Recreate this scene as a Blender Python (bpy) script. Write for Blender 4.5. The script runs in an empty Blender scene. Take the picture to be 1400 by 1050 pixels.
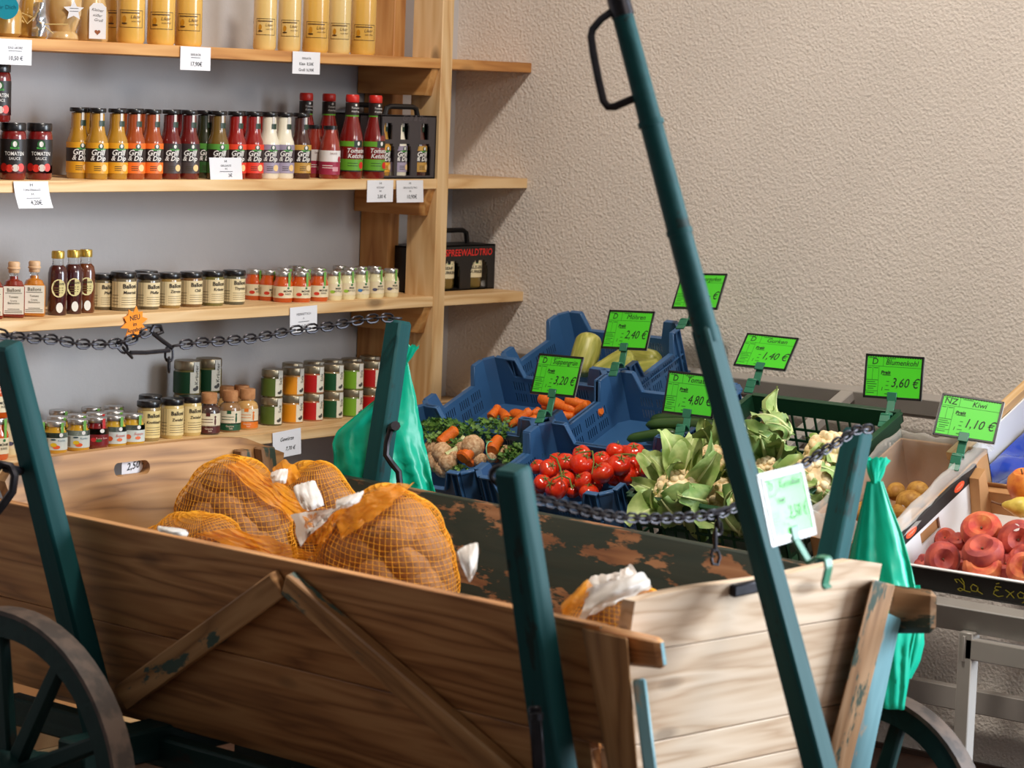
import bpy, math, random
import numpy as np
from mathutils import Matrix, Vector

random.seed(7)
RNG = np.random.default_rng(7)
scene = bpy.context.scene
COL = scene.collection

# ------------------------------------------------------------------ camera
FOC, PITCH, ROLL, YAW = 3662.72, 0.108952, 0.0361537, 0.672882      # pixels on a 1400 px wide frame, radians
_cy, _sy = math.cos(YAW), math.sin(YAW)
FW = np.array([math.cos(PITCH) * _cy, math.cos(PITCH) * _sy, -math.sin(PITCH)])
_r0 = np.array([_sy, -_cy, 0.0])
_u0 = np.cross(_r0, FW)
RT = math.cos(ROLL) * _r0 + math.sin(ROLL) * _u0
UP = -math.sin(ROLL) * _r0 + math.cos(ROLL) * _u0
CAM = np.array([-5.341, -4.477, 1.489])

cam_data = bpy.data.cameras.new('camera')
cam = bpy.data.objects.new('camera', cam_data)
COL.objects.link(cam)
cam_data.sensor_width = 36.0
cam_data.lens = FOC / 1400 * 36.0
cam_data.clip_start = 0.05
cam_data.dof.use_dof = True
cam_data.dof.focus_distance = 5.75
cam_data.dof.aperture_fstop = 6.3
cam.matrix_world = Matrix((
    (RT[0], UP[0], -FW[0], CAM[0]), (RT[1], UP[1], -FW[1], CAM[1]),
    (RT[2], UP[2], -FW[2], CAM[2]), (0, 0, 0, 1)))
scene.camera = cam

# ------------------------------------------------------------------ world, lamps, exposure
world = bpy.data.worlds.new('world')
scene.world = world
world.use_nodes = True
world.node_tree.nodes['Background'].inputs[0].default_value = (0.7, 0.76, 0.88, 1)
world.node_tree.nodes['Background'].inputs[1].default_value = 0.6


def area(name, loc, target, sx, sy, watts, col, spread=math.pi):
    d = bpy.data.lights.new(name, 'AREA')
    d.shape = 'RECTANGLE'
    d.size, d.size_y, d.energy, d.color, d.spread = sx, sy, watts, col, spread
    o = bpy.data.objects.new(name, d)
    COL.objects.link(o)
    z = (Vector(loc) - Vector(target)).normalized()
    o.matrix_world = Matrix.Translation(loc) @ z.to_track_quat('Z', 'Y').to_matrix().to_4x4()
    return o


area('ceiling_panel_light', (-1.75, -1.9, 3.3), (-1.55, -1.7, 0), 0.3, 0.3, 66, (1.0, 0.915, 0.81))
area('window_daylight', (-0.12, -4.05, 1.45), (-2.1, -2.5, 0.7), 1.5, 2.0, 92, (0.8, 0.9, 1.0), math.radians(105))
area('fill_light', (-2.3, -6.2, 3.2), (-1.6, -1.0, 0.9), 1.6, 1.0, 62, (1.0, 0.9, 0.8))  # unseen fill, added to brighten the shelf wall, uprights and cart front

vs = scene.view_settings
vs.view_transform = 'Standard'
vs.look = 'None'
vs.gamma = 1.0
vs.use_curve_mapping = False
vs.exposure = 0.0
scene.cycles.use_denoising = True
scene.cycles.max_bounces = 8
scene.cycles.transparent_max_bounces = 12

# ------------------------------------------------------------------ helpers: points


def ray(x, y):
    return FW + (x - 700) / FOC * RT - (y - 525) / FOC * UP


def on(x, y, X=None, Y=None, Z=None, D=None):
    d = ray(x, y)
    t = D if D is not None else ((X - CAM[0]) / d[0] if X is not None else ((Y - CAM[1]) / d[1] if Y is not None else (Z - CAM[2]) / d[2]))
    return CAM + t * d


def onplane(x, y, p0, n):
    d = ray(x, y)
    return CAM + d * (((np.asarray(p0) - CAM) @ n) / (d @ n))


TILT = math.radians(22)
ES = np.array([-math.cos(TILT), 0, -math.sin(TILT)])       # down the sloping stand, towards the shopper
EY = np.array([0, -1.0, 0])                                # along the stand, away from the shelf
EN = np.array([-math.sin(TILT), 0, math.cos(TILT)])        # up from the stand
P0 = np.array([-0.08, 0, 0.84])


def stand(s, y, h):                                         # stand coordinates -> world (y is world y)
    return P0 + s * ES + np.array([0, y, 0]) + h * EN


def stand_at(px, py, h):
    return onplane(px, py, P0 + h * EN, EN)


def mat4(ex, ey, ez, o):
    return Matrix(((ex[0], ey[0], ez[0], o[0]), (ex[1], ey[1], ez[1], o[1]), (ex[2], ey[2], ez[2], o[2]), (0, 0, 0, 1)))


def unit(v):
    v = np.asarray(v, float)
    return v / np.linalg.norm(v)


def loc(x, y, z, rz=0.0, s=1.0, rx=0.0, ry=0.0):
    from mathutils import Euler
    return Matrix.Translation((x, y, z)) @ Euler((rx, ry, rz)).to_matrix().to_4x4() @ Matrix.Diagonal((s, s, s, 1))


# ------------------------------------------------------------------ helpers: geometry
class MB:
    def __init__(self):
        self.v, self.f, self.m, self.g = [], [], [], []

    def add(self, V, F, mat=0, gc=None, M=None):
        b = len(self.v)
        V = np.asarray(V, float).reshape(-1, 3)
        G = V if gc is None else np.asarray(gc, float).reshape(-1, 3)
        if M is not None:
            A = np.array(M)
            V = V @ A[:3, :3].T + A[:3, 3]
        self.v.extend(map(tuple, V))
        self.g.extend(map(tuple, G))
        for i, f in enumerate(F):
            self.f.append([b + k for k in f])
            self.m.append(mat[i] if isinstance(mat, (list, tuple)) else mat)
        return self

    def xform(self, M):
        A = np.array(M)
        V = np.array(self.v) @ A[:3, :3].T + A[:3, 3]
        self.v = list(map(tuple, V))
        return self


def _boxgeo(c):
    V, idx = [], {}
    for sx in (-1, 1):
        for sy in (-1, 1):
            for sz in (-1, 1):
                for a in range(3):
                    p = [sx * (1 - c[0]), sy * (1 - c[1]), sz * (1 - c[2])]
                    p[a] = (sx, sy, sz)[a]
                    idx[(sx, sy, sz, a)] = len(V)
                    V.append(p)
    F, tags = [], []
    S = (-1, 1)
    for a in range(3):
        o = [k for k in range(3) if k != a]
        for s in S:
            q = []
            for t in ((-1, -1), (1, -1), (1, 1), (-1, 1)):
                k = [0, 0, 0]
                k[a] = s
                k[o[0]], k[o[1]] = t
                q.append(idx[(*k, a)])
            F.append(q)
            tags.append((a, s))
    for a in range(3):
        o = [k for k in range(3) if k != a]
        for s0 in S:
            for s1 in S:
                k0, k1 = [0, 0, 0], [0, 0, 0]
                k0[o[0]] = k1[o[0]] = s0
                k0[o[1]] = k1[o[1]] = s1
                k0[a], k1[a] = -1, 1
                F.append([idx[(*k0, o[0])], idx[(*k1, o[0])], idx[(*k1, o[1])], idx[(*k0, o[1])]])
                tags.append(None)
    for sx in S:
        for sy in S:
            for sz in S:
                F.append([idx[(sx, sy, sz, 0)], idx[(sx, sy, sz, 1)], idx[(sx, sy, sz, 2)]])
                tags.append(None)
    V = np.array(V, float)
    for i, f in enumerate(F):
        n = np.cross(V[f[1]] - V[f[0]], V[f[2]] - V[f[0]])
        if n @ V[f].mean(0) < 0:
            F[i] = f[::-1]
    return V, F, tags


def plank(mb, P8, ch=0.003, mat=0, facemat=None, simple=False, gcw=None):
    """P8: corners ordered (-,-,-),(+,-,-),(-,+,-),(+,+,-),(-,-,+)... in (x,y,z); x is the long way. facemat {(axis,sign): mat}."""
    P = np.array(P8, float).reshape(2, 2, 2, 3)                      # [z][y][x]
    L = np.array([np.linalg.norm(P[0, 0, 1] - P[0, 0, 0]), np.linalg.norm(P[0, 1, 0] - P[0, 0, 0]), np.linalg.norm(P[1, 0, 0] - P[0, 0, 0])]) + 1e-9
    c = np.minimum(2 * ch / L, 0.8)
    if simple:
        V = np.array([[x, y, z] for z in (-1, 1) for y in (-1, 1) for x in (-1, 1)], float)
        F = [[0, 2, 3, 1], [4, 5, 7, 6], [0, 1, 5, 4], [2, 6, 7, 3], [0, 4, 6, 2], [1, 3, 7, 5]]
        tags = [(2, -1), (2, 1), (1, -1), (1, 1), (0, -1), (0, 1)]
    else:
        V, F, tags = _boxgeo(c)
    u = (V + 1) / 2
    W = np.zeros_like(u)
    for k in range(2):
        for j in range(2):
            for i in range(2):
                w = (u[:, 0] if i else 1 - u[:, 0]) * (u[:, 1] if j else 1 - u[:, 1]) * (u[:, 2] if k else 1 - u[:, 2])
                W += w[:, None] * P[k, j, i]
    off = RNG.random(3) * 7
    gc = u * L + off if gcw is None else np.array([gcw(p) for p in W])
    ms = [mat if (facemat is None or t is None or t not in facemat) else facemat[t] for t in tags]
    if np.linalg.det(np.array([P[0, 0, 1] - P[0, 0, 0], P[0, 1, 0] - P[0, 0, 0], P[1, 0, 0] - P[0, 0, 0]])) < 0:
        F = [f[::-1] for f in F]
    mb.add(W, F, ms, gc)
    return mb


def box(mb, c, size, M=None, ch=0.002, mat=0, facemat=None, simple=False):
    c, h = np.array(c, float), np.array(size, float) / 2
    a = int(np.argmax(size))
    order = [a] + [k for k in range(3) if k != a]
    P = []
    for k in (-1, 1):
        for j in (-1, 1):
            for i in (-1, 1):
                p = c.copy()
                for ax, s in zip(order, (i, j, k)):
                    p[ax] += s * h[ax]
                P.append(p)
    P = np.array(P)
    if M is not None:
        A = np.array(M)
        P = P @ A[:3, :3].T + A[:3, 3]
    fm = None
    if facemat:
        fm = {(order.index(ax), s): m for (ax, s), m in facemat.items()}
    return plank(mb, P, ch, mat, fm, simple)


def beam(mb, A, B, wdir, wid, thk, ch=0.003, mat=0, facemat=None, wid2=None, thk2=None):
    A, B = np.asarray(A, float), np.asarray(B, float)
    x = unit(B - A)
    w = np.asarray(wdir, float)
    w = unit(w - (w @ x) * x)
    t = np.cross(x, w)
    wid2, thk2 = wid2 or wid, thk2 or thk
    P = [(A, B)[i] + (j * (wid, wid2)[i] / 2) * w + (k * (thk, thk2)[i] / 2) * t for k in (-1, 1) for j in (-1, 1) for i in (0, 1)]
    return plank(mb, P, ch, mat, facemat)


def tube(mb, pts, rad, n=8, closed=False, mat=0, caps=True):
    pts = [np.asarray(p, float) for p in pts]
    m = len(pts)
    rad = [rad] * m if not hasattr(rad, '__len__') else rad
    V = []
    ref = None
    for i in range(m):
        a = pts[(i - 1) % m] if (closed or i > 0) else pts[i]
        b = pts[(i + 1) % m] if (closed or i < m - 1) else pts[i]
        t = unit(b - a)
        if ref is None:
            ref = unit(np.cross(t, [0.31, 0.2, 0.93] if abs(t[2]) < 0.9 else [1, 0.1, 0]))
        ref = unit(ref - (ref @ t) * t)
        s = np.cross(t, ref)
        for k in range(n):
            q = 2 * math.pi * k / n
            V.append(pts[i] + rad[i] * (math.cos(q) * ref + math.sin(q) * s))
    F = []
    for i in range(m if closed else m - 1):
        j = (i + 1) % m
        for k in range(n):
            k2 = (k + 1) % n
            F.append([i * n + k, i * n + k2, j * n + k2, j * n + k])
    if caps and not closed:
        F.append(list(range(n))[::-1])
        F.append([(m - 1) * n + k for k in range(n)])
    mb.add(V, F, mat)
    return mb


def lathe(mb, prof, n=20, mat=0, M=None, sq=0.0, rot=0.0):
    """prof [(r,z)] or [(r,z,mat)]; the material of a point colours the band up to the next point. sq squares the section."""
    V, F, ms = [], [], []
    for p in prof:
        for k in range(n):
            q = 2 * math.pi * k / n + rot
            c, s = math.cos(q), math.sin(q)
            k_ = 1.0
            if sq:
                k_ = 1 + sq * (1 / max(abs(c), abs(s)) - 1)
            V.append((p[0] * c * k_, p[0] * s * k_, p[1]))
    for i in range(len(prof) - 1):
        for k in range(n):
            k2 = (k + 1) % n
            F.append([i * n + k, i * n + k2, (i + 1) * n + k2, (i + 1) * n + k])
            ms.append(prof[i][2] if len(prof[i]) > 2 else mat)
    if prof[0][0] > 1e-5:
        F.append(list(range(n))[::-1]); ms.append(prof[0][2] if len(prof[0]) > 2 else mat)
    if prof[-1][0] > 1e-5:
        F.append([(len(prof) - 1) * n + k for k in range(n)]); ms.append(prof[-1][2] if len(prof[-1]) > 2 else mat)
    mb.add(V, F, ms, None, M)
    return mb


def ball(mb, c, r, nu=14, nv=9, mat=0, M=None, fn=None):
    r = (r, r, r) if not hasattr(r, '__len__') else r
    V, F = [], []
    for j in range(nv + 1):
        th = math.pi * j / nv
        for i in range(nu):
            ph = 2 * math.pi * i / nu
            d = np.array([math.sin(th) * math.cos(ph), math.sin(th) * math.sin(ph), math.cos(th)])
            k = fn(d) if fn else 1.0
            V.append(np.array(c) + d * np.array(r) * k)
    for j in range(nv):
        for i in range(nu):
            i2 = (i + 1) % nu
            if j == 0:
                F.append([i, nu + i, nu + i2])
            elif j == nv - 1:
                F.append([j * nu + i, (j + 1) * nu + i, j * nu + i2])
            else:
                F.append([j * nu + i, (j + 1) * nu + i, (j + 1) * nu + i2, j * nu + i2])
    mb.add(V, F, mat, None, M)
    return mb


def grid(mb, fn, nu, nv, mat=0, wrap=False, gc=False):
    V, G, F = [], [], []
    for j in range(nv + 1):
        for i in range(nu + (0 if wrap else 1)):
            V.append(fn(i / nu, j / nv))
            G.append((i / nu, j / nv, 0))
    w = nu if wrap else nu + 1
    for j in range(nv):
        for i in range(nu):
            i2 = (i + 1) % w
            F.append([j * w + i, j * w + i2, (j + 1) * w + i2, (j + 1) * w + i])
    mb.add(V, F, mat, G if gc else None)
    return mb


def prism(mb, poly, t, mat=0, M=None):
    """polygon in (x,z) extruded along y from -t/2 to t/2"""
    n = len(poly)
    V = [(p[0], -t / 2, p[1]) for p in poly] + [(p[0], t / 2, p[1]) for p in poly]
    F = [list(range(n)), list(range(n, 2 * n))[::-1]] + [[i, i + n, (i + 1) % n + n, (i + 1) % n] for i in range(n)]
    area2 = sum(poly[i][0] * poly[(i + 1) % n][1] - poly[(i + 1) % n][0] * poly[i][1] for i in range(n))
    if area2 < 0:
        F = [f[::-1] for f in F]
    mb.add(V, F, mat, None, M)
    return mb


_noise_cache = [(RNG.normal(size=3) * 1.0, RNG.random() * 6.28) for _ in range(12)]


def wob(p, freq=1.0, k=6):
    p = np.asarray(p, float) * freq
    return sum(math.sin(p @ d * (1 + 0.35 * i) + f) / (1 + 0.5 * i) for i, (d, f) in enumerate(_noise_cache[:k])) / 2.2


_text_cache = {}


def text_geo(s, bold=0.0, res=2):
    key = (s, bold, res)
    if key not in _text_cache:
        cu = bpy.data.curves.new('lettering_source', 'FONT')
        cu.body = s
        cu.size = 1.0
        cu.align_x, cu.align_y = 'CENTER', 'CENTER'
        cu.offset = bold
        cu.resolution_u = res
        o = bpy.data.objects.new('lettering_source', cu)
        me = bpy.data.meshes.new_from_object(o)
        V = np.array([tuple(v.co)[:2] for v in me.vertices]).reshape(-1, 2)
        F = [list(p.vertices) for p in me.polygons]
        bpy.data.objects.remove(o)
        bpy.data.meshes.remove(me)
        bpy.data.curves.remove(cu)
        _text_cache[key] = (V, F)
    return _text_cache[key]


def put_text(mb, s, size, cx, cy, mapf, mat, shear=0.0, bold=0.0, wide=1.0, fit=None, rot=0.0):
    V, F = text_geo(s, bold)
    if len(V) == 0:
        return
    w = (V[:, 0].max() - V[:, 0].min()) * size * wide
    k = 1.0
    if fit and w > fit:
        k = fit / w
    c, s_ = math.cos(rot), math.sin(rot)
    out = []
    for x, y in V:
        x, y = (x + shear * y) * size * wide * k, y * size
        out.append(mapf(cx + c * x - s_ * y, cy + s_ * x + c * y))
    mb.add(out, F, mat)


def quad(mb, x0, y0, x1, y1, mapf, mat, nx=1):
    V, F = [], []
    for i in range(nx + 1):
        x = x0 + (x1 - x0) * i / nx
        V += [mapf(x, y0), mapf(x, y1)]
    for i in range(nx):
        F.append([2 * i, 2 * i + 2, 2 * i + 3, 2 * i + 1])
    mb.add(V, F, mat)


def oval(mb, cx, cy, rx, ry, mapf, mat, n=14):
    mb.add([mapf(cx + rx * math.cos(2 * math.pi * k / n), cy + ry * math.sin(2 * math.pi * k / n)) for k in range(n)], [list(range(n))], mat)


def flatmap(o, ex, ey, n, off):
    o, ex, ey, n = map(np.asarray, (o, ex, ey, n))
    return lambda x, y: o + x * ex + y * ey + off * n


def cylmap(r, a0=0.0):
    return lambda x, y: (r * math.sin(a0 + x / r), -r * math.cos(a0 + x / r), y)


# ------------------------------------------------------------------ helpers: objects
def mesh(name, mb, mats, sharp=38):
    me = bpy.data.meshes.new(name)
    me.from_pydata(mb.v, [], mb.f)
    for m in (mats if isinstance(mats, (list, tuple)) else [mats]):
        me.materials.append(m)
    me.polygons.foreach_set('material_index', mb.m)
    at = me.attributes.new('gc', 'FLOAT_VECTOR', 'POINT')
    at.data.foreach_set('vector', np.array(mb.g, dtype=np.float32).ravel())
    me.polygons.foreach_set('use_smooth', [True] * len(me.polygons))
    me.update()
    me.set_sharp_from_angle(angle=math.radians(sharp))
    return me


WM = {}


def link(name, data, parent=None, M=None):
    o = bpy.data.objects.new(name, data)
    COL.objects.link(o)
    if parent is not None:
        o.parent = parent
    if M is not None:
        o.matrix_basis = M
    WM[o.name] = (WM.get(parent.name, Matrix()) if parent is not None else Matrix()) @ (M if M is not None else Matrix())
    return o


def tag(o, label=None, cat=None, group=None, kind=None):
    if label: o['label'] = label
    if cat: o['category'] = cat
    if group: o['group'] = group
    if kind: o['kind'] = kind
    return o


def thing(name, label, cat, M=None, group=None):
    o = link(name, None, None, M)
    o.empty_display_size = 0.05
    return tag(o, label, cat, group)


def part(name, mb, mats, parent, world=True, sharp=38, kind=None, label=None):
    if world and parent is not None:
        mb.xform(WM[parent.name].inverted())
    o = link(name, mesh(name, mb, mats, sharp), parent)
    return tag(o, label=label, kind=kind)


def struct(name, mb, mats, parent=None, sharp=38):
    return tag(link(name, mesh(name, mb, mats, sharp), parent), kind='structure')


def inst(name, cat, label, tmpl, M, group=None):
    """tmpl: [(part name, mesh, [(sub-part name, mesh)])]; meshes are shared by all instances. One entry named as the thing = the thing's own mesh."""
    if tmpl[0][0] == name:
        root = tag(link(name, tmpl[0][1], None, M), label, cat, group)
        rest = tmpl[1:]
        for n, me, *k in tmpl[0][2:]:
            pass
    else:
        root = thing(name, label, cat, M, group)
        rest = tmpl
    for e in rest:
        p = link(e[0], e[1], root)
        for s in (e[2] if len(e) > 2 else []):
            link(s[0], s[1], p)
    return root


ORD = ['first', 'second', 'third', 'fourth', 'fifth', 'sixth', 'seventh', 'eighth', 'ninth', 'tenth', 'eleventh', 'twelfth',
       'thirteenth', 'fourteenth', 'fifteenth', 'sixteenth', 'seventeenth', 'eighteenth', 'nineteenth', 'twentieth']
# ------------------------------------------------------------------ materials


def lin(r, g, b):
    f = lambda c: (c / 255 / 12.92) if c / 255 <= 0.04045 else ((c / 255 + 0.055) / 1.055) ** 2.4
    return (f(r), f(g), f(b), 1.0)


def newmat(name):
    m = bpy.data.materials.new(name)
    m.use_nodes = True
    nt = m.node_tree
    return m, nt, nt.nodes['Principled BSDF']


def node(nt, t, **kw):
    n = nt.nodes.new(t)
    for k, v in kw.items():
        if k.startswith('i_'):
            n.inputs[int(k[2:])].default_value = v
        else:
            setattr(n, k, v)
    return n


def plain(name, col, rough=0.5, metal=0.0, coat=0.0, trans=0.0, spec=0.5, alpha=1.0, var=0.0, scale=40.0, bump=0.0, sheen=0.0, sss=0.0):
    m, nt, b = newmat(name)
    b.inputs['Base Color'].default_value = lin(*col)
    b.inputs['Roughness'].default_value = rough
    b.inputs['Metallic'].default_value = metal
    b.inputs['Coat Weight'].default_value = coat
    b.inputs['Coat Roughness'].default_value = 0.06
    b.inputs['Transmission Weight'].default_value = trans
    b.inputs['Specular IOR Level'].default_value = spec
    b.inputs['Alpha'].default_value = alpha
    b.inputs['Sheen Weight'].default_value = sheen
    if var or bump:
        tc = node(nt, 'ShaderNodeTexCoord')
        nz = node(nt, 'ShaderNodeTexNoise', i_2=scale, i_3=4.0)
        nt.links.new(tc.outputs['Object'], nz.inputs[0])
        if var:
            hsv = node(nt, 'ShaderNodeHueSaturation')
            hsv.inputs['Color'].default_value = lin(*col)
            mr = node(nt, 'ShaderNodeMapRange', i_1=0.3, i_2=0.7, i_3=1 - var, i_4=1 + var)
            nt.links.new(nz.outputs[0], mr.inputs[0])
            nt.links.new(mr.outputs[0], hsv.inputs['Value'])
            nt.links.new(hsv.outputs[0], b.inputs['Base Color'])
        if bump:
            bp = node(nt, 'ShaderNodeBump', i_0=1.0, i_1=bump)
            nt.links.new(nz.outputs[0], bp.inputs['Height'])
            nt.links.new(bp.outputs[0], b.inputs['Normal'])
    return m


def ramp(nt, stops):
    r = node(nt, 'ShaderNodeValToRGB')
    e = r.color_ramp.elements
    while len(e) < len(stops):
        e.new(0.5)
    for el, (p, c) in zip(e, stops):
        el.position, el.color = p, c
    return r


def wood(name, light, mid, dark, knots=1.0, rough=0.55, worn=None, wornamt=0.0, ringscale=9.0, grain=1.0, jit=0.07):
    """grain runs along gc.x; worn = a paint colour left in patches (wornamt = share covered)."""
    m, nt, b = newmat(name)
    L = nt.links.new
    at = node(nt, 'ShaderNodeAttribute', attribute_name='gc')
    oi = node(nt, 'ShaderNodeObjectInfo')
    addv = node(nt, 'ShaderNodeVectorMath', operation='ADD')
    sc_ = node(nt, 'ShaderNodeVectorMath', operation='SCALE')
    comb = node(nt, 'ShaderNodeCombineXYZ', i_0=1.0, i_1=1.0, i_2=1.0)
    L(comb.outputs[0], sc_.inputs[0]); L(oi.outputs['Random'], sc_.inputs['Scale'])
    L(at.outputs['Vector'], addv.inputs[0]); L(sc_.outputs[0], addv.inputs[1])
    mp = node(nt, 'ShaderNodeMapping')
    mp.inputs['Scale'].default_value = (0.9, ringscale, ringscale)
    L(addv.outputs[0], mp.inputs[0])
    n1 = node(nt, 'ShaderNodeTexNoise', i_2=1.1, i_3=3.0, i_4=0.5)
    L(mp.outputs[0], n1.inputs[0])
    mul = node(nt, 'ShaderNodeMath', operation='MULTIPLY', i_1=15.0)
    L(n1.outputs[0], mul.inputs[0])
    fr = node(nt, 'ShaderNodeMath', operation='PINGPONG', i_1=1.0)
    L(mul.outputs[0], fr.inputs[0])
    mp2 = node(nt, 'ShaderNodeMapping')
    mp2.inputs['Scale'].default_value = (5.0, 130.0, 130.0)
    L(addv.outputs[0], mp2.inputs[0])
    n2 = node(nt, 'ShaderNodeTexNoise', i_2=1.0, i_3=3.0)
    L(mp2.outputs[0], n2.inputs[0])
    mx = node(nt, 'ShaderNodeMix', data_type='FLOAT')
    mx.inputs[0].default_value = 0.35
    L(fr.outputs[0], mx.inputs[2]); L(n2.outputs[0], mx.inputs[3])
    rp = ramp(nt, [(0.12, lin(*dark)), (0.42, lin(*mid)), (0.8, lin(*light))])
    L(mx.outputs[0], rp.inputs[0])
    col = rp.outputs[0]
    base = node(nt, 'ShaderNodeMix', data_type='RGBA')
    base.inputs[0].default_value = 0.8 * grain
    base.inputs[6].default_value = lin(*[(a + c) / 2 for a, c in zip(light, mid)])
    L(col, base.inputs[7])
    col = base.outputs[2]
    if knots:
        mk = node(nt, 'ShaderNodeMapping')
        mk.inputs['Scale'].default_value = (4.0, 9.0, 9.0)
        L(addv.outputs[0], mk.inputs[0])
        vo = node(nt, 'ShaderNodeTexVoronoi', i_2=1.0)
        L(mk.outputs[0], vo.inputs[0])
        kr = node(nt, 'ShaderNodeMapRange', i_1=0.07, i_2=0.16, i_3=0.75 * knots, i_4=0.0)
        L(vo.outputs['Distance'], kr.inputs[0])
        mk2 = node(nt, 'ShaderNodeMix', data_type='RGBA')
        L(kr.outputs[0], mk2.inputs[0]); L(col, mk2.inputs[6])
        mk2.inputs[7].default_value = lin(*[c * 0.5 for c in dark])
        col = mk2.outputs[2]
    if worn:
        mw = node(nt, 'ShaderNodeMapping')
        mw.inputs['Scale'].default_value = (7.0, 22.0, 22.0)
        L(addv.outputs[0], mw.inputs[0])
        nw = node(nt, 'ShaderNodeTexNoise', i_2=1.0, i_3=5.0, i_4=0.62)
        L(mw.outputs[0], nw.inputs[0])
        rw = node(nt, 'ShaderNodeMapRange', i_1=0.66 - 0.34 * wornamt, i_2=0.70 - 0.34 * wornamt, i_3=0.0, i_4=0.95)
        L(nw.outputs[0], rw.inputs[0])
        mw2 = node(nt, 'ShaderNodeMix', data_type='RGBA')
        L(rw.outputs[0], mw2.inputs[0]); L(col, mw2.inputs[6])
        mw2.inputs[7].default_value = lin(*worn)
        col = mw2.outputs[2]
    hsv = node(nt, 'ShaderNodeHueSaturation')
    mr = node(nt, 'ShaderNodeMapRange', i_1=0.0, i_2=1.0, i_3=1 - jit, i_4=1 + jit)
    L(oi.outputs['Random'], mr.inputs[0]); L(mr.outputs[0], hsv.inputs['Value']); L(col, hsv.inputs['Color'])
    L(hsv.outputs[0], b.inputs['Base Color'])
    b.inputs['Roughness'].default_value = rough
    b.inputs['Specular IOR Level'].default_value = 0.22 if 'paint' in name else 0.5
    bp = node(nt, 'ShaderNodeBump', i_0=0.25, i_1=0.002)
    L(mx.outputs[0], bp.inputs['Height']); L(bp.outputs[0], b.inputs['Normal'])
    return m


def plaster(name, col, scale, dist, strength=0.8, var=0.04):
    m, nt, b = newmat(name)
    L = nt.links.new
    tc = node(nt, 'ShaderNodeTexCoord')
    n1 = node(nt, 'ShaderNodeTexNoise', i_2=scale, i_3=4.0, i_4=0.55)
    n2 = node(nt, 'ShaderNodeTexVoronoi', i_2=scale * 0.8)
    n3 = node(nt, 'ShaderNodeTexNoise', i_2=3.0, i_3=4.0)
    for n in (n1, n2, n3):
        L(tc.outputs['Object'], n.inputs[0])
    ad = node(nt, 'ShaderNodeMath', operation='MULTIPLY_ADD', i_1=0.5)
    L(n2.outputs[0], ad.inputs[0]); L(n1.outputs[0], ad.inputs[2])
    bp = node(nt, 'ShaderNodeBump', i_0=strength, i_1=dist)
    L(ad.outputs[0], bp.inputs['Height']); L(bp.outputs[0], b.inputs['Normal'])
    hsv = node(nt, 'ShaderNodeHueSaturation')
    hsv.inputs['Color'].default_value = lin(*col)
    mr = node(nt, 'ShaderNodeMapRange', i_1=0.3, i_2=0.7, i_3=1 - var, i_4=1 + var)
    L(n3.outputs[0], mr.inputs[0]); L(mr.outputs[0], hsv.inputs['Value'])
    L(hsv.outputs[0], b.inputs['Base Color'])
    b.inputs['Roughness'].default_value = 0.92
    b.inputs['Specular IOR Level'].default_value = 0.2
    return m


def two(name, c1, c2, scale=8.0, lo=0.4, hi=0.6, rough=0.4, coat=0.0, stretch=(1, 1, 1), bump=0.0, sheen=0.0, c3=None, src='Object', detail=4.0, rnd=True, sss=0.0):
    """two (or three) colours of the thing itself mixed by noise"""
    m, nt, b = newmat(name)
    L = nt.links.new
    if src == 'Object':
        tc = node(nt, 'ShaderNodeTexCoord').outputs['Object']
    else:
        tc = node(nt, 'ShaderNodeAttribute', attribute_name='gc').outputs['Vector']
    mp = node(nt, 'ShaderNodeMapping')
    mp.inputs['Scale'].default_value = stretch
    L(tc, mp.inputs[0])
    if rnd:
        oi = node(nt, 'ShaderNodeObjectInfo')
        ml = node(nt, 'ShaderNodeMath', operation='MULTIPLY', i_1=9.0)
        cb = node(nt, 'ShaderNodeCombineXYZ')
        L(oi.outputs['Random'], ml.inputs[0])
        for i in range(3):
            L(ml.outputs[0], cb.inputs[i])
        L(cb.outputs[0], mp.inputs['Location'])
    n = node(nt, 'ShaderNodeTexNoise', i_2=scale, i_3=detail)
    L(mp.outputs[0], n.inputs[0])
    st = [(lo, lin(*c1)), (hi, lin(*c2))]
    if c3:
        st.append((min(1, hi + 0.15), lin(*c3)))
    rp = ramp(nt, st)
    L(n.outputs[0], rp.inputs[0]); L(rp.outputs[0], b.inputs['Base Color'])
    b.inputs['Roughness'].default_value = rough
    b.inputs['Coat Weight'].default_value = coat
    b.inputs['Coat Roughness'].default_value = 0.1
    b.inputs['Sheen Weight'].default_value = sheen
    b.inputs['Subsurface Weight'].default_value = sss
    b.inputs['Subsurface Radius'].default_value = (0.01, 0.006, 0.003)
    b.inputs['Subsurface Scale'].default_value = 1.0
    if bump:
        bp = node(nt, 'ShaderNodeBump', i_0=0.6, i_1=bump)
        L(n.outputs[0], bp.inputs['Height']); L(bp.outputs[0], b.inputs['Normal'])
    return m


def film(name, col, transl=0.5, rough=0.35, alpha=1.0):
    """thin plastic or paper: diffuse + translucent + gloss, with some see-through"""
    m, nt, b = newmat(name)
    L = nt.links.new
    out = nt.nodes['Material Output']
    b.inputs['Base Color'].default_value = lin(*col)
    b.inputs['Roughness'].default_value = rough
    tr = node(nt, 'ShaderNodeBsdfTranslucent')
    tr.inputs[0].default_value = lin(*col)
    mx = node(nt, 'ShaderNodeMixShader', i_0=transl)
    L(b.outputs[0], mx.inputs[1]); L(tr.outputs[0], mx.inputs[2])
    last = mx
    if alpha < 1:
        tp = node(nt, 'ShaderNodeBsdfTransparent')
        m2 = node(nt, 'ShaderNodeMixShader', i_0=alpha)
        L(tp.outputs[0], m2.inputs[1]); L(mx.outputs[0], m2.inputs[2])
        last = m2
    L(last.outputs[0], out.inputs[0])
    return m


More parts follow.
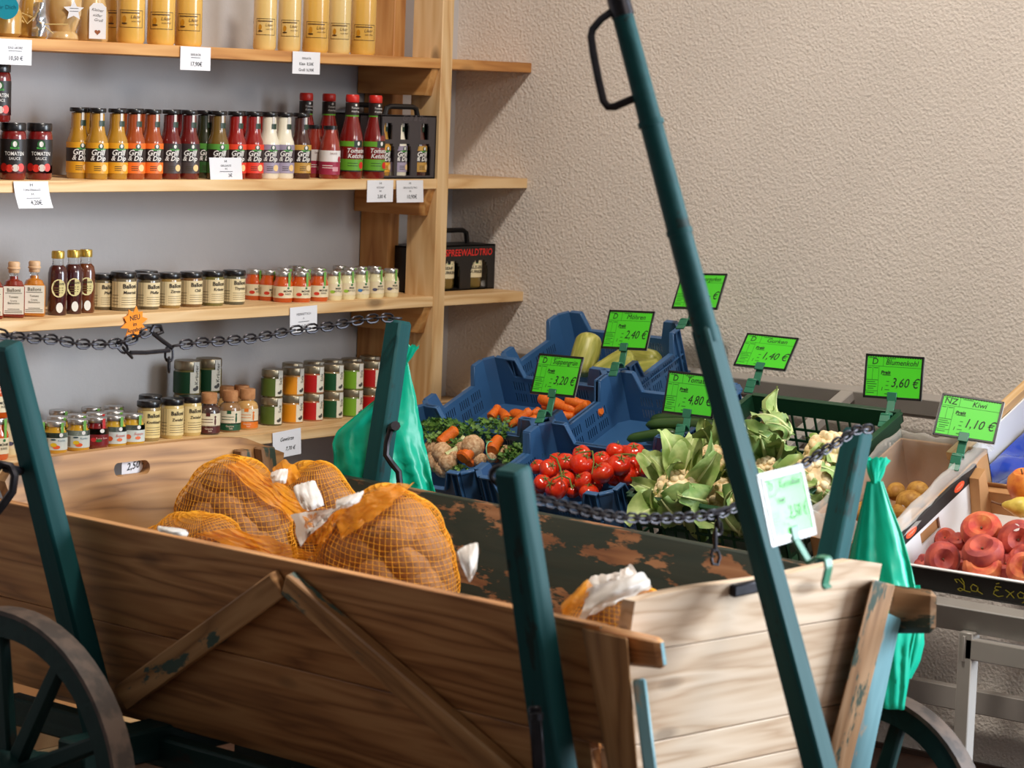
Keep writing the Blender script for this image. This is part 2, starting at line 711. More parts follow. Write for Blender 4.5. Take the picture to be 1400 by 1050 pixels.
M_ = {}
M_['plaster_right'] = plaster('coarse_plaster', (228, 219, 210), 150.0, 0.005, 0.7)
M_['plaster_left'] = plaster('smooth_plaster', (198, 197, 198), 28.0, 0.004, 0.35)
M_['plaster_plain'] = plaster('plain_plaster', (190, 182, 170), 20.0, 0.003, 0.3)
M_['floor'] = two('floor_boards', (70, 48, 38), (96, 68, 54), 3.0, 0.3, 0.7, rough=0.45, stretch=(1, 8, 1), rnd=False)
M_['skirting'] = plain('skirting_paint', (70, 52, 44), 0.5)
M_['pine'] = wood('pine_board', (232, 198, 150), (218, 178, 124), (196, 146, 90), knots=0.9)
M_['pine_dark'] = wood('oiled_pine', (212, 160, 98), (192, 134, 72), (160, 100, 48), knots=0.6)
M_['cart'] = wood('cart_boards', (190, 140, 90), (166, 114, 68), (112, 68, 36), knots=0.6, ringscale=11.0)
M_['cart_strip'] = wood('cart_battens', (184, 140, 92), (160, 114, 68), (112, 74, 40), knots=0.5, worn=(46, 80, 74), wornamt=0.16)
M_['cart_daylit'] = wood('daylit_boards', (218, 196, 172), (202, 176, 148), (164, 128, 96), knots=0.7, grain=0.8)  # cart wood paled: daylight on the front board is put into its colour
M_['cart_rear'] = wood('rear_boards', (178, 134, 86), (158, 114, 68), (114, 76, 42), knots=0.9)
M_['cart_green'] = wood('flaking_paint_boards', (150, 108, 76), (130, 88, 58), (96, 60, 40), knots=0.2, worn=(32, 46, 40), wornamt=0.66, rough=0.5)
M_['strip_green'] = wood('part_painted_batten', (150, 118, 88), (132, 98, 68), (100, 70, 46), knots=0.3, worn=(44, 62, 54), wornamt=0.42)
M_['teal'] = wood('teal_paint', (10, 68, 70), (10, 63, 65), (8, 54, 56), knots=0.0, worn=(22, 44, 42), wornamt=0.12, rough=0.6, grain=0.5, jit=0.03)
M_['teal_worn'] = wood('worn_teal_paint', (110, 146, 152), (98, 134, 140), (70, 106, 110), knots=0.0, worn=(150, 140, 124), wornamt=0.2, rough=0.45)
M_['teal_dark'] = wood('dark_green_paint', (16, 46, 44), (14, 42, 41), (11, 34, 34), knots=0.0, worn=(34, 36, 32), wornamt=0.12, rough=0.5, grain=0.5, jit=0.03)
M_['iron'] = plain('dark_iron', (44, 42, 46), 0.36, metal=0.75, var=0.25, scale=60)
M_['iron_tyre'] = two('rusty_iron', (54, 44, 38), (84, 68, 58), 30.0, rough=0.6, bump=0.001)
M_['steel'] = plain('painted_steel', (166, 160, 154), 0.42, metal=0.1, var=0.06, scale=12)
M_['blue_plastic'] = plain('blue_crate_plastic', (56, 98, 144), 0.36, var=0.08, scale=9)
M_['green_plastic'] = plain('green_crate_plastic', (26, 66, 44), 0.38)
M_['clip_green'] = plain('green_clip_plastic', (42, 112, 84), 0.35)
M_['sign_green'] = plain('neon_green_card', (74, 214, 34), 0.42, coat=0.25)
M_['sign_gloss'] = plain('green_card_under_film', (56, 200, 40), 0.22, coat=0.15)
M_['ink'] = plain('ink', (22, 34, 22), 0.6)
M_['print_green'] = plain('form_print', (34, 120, 26), 0.6)
M_['black_frame'] = plain('black_frame_plastic', (18, 18, 18), 0.35)
M_['clear_frame'] = plain('milky_frame_plastic', (206, 206, 204), 0.2, coat=0.5)
M_['pocket'] = plain('clear_pocket_plastic', (128, 128, 124), 0.2, coat=0.5)
M_['paper'] = plain('white_paper', (232, 232, 236), 0.7)
M_['print_grey'] = plain('grey_print', (92, 92, 96), 0.7)
M_['black_print'] = plain('black_print', (24, 22, 22), 0.6)
M_['white_print'] = plain('white_print', (236, 232, 226), 0.5)
M_['orange_card'] = plain('orange_card', (252, 146, 18), 0.6)
M_['bag_teal'] = film('teal_bag_film', (16, 190, 154), 0.35, 0.3)
M_['liner'] = film('clear_liner', (232, 226, 216), 0.25, 0.15, alpha=0.34)
M_['white_film'] = film('white_wrap', (236, 232, 226), 0.35, 0.45)
M_['net'] = film('orange_net', (252, 186, 44), 0.4, 0.5)
M_['net_fold'] = film('orange_net_folds', (252, 166, 28), 0.4, 0.5, alpha=0.62)
M_['potato'] = two('potato_skin', (164, 114, 66), (126, 82, 44), 2.6, 0.35, 0.7, rough=0.75, bump=0.002)
M_['tomato'] = two('tomato_skin', (222, 40, 16), (232, 72, 28), 1.6, 0.35, 0.75, rough=0.25, coat=0.3)
M_['tomato_green'] = plain('tomato_calyx', (104, 122, 52), 0.6)
M_['carrot'] = two('carrot_skin', (240, 122, 30), (226, 100, 18), 18.0, rough=0.5, stretch=(6, 1, 1), bump=0.0015, src='gc')
M_['cucumber'] = two('cucumber_skin', (36, 62, 26), (52, 84, 34), 20.0, rough=0.35, stretch=(0.3, 3, 3), bump=0.001)
M_['braise'] = two('braising_cucumber_skin', (150, 152, 62), (190, 186, 96), 16.0, 0.36, 0.6, rough=0.4, stretch=(0.7, 6, 6), c3=(222, 220, 152))
M_['curd'] = two('cauliflower_curd', (246, 226, 182), (236, 206, 156), 4.0, rough=0.75, bump=0.003)
M_['leaf'] = two('cauliflower_leaf', (150, 172, 104), (108, 142, 74), 26.0, rough=0.5, sss=0.0)
M_['leaf_pale'] = two('cauliflower_leaf_pale', (184, 200, 128), (138, 166, 86), 26.0, rough=0.5)
M_['rib'] = plain('leaf_rib', (206, 216, 152), 0.5)
M_['parsley'] = two('parsley_leaf', (62, 108, 40), (112, 150, 66), 40.0, rough=0.55)
M_['leek'] = two('leek', (196, 206, 120), (228, 230, 190), 9.0, rough=0.4)
M_['celeriac'] = two('celeriac_skin', (226, 192, 150), (182, 134, 92), 3.5, 0.35, 0.65, rough=0.75, bump=0.004)
M_['band'] = plain('rubber_band', (120, 200, 160), 0.5)
M_['peach'] = two('peach_skin', (190, 60, 42), (228, 128, 74), 1.4, 0.36, 0.64, rough=0.62, sheen=0.06, c3=(250, 196, 110))
M_['peach_dark'] = two('red_peach_skin', (148, 44, 42), (198, 84, 58), 1.5, 0.36, 0.66, rough=0.62, sheen=0.06)
M_['kiwi'] = two('golden_kiwi_skin', (188, 138, 56), (162, 110, 36), 2.2, rough=0.6)
M_['pear'] = two('pear_skin', (226, 200, 90), (206, 178, 70), 2.0, rough=0.45)
M_['apple'] = two('orange_fruit_skin', (228, 136, 50), (206, 100, 40), 1.6, rough=0.45)
M_['stem'] = plain('fruit_stem', (110, 74, 48), 0.7)
M_['card_brown'] = two('cardboard', (190, 142, 92), (178, 128, 80), 10.0, rough=0.8)
M_['card_white'] = plain('white_cardboard', (226, 224, 222), 0.6)
M_['card_black'] = plain('black_cardboard', (24, 22, 22), 0.45)
M_['yellow_print'] = plain('yellow_print', (206, 190, 60), 0.5)
M_['orange_print'] = plain('orange_print', (236, 84, 40), 0.5)
M_['tray_blue'] = plain('blue_tray', (24, 62, 170), 0.25, coat=0.5)
M_['cork'] = two('cork', (196, 140, 92), (170, 114, 70), 60.0, rough=0.8)
M_['lid_black'] = plain('black_lid', (22, 20, 22), 0.3, coat=0.3)
M_['lid_silver'] = plain('silver_lid', (196, 192, 188), 0.28, metal=0.8)
M_['lid_gold'] = plain('gold_lid', (206, 172, 84), 0.3, metal=0.75)
M_['lid_red'] = plain('red_cap', (206, 40, 30), 0.35)
M_['lid_bronze'] = plain('bronze_lid', (158, 146, 122), 0.32, metal=0.7)
g_, gn_, gb_ = newmat('clear_glass')
gb_.inputs['Roughness'].default_value = 0.02
gb_.inputs['Transmission Weight'].default_value = 1.0
gb_.inputs['IOR'].default_value = 1.25
gb_.inputs['Base Color'].default_value = (0.93, 0.95, 0.94, 1)
M_['glass'] = g_
_cc = {}


def C_(r, g, b, rough=0.45, coat=0.0):
    k = (r, g, b, rough, coat)
    if k not in _cc:
        _cc[k] = plain('print_colour' if not coat else 'glass_with_contents', (r, g, b), rough, coat=coat)
    return _cc[k]


def J_(r, g, b):
    """contents seen through clear glass"""
    return C_(r, g, b, 0.25, 1.0)
# ------------------------------------------------------------------ the room
def slab(name, lo, hi, mat):
    mb = MB()
    c = [(a + b) / 2 for a, b in zip(lo, hi)]
    box(mb, c, [b - a for a, b in zip(lo, hi)], simple=True)
    return struct(name, mb, mat)


slab('floor', (-8.0, -9.0, -0.1), (0.12, 0.12, 0.0), M_['floor'])
slab('wall_left', (-8.0, 0.0, 0.0), (0.12, 0.12, 3.5), M_['plaster_left'])
slab('wall_right', (0.0, -2.9, 0.0), (0.12, 0.0, 3.5), M_['plaster_right'])
slab('wall_right_far', (0.0, -9.0, 0.0), (0.12, -5.3, 3.5), M_['plaster_right'])
slab('wall_back', (-8.12, -9.0, 0.0), (-8.0, 0.12, 3.5), M_['plaster_plain'])
slab('ceiling', (-8.12, -9.0, 3.5), (0.12, 0.12, 3.6), M_['plaster_plain'])
slab('baseboard_right', (-0.012, -2.9, 0.0), (0.0, 0.0, 0.012), M_['skirting'])

# ------------------------------------------------------------------ wall shelving
SZ = {1: 1.5605, 2: 1.2695, 3: 0.982, 4: 0.6895}
YF = -0.2473
shelf = thing('wall_shelving', 'light pine wall shelving with open ladder uprights in the corner', 'shelving', loc(-0.335, -0.12, 0))
for k, z in SZ.items():
    mb = MB()
    m = 'pine_dark' if k == 1 else 'pine'
    box(mb, (-1.19, YF / 2, z - 0.0125), (2.38, -YF, 0.025), ch=0.0015)
    part('shelf_board', mb, M_[m], shelf)
mb = MB()
box(mb, (-1.19, YF / 2, 0.05), (2.38, -YF, 0.025), ch=0.0015)
part('shelf_board', mb, M_['pine'], shelf)
for X in (-0.335, -1.79):
    for y0, y1 in ((YF - 0.003, -0.155), (-0.095, -0.002)):
        mb = MB()
        w = (y1 - y0)
        box(mb, (X, (y0 + y1) / 2, 1.1), (0.042, w, 2.2), ch=0.002)
        part('upright', mb, M_['pine' if y0 < -0.2 else 'pine_dark'], shelf)  # front posts in paler wood, the light on them put into the colour
    for k, z in SZ.items():
        mb = MB()
        zt = z - 0.025
        P = []
        for zz, yf in ((zt - 0.066, -0.222), (zt, -0.243)):
            for xx in (X - 0.047, X - 0.021):
                for yy in (yf, -0.002):
                    P.append((xx, yy, zz))
        plank(mb, P, 0.0015)
        part('shelf_bracket', mb, M_['pine_dark'], shelf)


# ------------------------------------------------------------------ jars and bottles: templates (metres, label faces -y)
def label_part(R, bands=(), texts=(), ovals=(), quads=()):
    mb, mats = MB(), []

    def mi(m):
        if m not in mats:
            mats.append(m)
        return mats.index(m)
    for z0, z1, a0, a1, m in bands:
        n = max(3, int((a1 - a0) / 15))
        f = cylmap(R + 0.0004)
        quad(mb, math.radians(a0) * R, z0, math.radians(a1) * R, z1, f, mi(m), n)
    for a0, a1, z0, z1, m in quads:
        quad(mb, math.radians(a0) * R, z0, math.radians(a1) * R, z1, cylmap(R + 0.0007), mi(m), max(2, int((a1 - a0) / 15)))
    for a, z, rx, rz, m in ovals:
        oval(mb, math.radians(a) * R, z, rx, rz, cylmap(R + 0.0009), mi(m))
    for t in texts:
        s, size, a, z, m = t[:5]
        kw = t[5] if len(t) > 5 else {}
        put_text(mb, s, size, math.radians(a) * R, z, cylmap(R + 0.0011), mi(m), **kw)
    return mesh('label', mb, mats)


def lathe_mesh(name, prof, mats, n=20, sq=0.0, rot=0.0):
    mb = MB()
    lathe(mb, prof, n, 0, None, sq, rot)
    return mesh(name, mb, mats)


WH, BK, GY = M_['white_print'], M_['black_print'], M_['print_grey']


def grill_t(content, c_band, c_mid, c_low, cap=None):
    g = lathe_mesh('glass', [(0.0, 0.0, 0), (0.0222, 0.0), (0.0242, 0.003), (0.0245, 0.076), (0.0232, 0.085), (0.0186, 0.097), (0.0163, 0.11), (0.0156, 0.14), (0.0, 0.143)], [content])
    l = lathe_mesh('cap', [(0.0, 0.142), (0.0184, 0.142), (0.0192, 0.1435), (0.0192, 0.1495), (0.0182, 0.151), (0.0, 0.1512)], [cap or M_['lid_black']])
    R = 0.0247
    lb = label_part(R, [(0.013, 0.037, -150, 150, c_low), (0.037, 0.066, -150, 150, c_mid), (0.066, 0.078, -150, 150, c_band)],
                    [('Grill', 0.017, 0, 0.057, WH, dict(shear=0.25, bold=0.02)), ('& Dip', 0.0145, 2, 0.045, WH, dict(shear=0.25, bold=0.02))],
                    [(14, 0.0705, 0.0062, 0.0062, C_(30, 70, 34)), (14, 0.0715, 0.0032, 0.0042, WH), (34, 0.025, 0.0075, 0.0075, C_(236, 200, 140))],
                    [(-14, 40, 0.0625, 0.0665, C_(60, 140, 50)), (-20, 14, 0.019, 0.0205, C_(60, 50, 30)), (-20, 14, 0.023, 0.0245, C_(60, 50, 30)), (-20, 14, 0.027, 0.0285, C_(60, 50, 30))])
    neck = label_part(0.0167, [(0.113, 0.125, 8, 62, C_(40, 60, 46)), (0.125, 0.141, 14, 36, C_(210, 206, 200))])
    return [('glass', g), ('cap', l), ('label', lb), ('neck_label', neck)]


DK = C_(46, 32, 30)
GT = {
    'yellow': grill_t(J_(178, 128, 34), C_(226, 160, 30), DK, C_(220, 156, 30)),
    'orange': grill_t(J_(160, 70, 24), C_(236, 110, 30), DK, C_(236, 112, 30)),
    'darkred': grill_t(J_(104, 18, 16), C_(56, 44, 44), C_(56, 46, 46), C_(72, 60, 58)),
    'olive': grill_t(J_(112, 84, 30), C_(84, 150, 56), DK, C_(64, 120, 48)),
    'green': grill_t(J_(40, 44, 22), C_(84, 150, 56), C_(44, 50, 34), C_(50, 96, 44)),
    'red': grill_t(J_(146, 22, 16), C_(232, 64, 34), DK, C_(226, 56, 34)),
    'white': grill_t(J_(236, 228, 206), C_(150, 138, 158), C_(66, 54, 62), C_(160, 148, 170)),
    'brown': grill_t(J_(70, 30, 22), C_(196, 148, 60), DK, C_(186, 140, 56)),
}


def front_row(items, name, cat, group, z, Y, rz, label_fmt, py, tmpl_of, dY=None):
    """items (px, key); puts one after another on a shelf board; label_fmt(key, ordinal)"""
    n = 0
    for it in items:
        px, key = it[0], it[1]
        y = it[2] if len(it) > 2 else Y
        lab = it[3] if len(it) > 3 else None
        X = on(px, py, Y=y)[0]
        z1 = it[4] if len(it) > 4 else z
        inst(name, cat, lab or label_fmt(key, n), tmpl_of(key), loc(X, y, z1, math.radians(rz + random.uniform(-4, 4))), group)
        n += 1


z2 = SZ[2]
grill_items = [
    (106, 'yellow', -0.165, 'yellow-banded grill sauce bottle half hidden at the far end of the sauce row'),
    (131.5, 'yellow', -0.2, 'yellow-banded grill sauce bottle, first in the front row beside the red jars'),
    (158.5, 'yellow', -0.2, 'yellow-banded grill sauce bottle next to the orange-banded ones'),
    (182.5, 'orange', -0.2, 'orange-banded grill sauce bottle next to the yellow-banded ones'),
    (207, 'orange', -0.2, 'orange-banded grill sauce bottle next to the grey-labelled dark red ones'),
    (232, 'darkred', -0.2, 'dark red grill sauce bottle with grey label, next to orange-banded bottle'),
    (257, 'darkred', -0.2, 'dark red grill sauce bottle with grey label, next to green-banded bottle'),
    (278, 'green', -0.165, 'dark green grill sauce bottle set back behind the olive one'),
    (297, 'olive', -0.2, 'olive brown grill sauce bottle with green band behind the 3 euro card'),
    (321, 'red', -0.2, 'red grill sauce bottle half covered by the 3 euro card'),
    (345, 'red', -0.2, 'red grill sauce bottle next to the creamy white ones'),
    (366.5, 'white', -0.2, 'creamy white dip bottle with lilac label, next to the red bottle'),
    (387, 'white', -0.2, 'creamy white dip bottle with lilac label, next to the brown bottle'),
    (410, 'brown', -0.2, 'dark brown grill sauce bottle with golden bands beside the ketchup'),
]
front_row(grill_items, 'grill_sauce_bottle', 'bottle', 'grill sauce bottles on the second shelf', z2, -0.2, -31, None, 240, lambda k: GT[k])
for px, k in ((120, 'yellow'), (170, 'orange'), (194, 'orange'), (245, 'darkred'), (334, 'red'), (357, 'red'), (376, 'white')):
    X = on(px, 240, Y=-0.13)[0]
    inst('grill_sauce_bottle', 'bottle', {'yellow': 'second-row yellow-banded sauce bottle glimpsed between front bottles',
         120: ''}.get(k, 'second-row %s sauce bottle glimpsed between front bottles%s' % (k.replace('darkred', 'dark red'), {170: ' by the yellow one', 194: ' of orange band', 334: ' by the price card', 357: ' by the white one'}.get(px, ''))),
         GT[k], loc(X, -0.13, z2, math.radians(-31)), 'grill sauce bottles on the second shelf')

# ketchup
ket = [('glass', lathe_mesh('glass', [(0.0, 0.0), (0.025, 0.0), (0.0275, 0.004), (0.0278, 0.088), (0.026, 0.102), (0.02, 0.125), (0.0155, 0.145), (0.0138, 0.158), (0.0136, 0.178), (0.0, 0.18)], [J_(122, 18, 14)])),
       ('cap', lathe_mesh('cap', [(0.0, 0.179), (0.0152, 0.179), (0.0162, 0.181), (0.0162, 0.193), (0.0145, 0.197), (0.0, 0.1975)], [M_['lid_red']])),
       ('label', label_part(0.0279, [(0.02, 0.046, -120, 120, C_(98, 160, 40)), (0.076, 0.088, -120, -10, C_(98, 160, 40)), (0.074, 0.09, -10, 40, C_(22, 40, 24))],
                            [('Tomaten', 0.0145, 10, 0.066, WH, dict(shear=0.25, bold=0.012)), ('Ketchup', 0.0145, 12, 0.0535, WH, dict(shear=0.25, bold=0.012))],
                            [(14, 0.083, 0.0035, 0.005, WH), (36, 0.032, 0.008, 0.0085, C_(214, 40, 30))],
                            [(-40, 12, 0.03, 0.0315, C_(40, 70, 20)), (-40, 12, 0.036, 0.0375, C_(40, 70, 20)), (-90, 34, 0.017, 0.02, BK)])),
       ('neck_label', label_part(0.0158, [(0.149, 0.178, -150, 150, C_(40, 26, 22)), (0.146, 0.149, -150, 150, C_(98, 160, 40))],
                                 [('Tomaten', 0.0065, 10, 0.166, WH, dict(shear=0.25)), ('Ketchup', 0.0065, 10, 0.158, WH, dict(shear=0.25))], [(10, 0.173, 0.003, 0.003, WH)]))]
for px, y, lab in ((510.5, -0.218, 'red ketchup bottle nearest the grey bottle carrier'), (479, -0.212, 'red ketchup bottle beside the small white-labelled sauce bottle'),
                   (447, -0.13, 'red ketchup bottle standing behind the small white-labelled sauce bottle'), (416, -0.11, 'red-capped ketchup bottle at the back behind the brown grill sauce')):
    inst('ketchup_bottle', 'bottle', lab, ket, loc(on(px, 240, Y=y)[0], y, z2, math.radians(-24)), 'ketchup bottles on the second shelf')
rel = [('glass', lathe_mesh('glass', [(0.0, 0.0), (0.0215, 0.0), (0.024, 0.004), (0.0245, 0.07), (0.022, 0.085), (0.0155, 0.104), (0.0145, 0.115), (0.0, 0.116)], [J_(150, 48, 34)])),
       ('cap', lathe_mesh('cap', [(0.0, 0.115), (0.0165, 0.115), (0.0165, 0.123), (0.0, 0.1235)], [M_['lid_black']])),
       ('label', label_part(0.0246, [(0.04, 0.066, -110, 110, C_(232, 226, 224)), (0.01, 0.04, -110, 110, C_(160, 40, 70))],
                            [('SAUCE', 0.006, 5, 0.059, C_(120, 60, 60))], [(46, 0.046, 0.006, 0.007, C_(180, 50, 70))], [(-60, 0, 0.03, 0.0315, WH), (-60, 0, 0.025, 0.0265, WH), (0, 36, 0.018, 0.028, C_(214, 150, 160))]))]
inst('small_sauce_bottle', 'bottle', 'squat sauce bottle with white and pink label before the ketchup', rel, loc(on(450, 240, Y=-0.215)[0], -0.215, z2, math.radians(-30)), 'squat sauce bottles')
inst('small_sauce_bottle', 'bottle', 'squat sauce bottle half hidden beside the brown grill sauce', rel, loc(on(429, 240, Y=-0.16)[0], -0.16, z2, math.radians(-30)), 'squat sauce bottles')

# red tomato sauce jars at the end of the second shelf
tom_t = [('glass', lathe_mesh('glass', [(0.0, 0.0), (0.024, 0.0), (0.0268, 0.004), (0.0272, 0.09), (0.0255, 0.098), (0.0235, 0.1015), (0.0, 0.102)], [J_(120, 14, 14)])),
         ('lid', lathe_mesh('lid', [(0.0, 0.101), (0.0258, 0.101), (0.0265, 0.103), (0.0265, 0.115), (0.025, 0.1175), (0.0, 0.118)], [M_['lid_black']])),
         ('label', label_part(0.0273, [(0.014, 0.084, -150, 150, C_(38, 32, 32)), (0.014, 0.03, -150, 150, C_(110, 16, 16))],
                              [('TOMATEN', 0.011, 4, 0.054, WH, dict(bold=0.01, fit=0.042)), ('SAUCE', 0.008, 4, 0.044, WH)],
                              [(4, 0.074, 0.0085, 0.008, C_(30, 90, 40)), (4, 0.074, 0.0045, 0.006, WH), (-46, 0.026, 0.0085, 0.0085, C_(214, 36, 28)), (-18, 0.024, 0.008, 0.008, C_(220, 50, 36)), (8, 0.025, 0.0075, 0.0075, C_(210, 200, 190)), (34, 0.026, 0.0085, 0.0085, C_(220, 50, 36))],
                              [(-16, 24, 0.064, 0.068, C_(60, 150, 60))]))]
for px, y, dz, lab in ((53, -0.2, 0, 'red tomato sauce jar with black lid next to the yellow grill sauces'), (17, -0.2, 0, 'red tomato sauce jar with a second jar standing on it'),
                       (-5, -0.2, 0.1185, 'red tomato sauce jar stacked on top of another one'), (-19, -0.2, 0, 'red tomato sauce jar cut by the edge of the frame')):
    inst('tomato_sauce_jar', 'jar', lab, tom_t, loc(on(px, 240, Y=y)[0], y, z2 + dz, math.radians(-36)), 'tomato sauce jars')


# carriers: black boxes with a handle and round-topped windows that show bottles
def carrier(name, label, x0, x1, y0, y1, z, h, mat, winx, win_w, texts, bottles, handle):
    xc, yc = (x0 + x1) / 2, (y0 + y1) / 2
    t = thing(name, label, 'carrier', loc(xc, yc, z))
    mb = MB()
    W, Dp = x1 - x0, y1 - y0
    th = 0.004
    # front wall built of strips round the windows: win_w = [(width, z0, z1), ...] from the bottom up
    def row(z0, z1, w):
        xs = [-W / 2]
        for wx in (winx if w else []):
            xs += [wx - w / 2, wx + w / 2]
        xs.append(W / 2)
        for i in range(0, len(xs), 2):
            box(mb, ((xs[i] + xs[i + 1]) / 2, -Dp / 2 + th / 2, (z0 + z1) / 2), (xs[i + 1] - xs[i], th, z1 - z0), simple=True)
    zz = 0.0
    for w, z0, z1 in win_w:
        if z0 > zz:
            row(zz, z0, 0)
        row(z0, z1, w)
        zz = z1
    row(zz, h, 0)
    box(mb, (0, Dp / 2 - th / 2, h / 2), (W, th, h), ch=0.0005)
    for s in (-1, 1):
        box(mb, (s * (W / 2 - th / 2), 0, h / 2), (th, Dp, h), ch=0.0005)
    box(mb, (0, 0, th / 2), (W, Dp, th), ch=0.0005)
    box(mb, (0, 0, h - th / 2), (W, Dp, th), ch=0.0005)
    part('box_body', mb, mat, t, world=False)
    mb = MB()
    hx, hw, hz = handle
    pts = [(hx - hw / 2, 0, h - 0.002), (hx - hw / 2 + 0.006, 0, h + hz * 0.8), (hx - hw / 2 + 0.02, 0, h + hz), (hx + hw / 2 - 0.02, 0, h + hz), (hx + hw / 2 - 0.006, 0, h + hz * 0.8), (hx + hw / 2, 0, h - 0.002)]
    tube(mb, pts, 0.0065, 8)
    part('carrying_handle', mb, M_['card_black'], t, world=False)
    if texts:
        mb, mats = MB(), []
        for s, size, cx, cz, m, kw in texts:
            if m not in mats:
                mats.append(m)
            put_text(mb, s, size, cx, cz, flatmap((0, -Dp / 2, 0), (1, 0, 0), (0, 0, 1), (0, -1, 0), 0.0008), mats.index(m), **kw)
        part('printed_title', mb, mats, t, world=False)
    for wx, tm, yoff in bottles:
        p = None
        for e in tm:
            if p is None:
                p = link('enclosed_bottle' if name == 'sauce_carrier' else 'enclosed_jar', e[1], t, loc(wx, -Dp / 2 + th + yoff, th, math.radians(-12)) @ Matrix.Diagonal((1, 1, 0.96 if name == 'sauce_carrier' else 0.8, 1)))
            else:
                link(e[0], e[1], p)
    return t


pxx = lambda px, py, y: on(px, py, Y=y)[0]
BW_ = [(0.05, 0.008, 0.07), (0.046, 0.07, 0.078), (0.036, 0.078, 0.084), (0.03, 0.094, 0.128), (0.024, 0.128, 0.133)]
yb = -0.2435
xa, xb = pxx(519, 240, yb), -0.3595
W_ = xb - xa
carrier('sauce_carrier', 'dark grey carrier box with three bottles showing, beside the ketchup', xa, xb, yb, yb + 0.07, z2, 0.152, plain('dark_grey_cardboard', (62, 56, 58), 0.5),
        [-W_ / 2 + W_ * 0.13, -W_ / 2 + W_ * 0.43, -W_ / 2 + W_ * 0.79], BW_, [('Grill & Dip', 0.02, 0.02, 0.145, C_(88, 80, 84), dict(shear=0.25))],
        [(-W_ / 2 + W_ * 0.13, GT['yellow'], 0.02), (-W_ / 2 + W_ * 0.43, GT['white'], 0.02), (-W_ / 2 + W_ * 0.79, GT['brown'], 0.02)], (0.01, 0.12, 0.02))
xa, xb = pxx(462, 240, -0.06), pxx(528, 240, -0.06)
carrier('sauce_carrier', 'dark grey carrier box at the back behind the ketchup bottles', xa, xb, -0.085, -0.015, z2, 0.152, plain('dark_grey_cardboard', (62, 56, 58), 0.5), [0.0], BW_, [],
        [(0.0, GT['red'], 0.024)], (0.0, 0.1, 0.02))

gurk = lambda t1, t2: [('glass', lathe_mesh('glass', [(0.0, 0.0), (0.03, 0.0), (0.0335, 0.005), (0.034, 0.09), (0.03, 0.104), (0.028, 0.112), (0.0, 0.113)], [J_(116, 98, 48)])),
                       ('lid', lathe_mesh('lid', [(0.0, 0.112), (0.03, 0.112), (0.03, 0.122), (0.0, 0.1225)], [M_['lid_gold']])),
                       ('label', label_part(0.0342, [(0.034, 0.096, -90, 90, C_(226, 214, 176))],
                                            [(t1, 0.0125, 0, 0.066, BK, dict(bold=0.02, fit=0.048)), (t2, 0.0125, 0, 0.052, BK, dict(bold=0.02, fit=0.048))],
                                            [(0, 0.086, 0.005, 0.007, BK)], [(-22, 22, 0.078, 0.081, C_(70, 140, 60))]))]
yb = -0.15
xa, xb = pxx(561, 398, yb), pxx(679, 398, yb)
W_ = xb - xa
step = W_ * 0.325
carrier('pickle_carrier', 'black carrier box with red title and pickle jars showing, behind the upright', xa, xb, yb, yb + 0.1, SZ[3], 0.115, M_['card_black'],
        [W_ / 2 - W_ * 0.215 - step * 2, W_ / 2 - W_ * 0.215 - step, W_ / 2 - W_ * 0.215], [(0.068, 0.004, 0.052), (0.064, 0.052, 0.062), (0.054, 0.062, 0.07), (0.038, 0.07, 0.075)],
        [('SPREEWALDTRIO', 0.024, W_ * 0.155, 0.095, C_(226, 44, 38), dict(bold=0.014, shear=0.08, fit=W_ * 0.62))],
        [(W_ / 2 - W_ * 0.215 - step * 2, gurk('GEWÜRZ', 'GURKEN'), 0.032), (W_ / 2 - W_ * 0.215 - step, gurk('SENF', 'GURKEN'), 0.032), (W_ / 2 - W_ * 0.215, gurk('SALZ-DILL', 'GURKEN'), 0.032)], (0.02, 0.17, 0.034))

# ------------------------------------------------------------------ top shelf: egg liqueur bottles, jars with tags
z1 = SZ[1]


def egg_t(R, H, col):
    return [('glass', lathe_mesh('glass', [(0.0, 0.0), (R * 0.9, 0.0), (R, 0.006), (R, H * 0.62), (R * 0.9, H * 0.7), (R * 0.5, H * 0.8), (R * 0.38, H * 0.94), (0.0, H * 0.945)], [J_(*col)])),
            ('cap', lathe_mesh('cap', [(0.0, H * 0.94), (R * 0.44, H * 0.94), (R * 0.44, H), (0.0, H)], [M_['lid_black']])),
            ('label', label_part(R, [], [('Likör', R * 0.34, 22, 0.056, C_(70, 46, 16), dict(shear=0.2)), ('vom Hof', R * 0.2, 24, 0.047, C_(70, 46, 16))], [(-26, 0.051, R * 0.15, R * 0.25, C_(190, 130, 20)), (-26, 0.042, R * 0.22, R * 0.06, C_(70, 46, 16))],
                                 [(-48, 56, 0.0335, 0.0345, C_(60, 40, 16)), (-48, 56, 0.0695, 0.0705, C_(60, 40, 16)), (-48, -46.5, 0.0335, 0.0705, C_(60, 40, 16)), (54.5, 56, 0.0335, 0.0705, C_(60, 40, 16)), (-40, 40, 0.0635, 0.066, C_(96, 70, 30))]))]


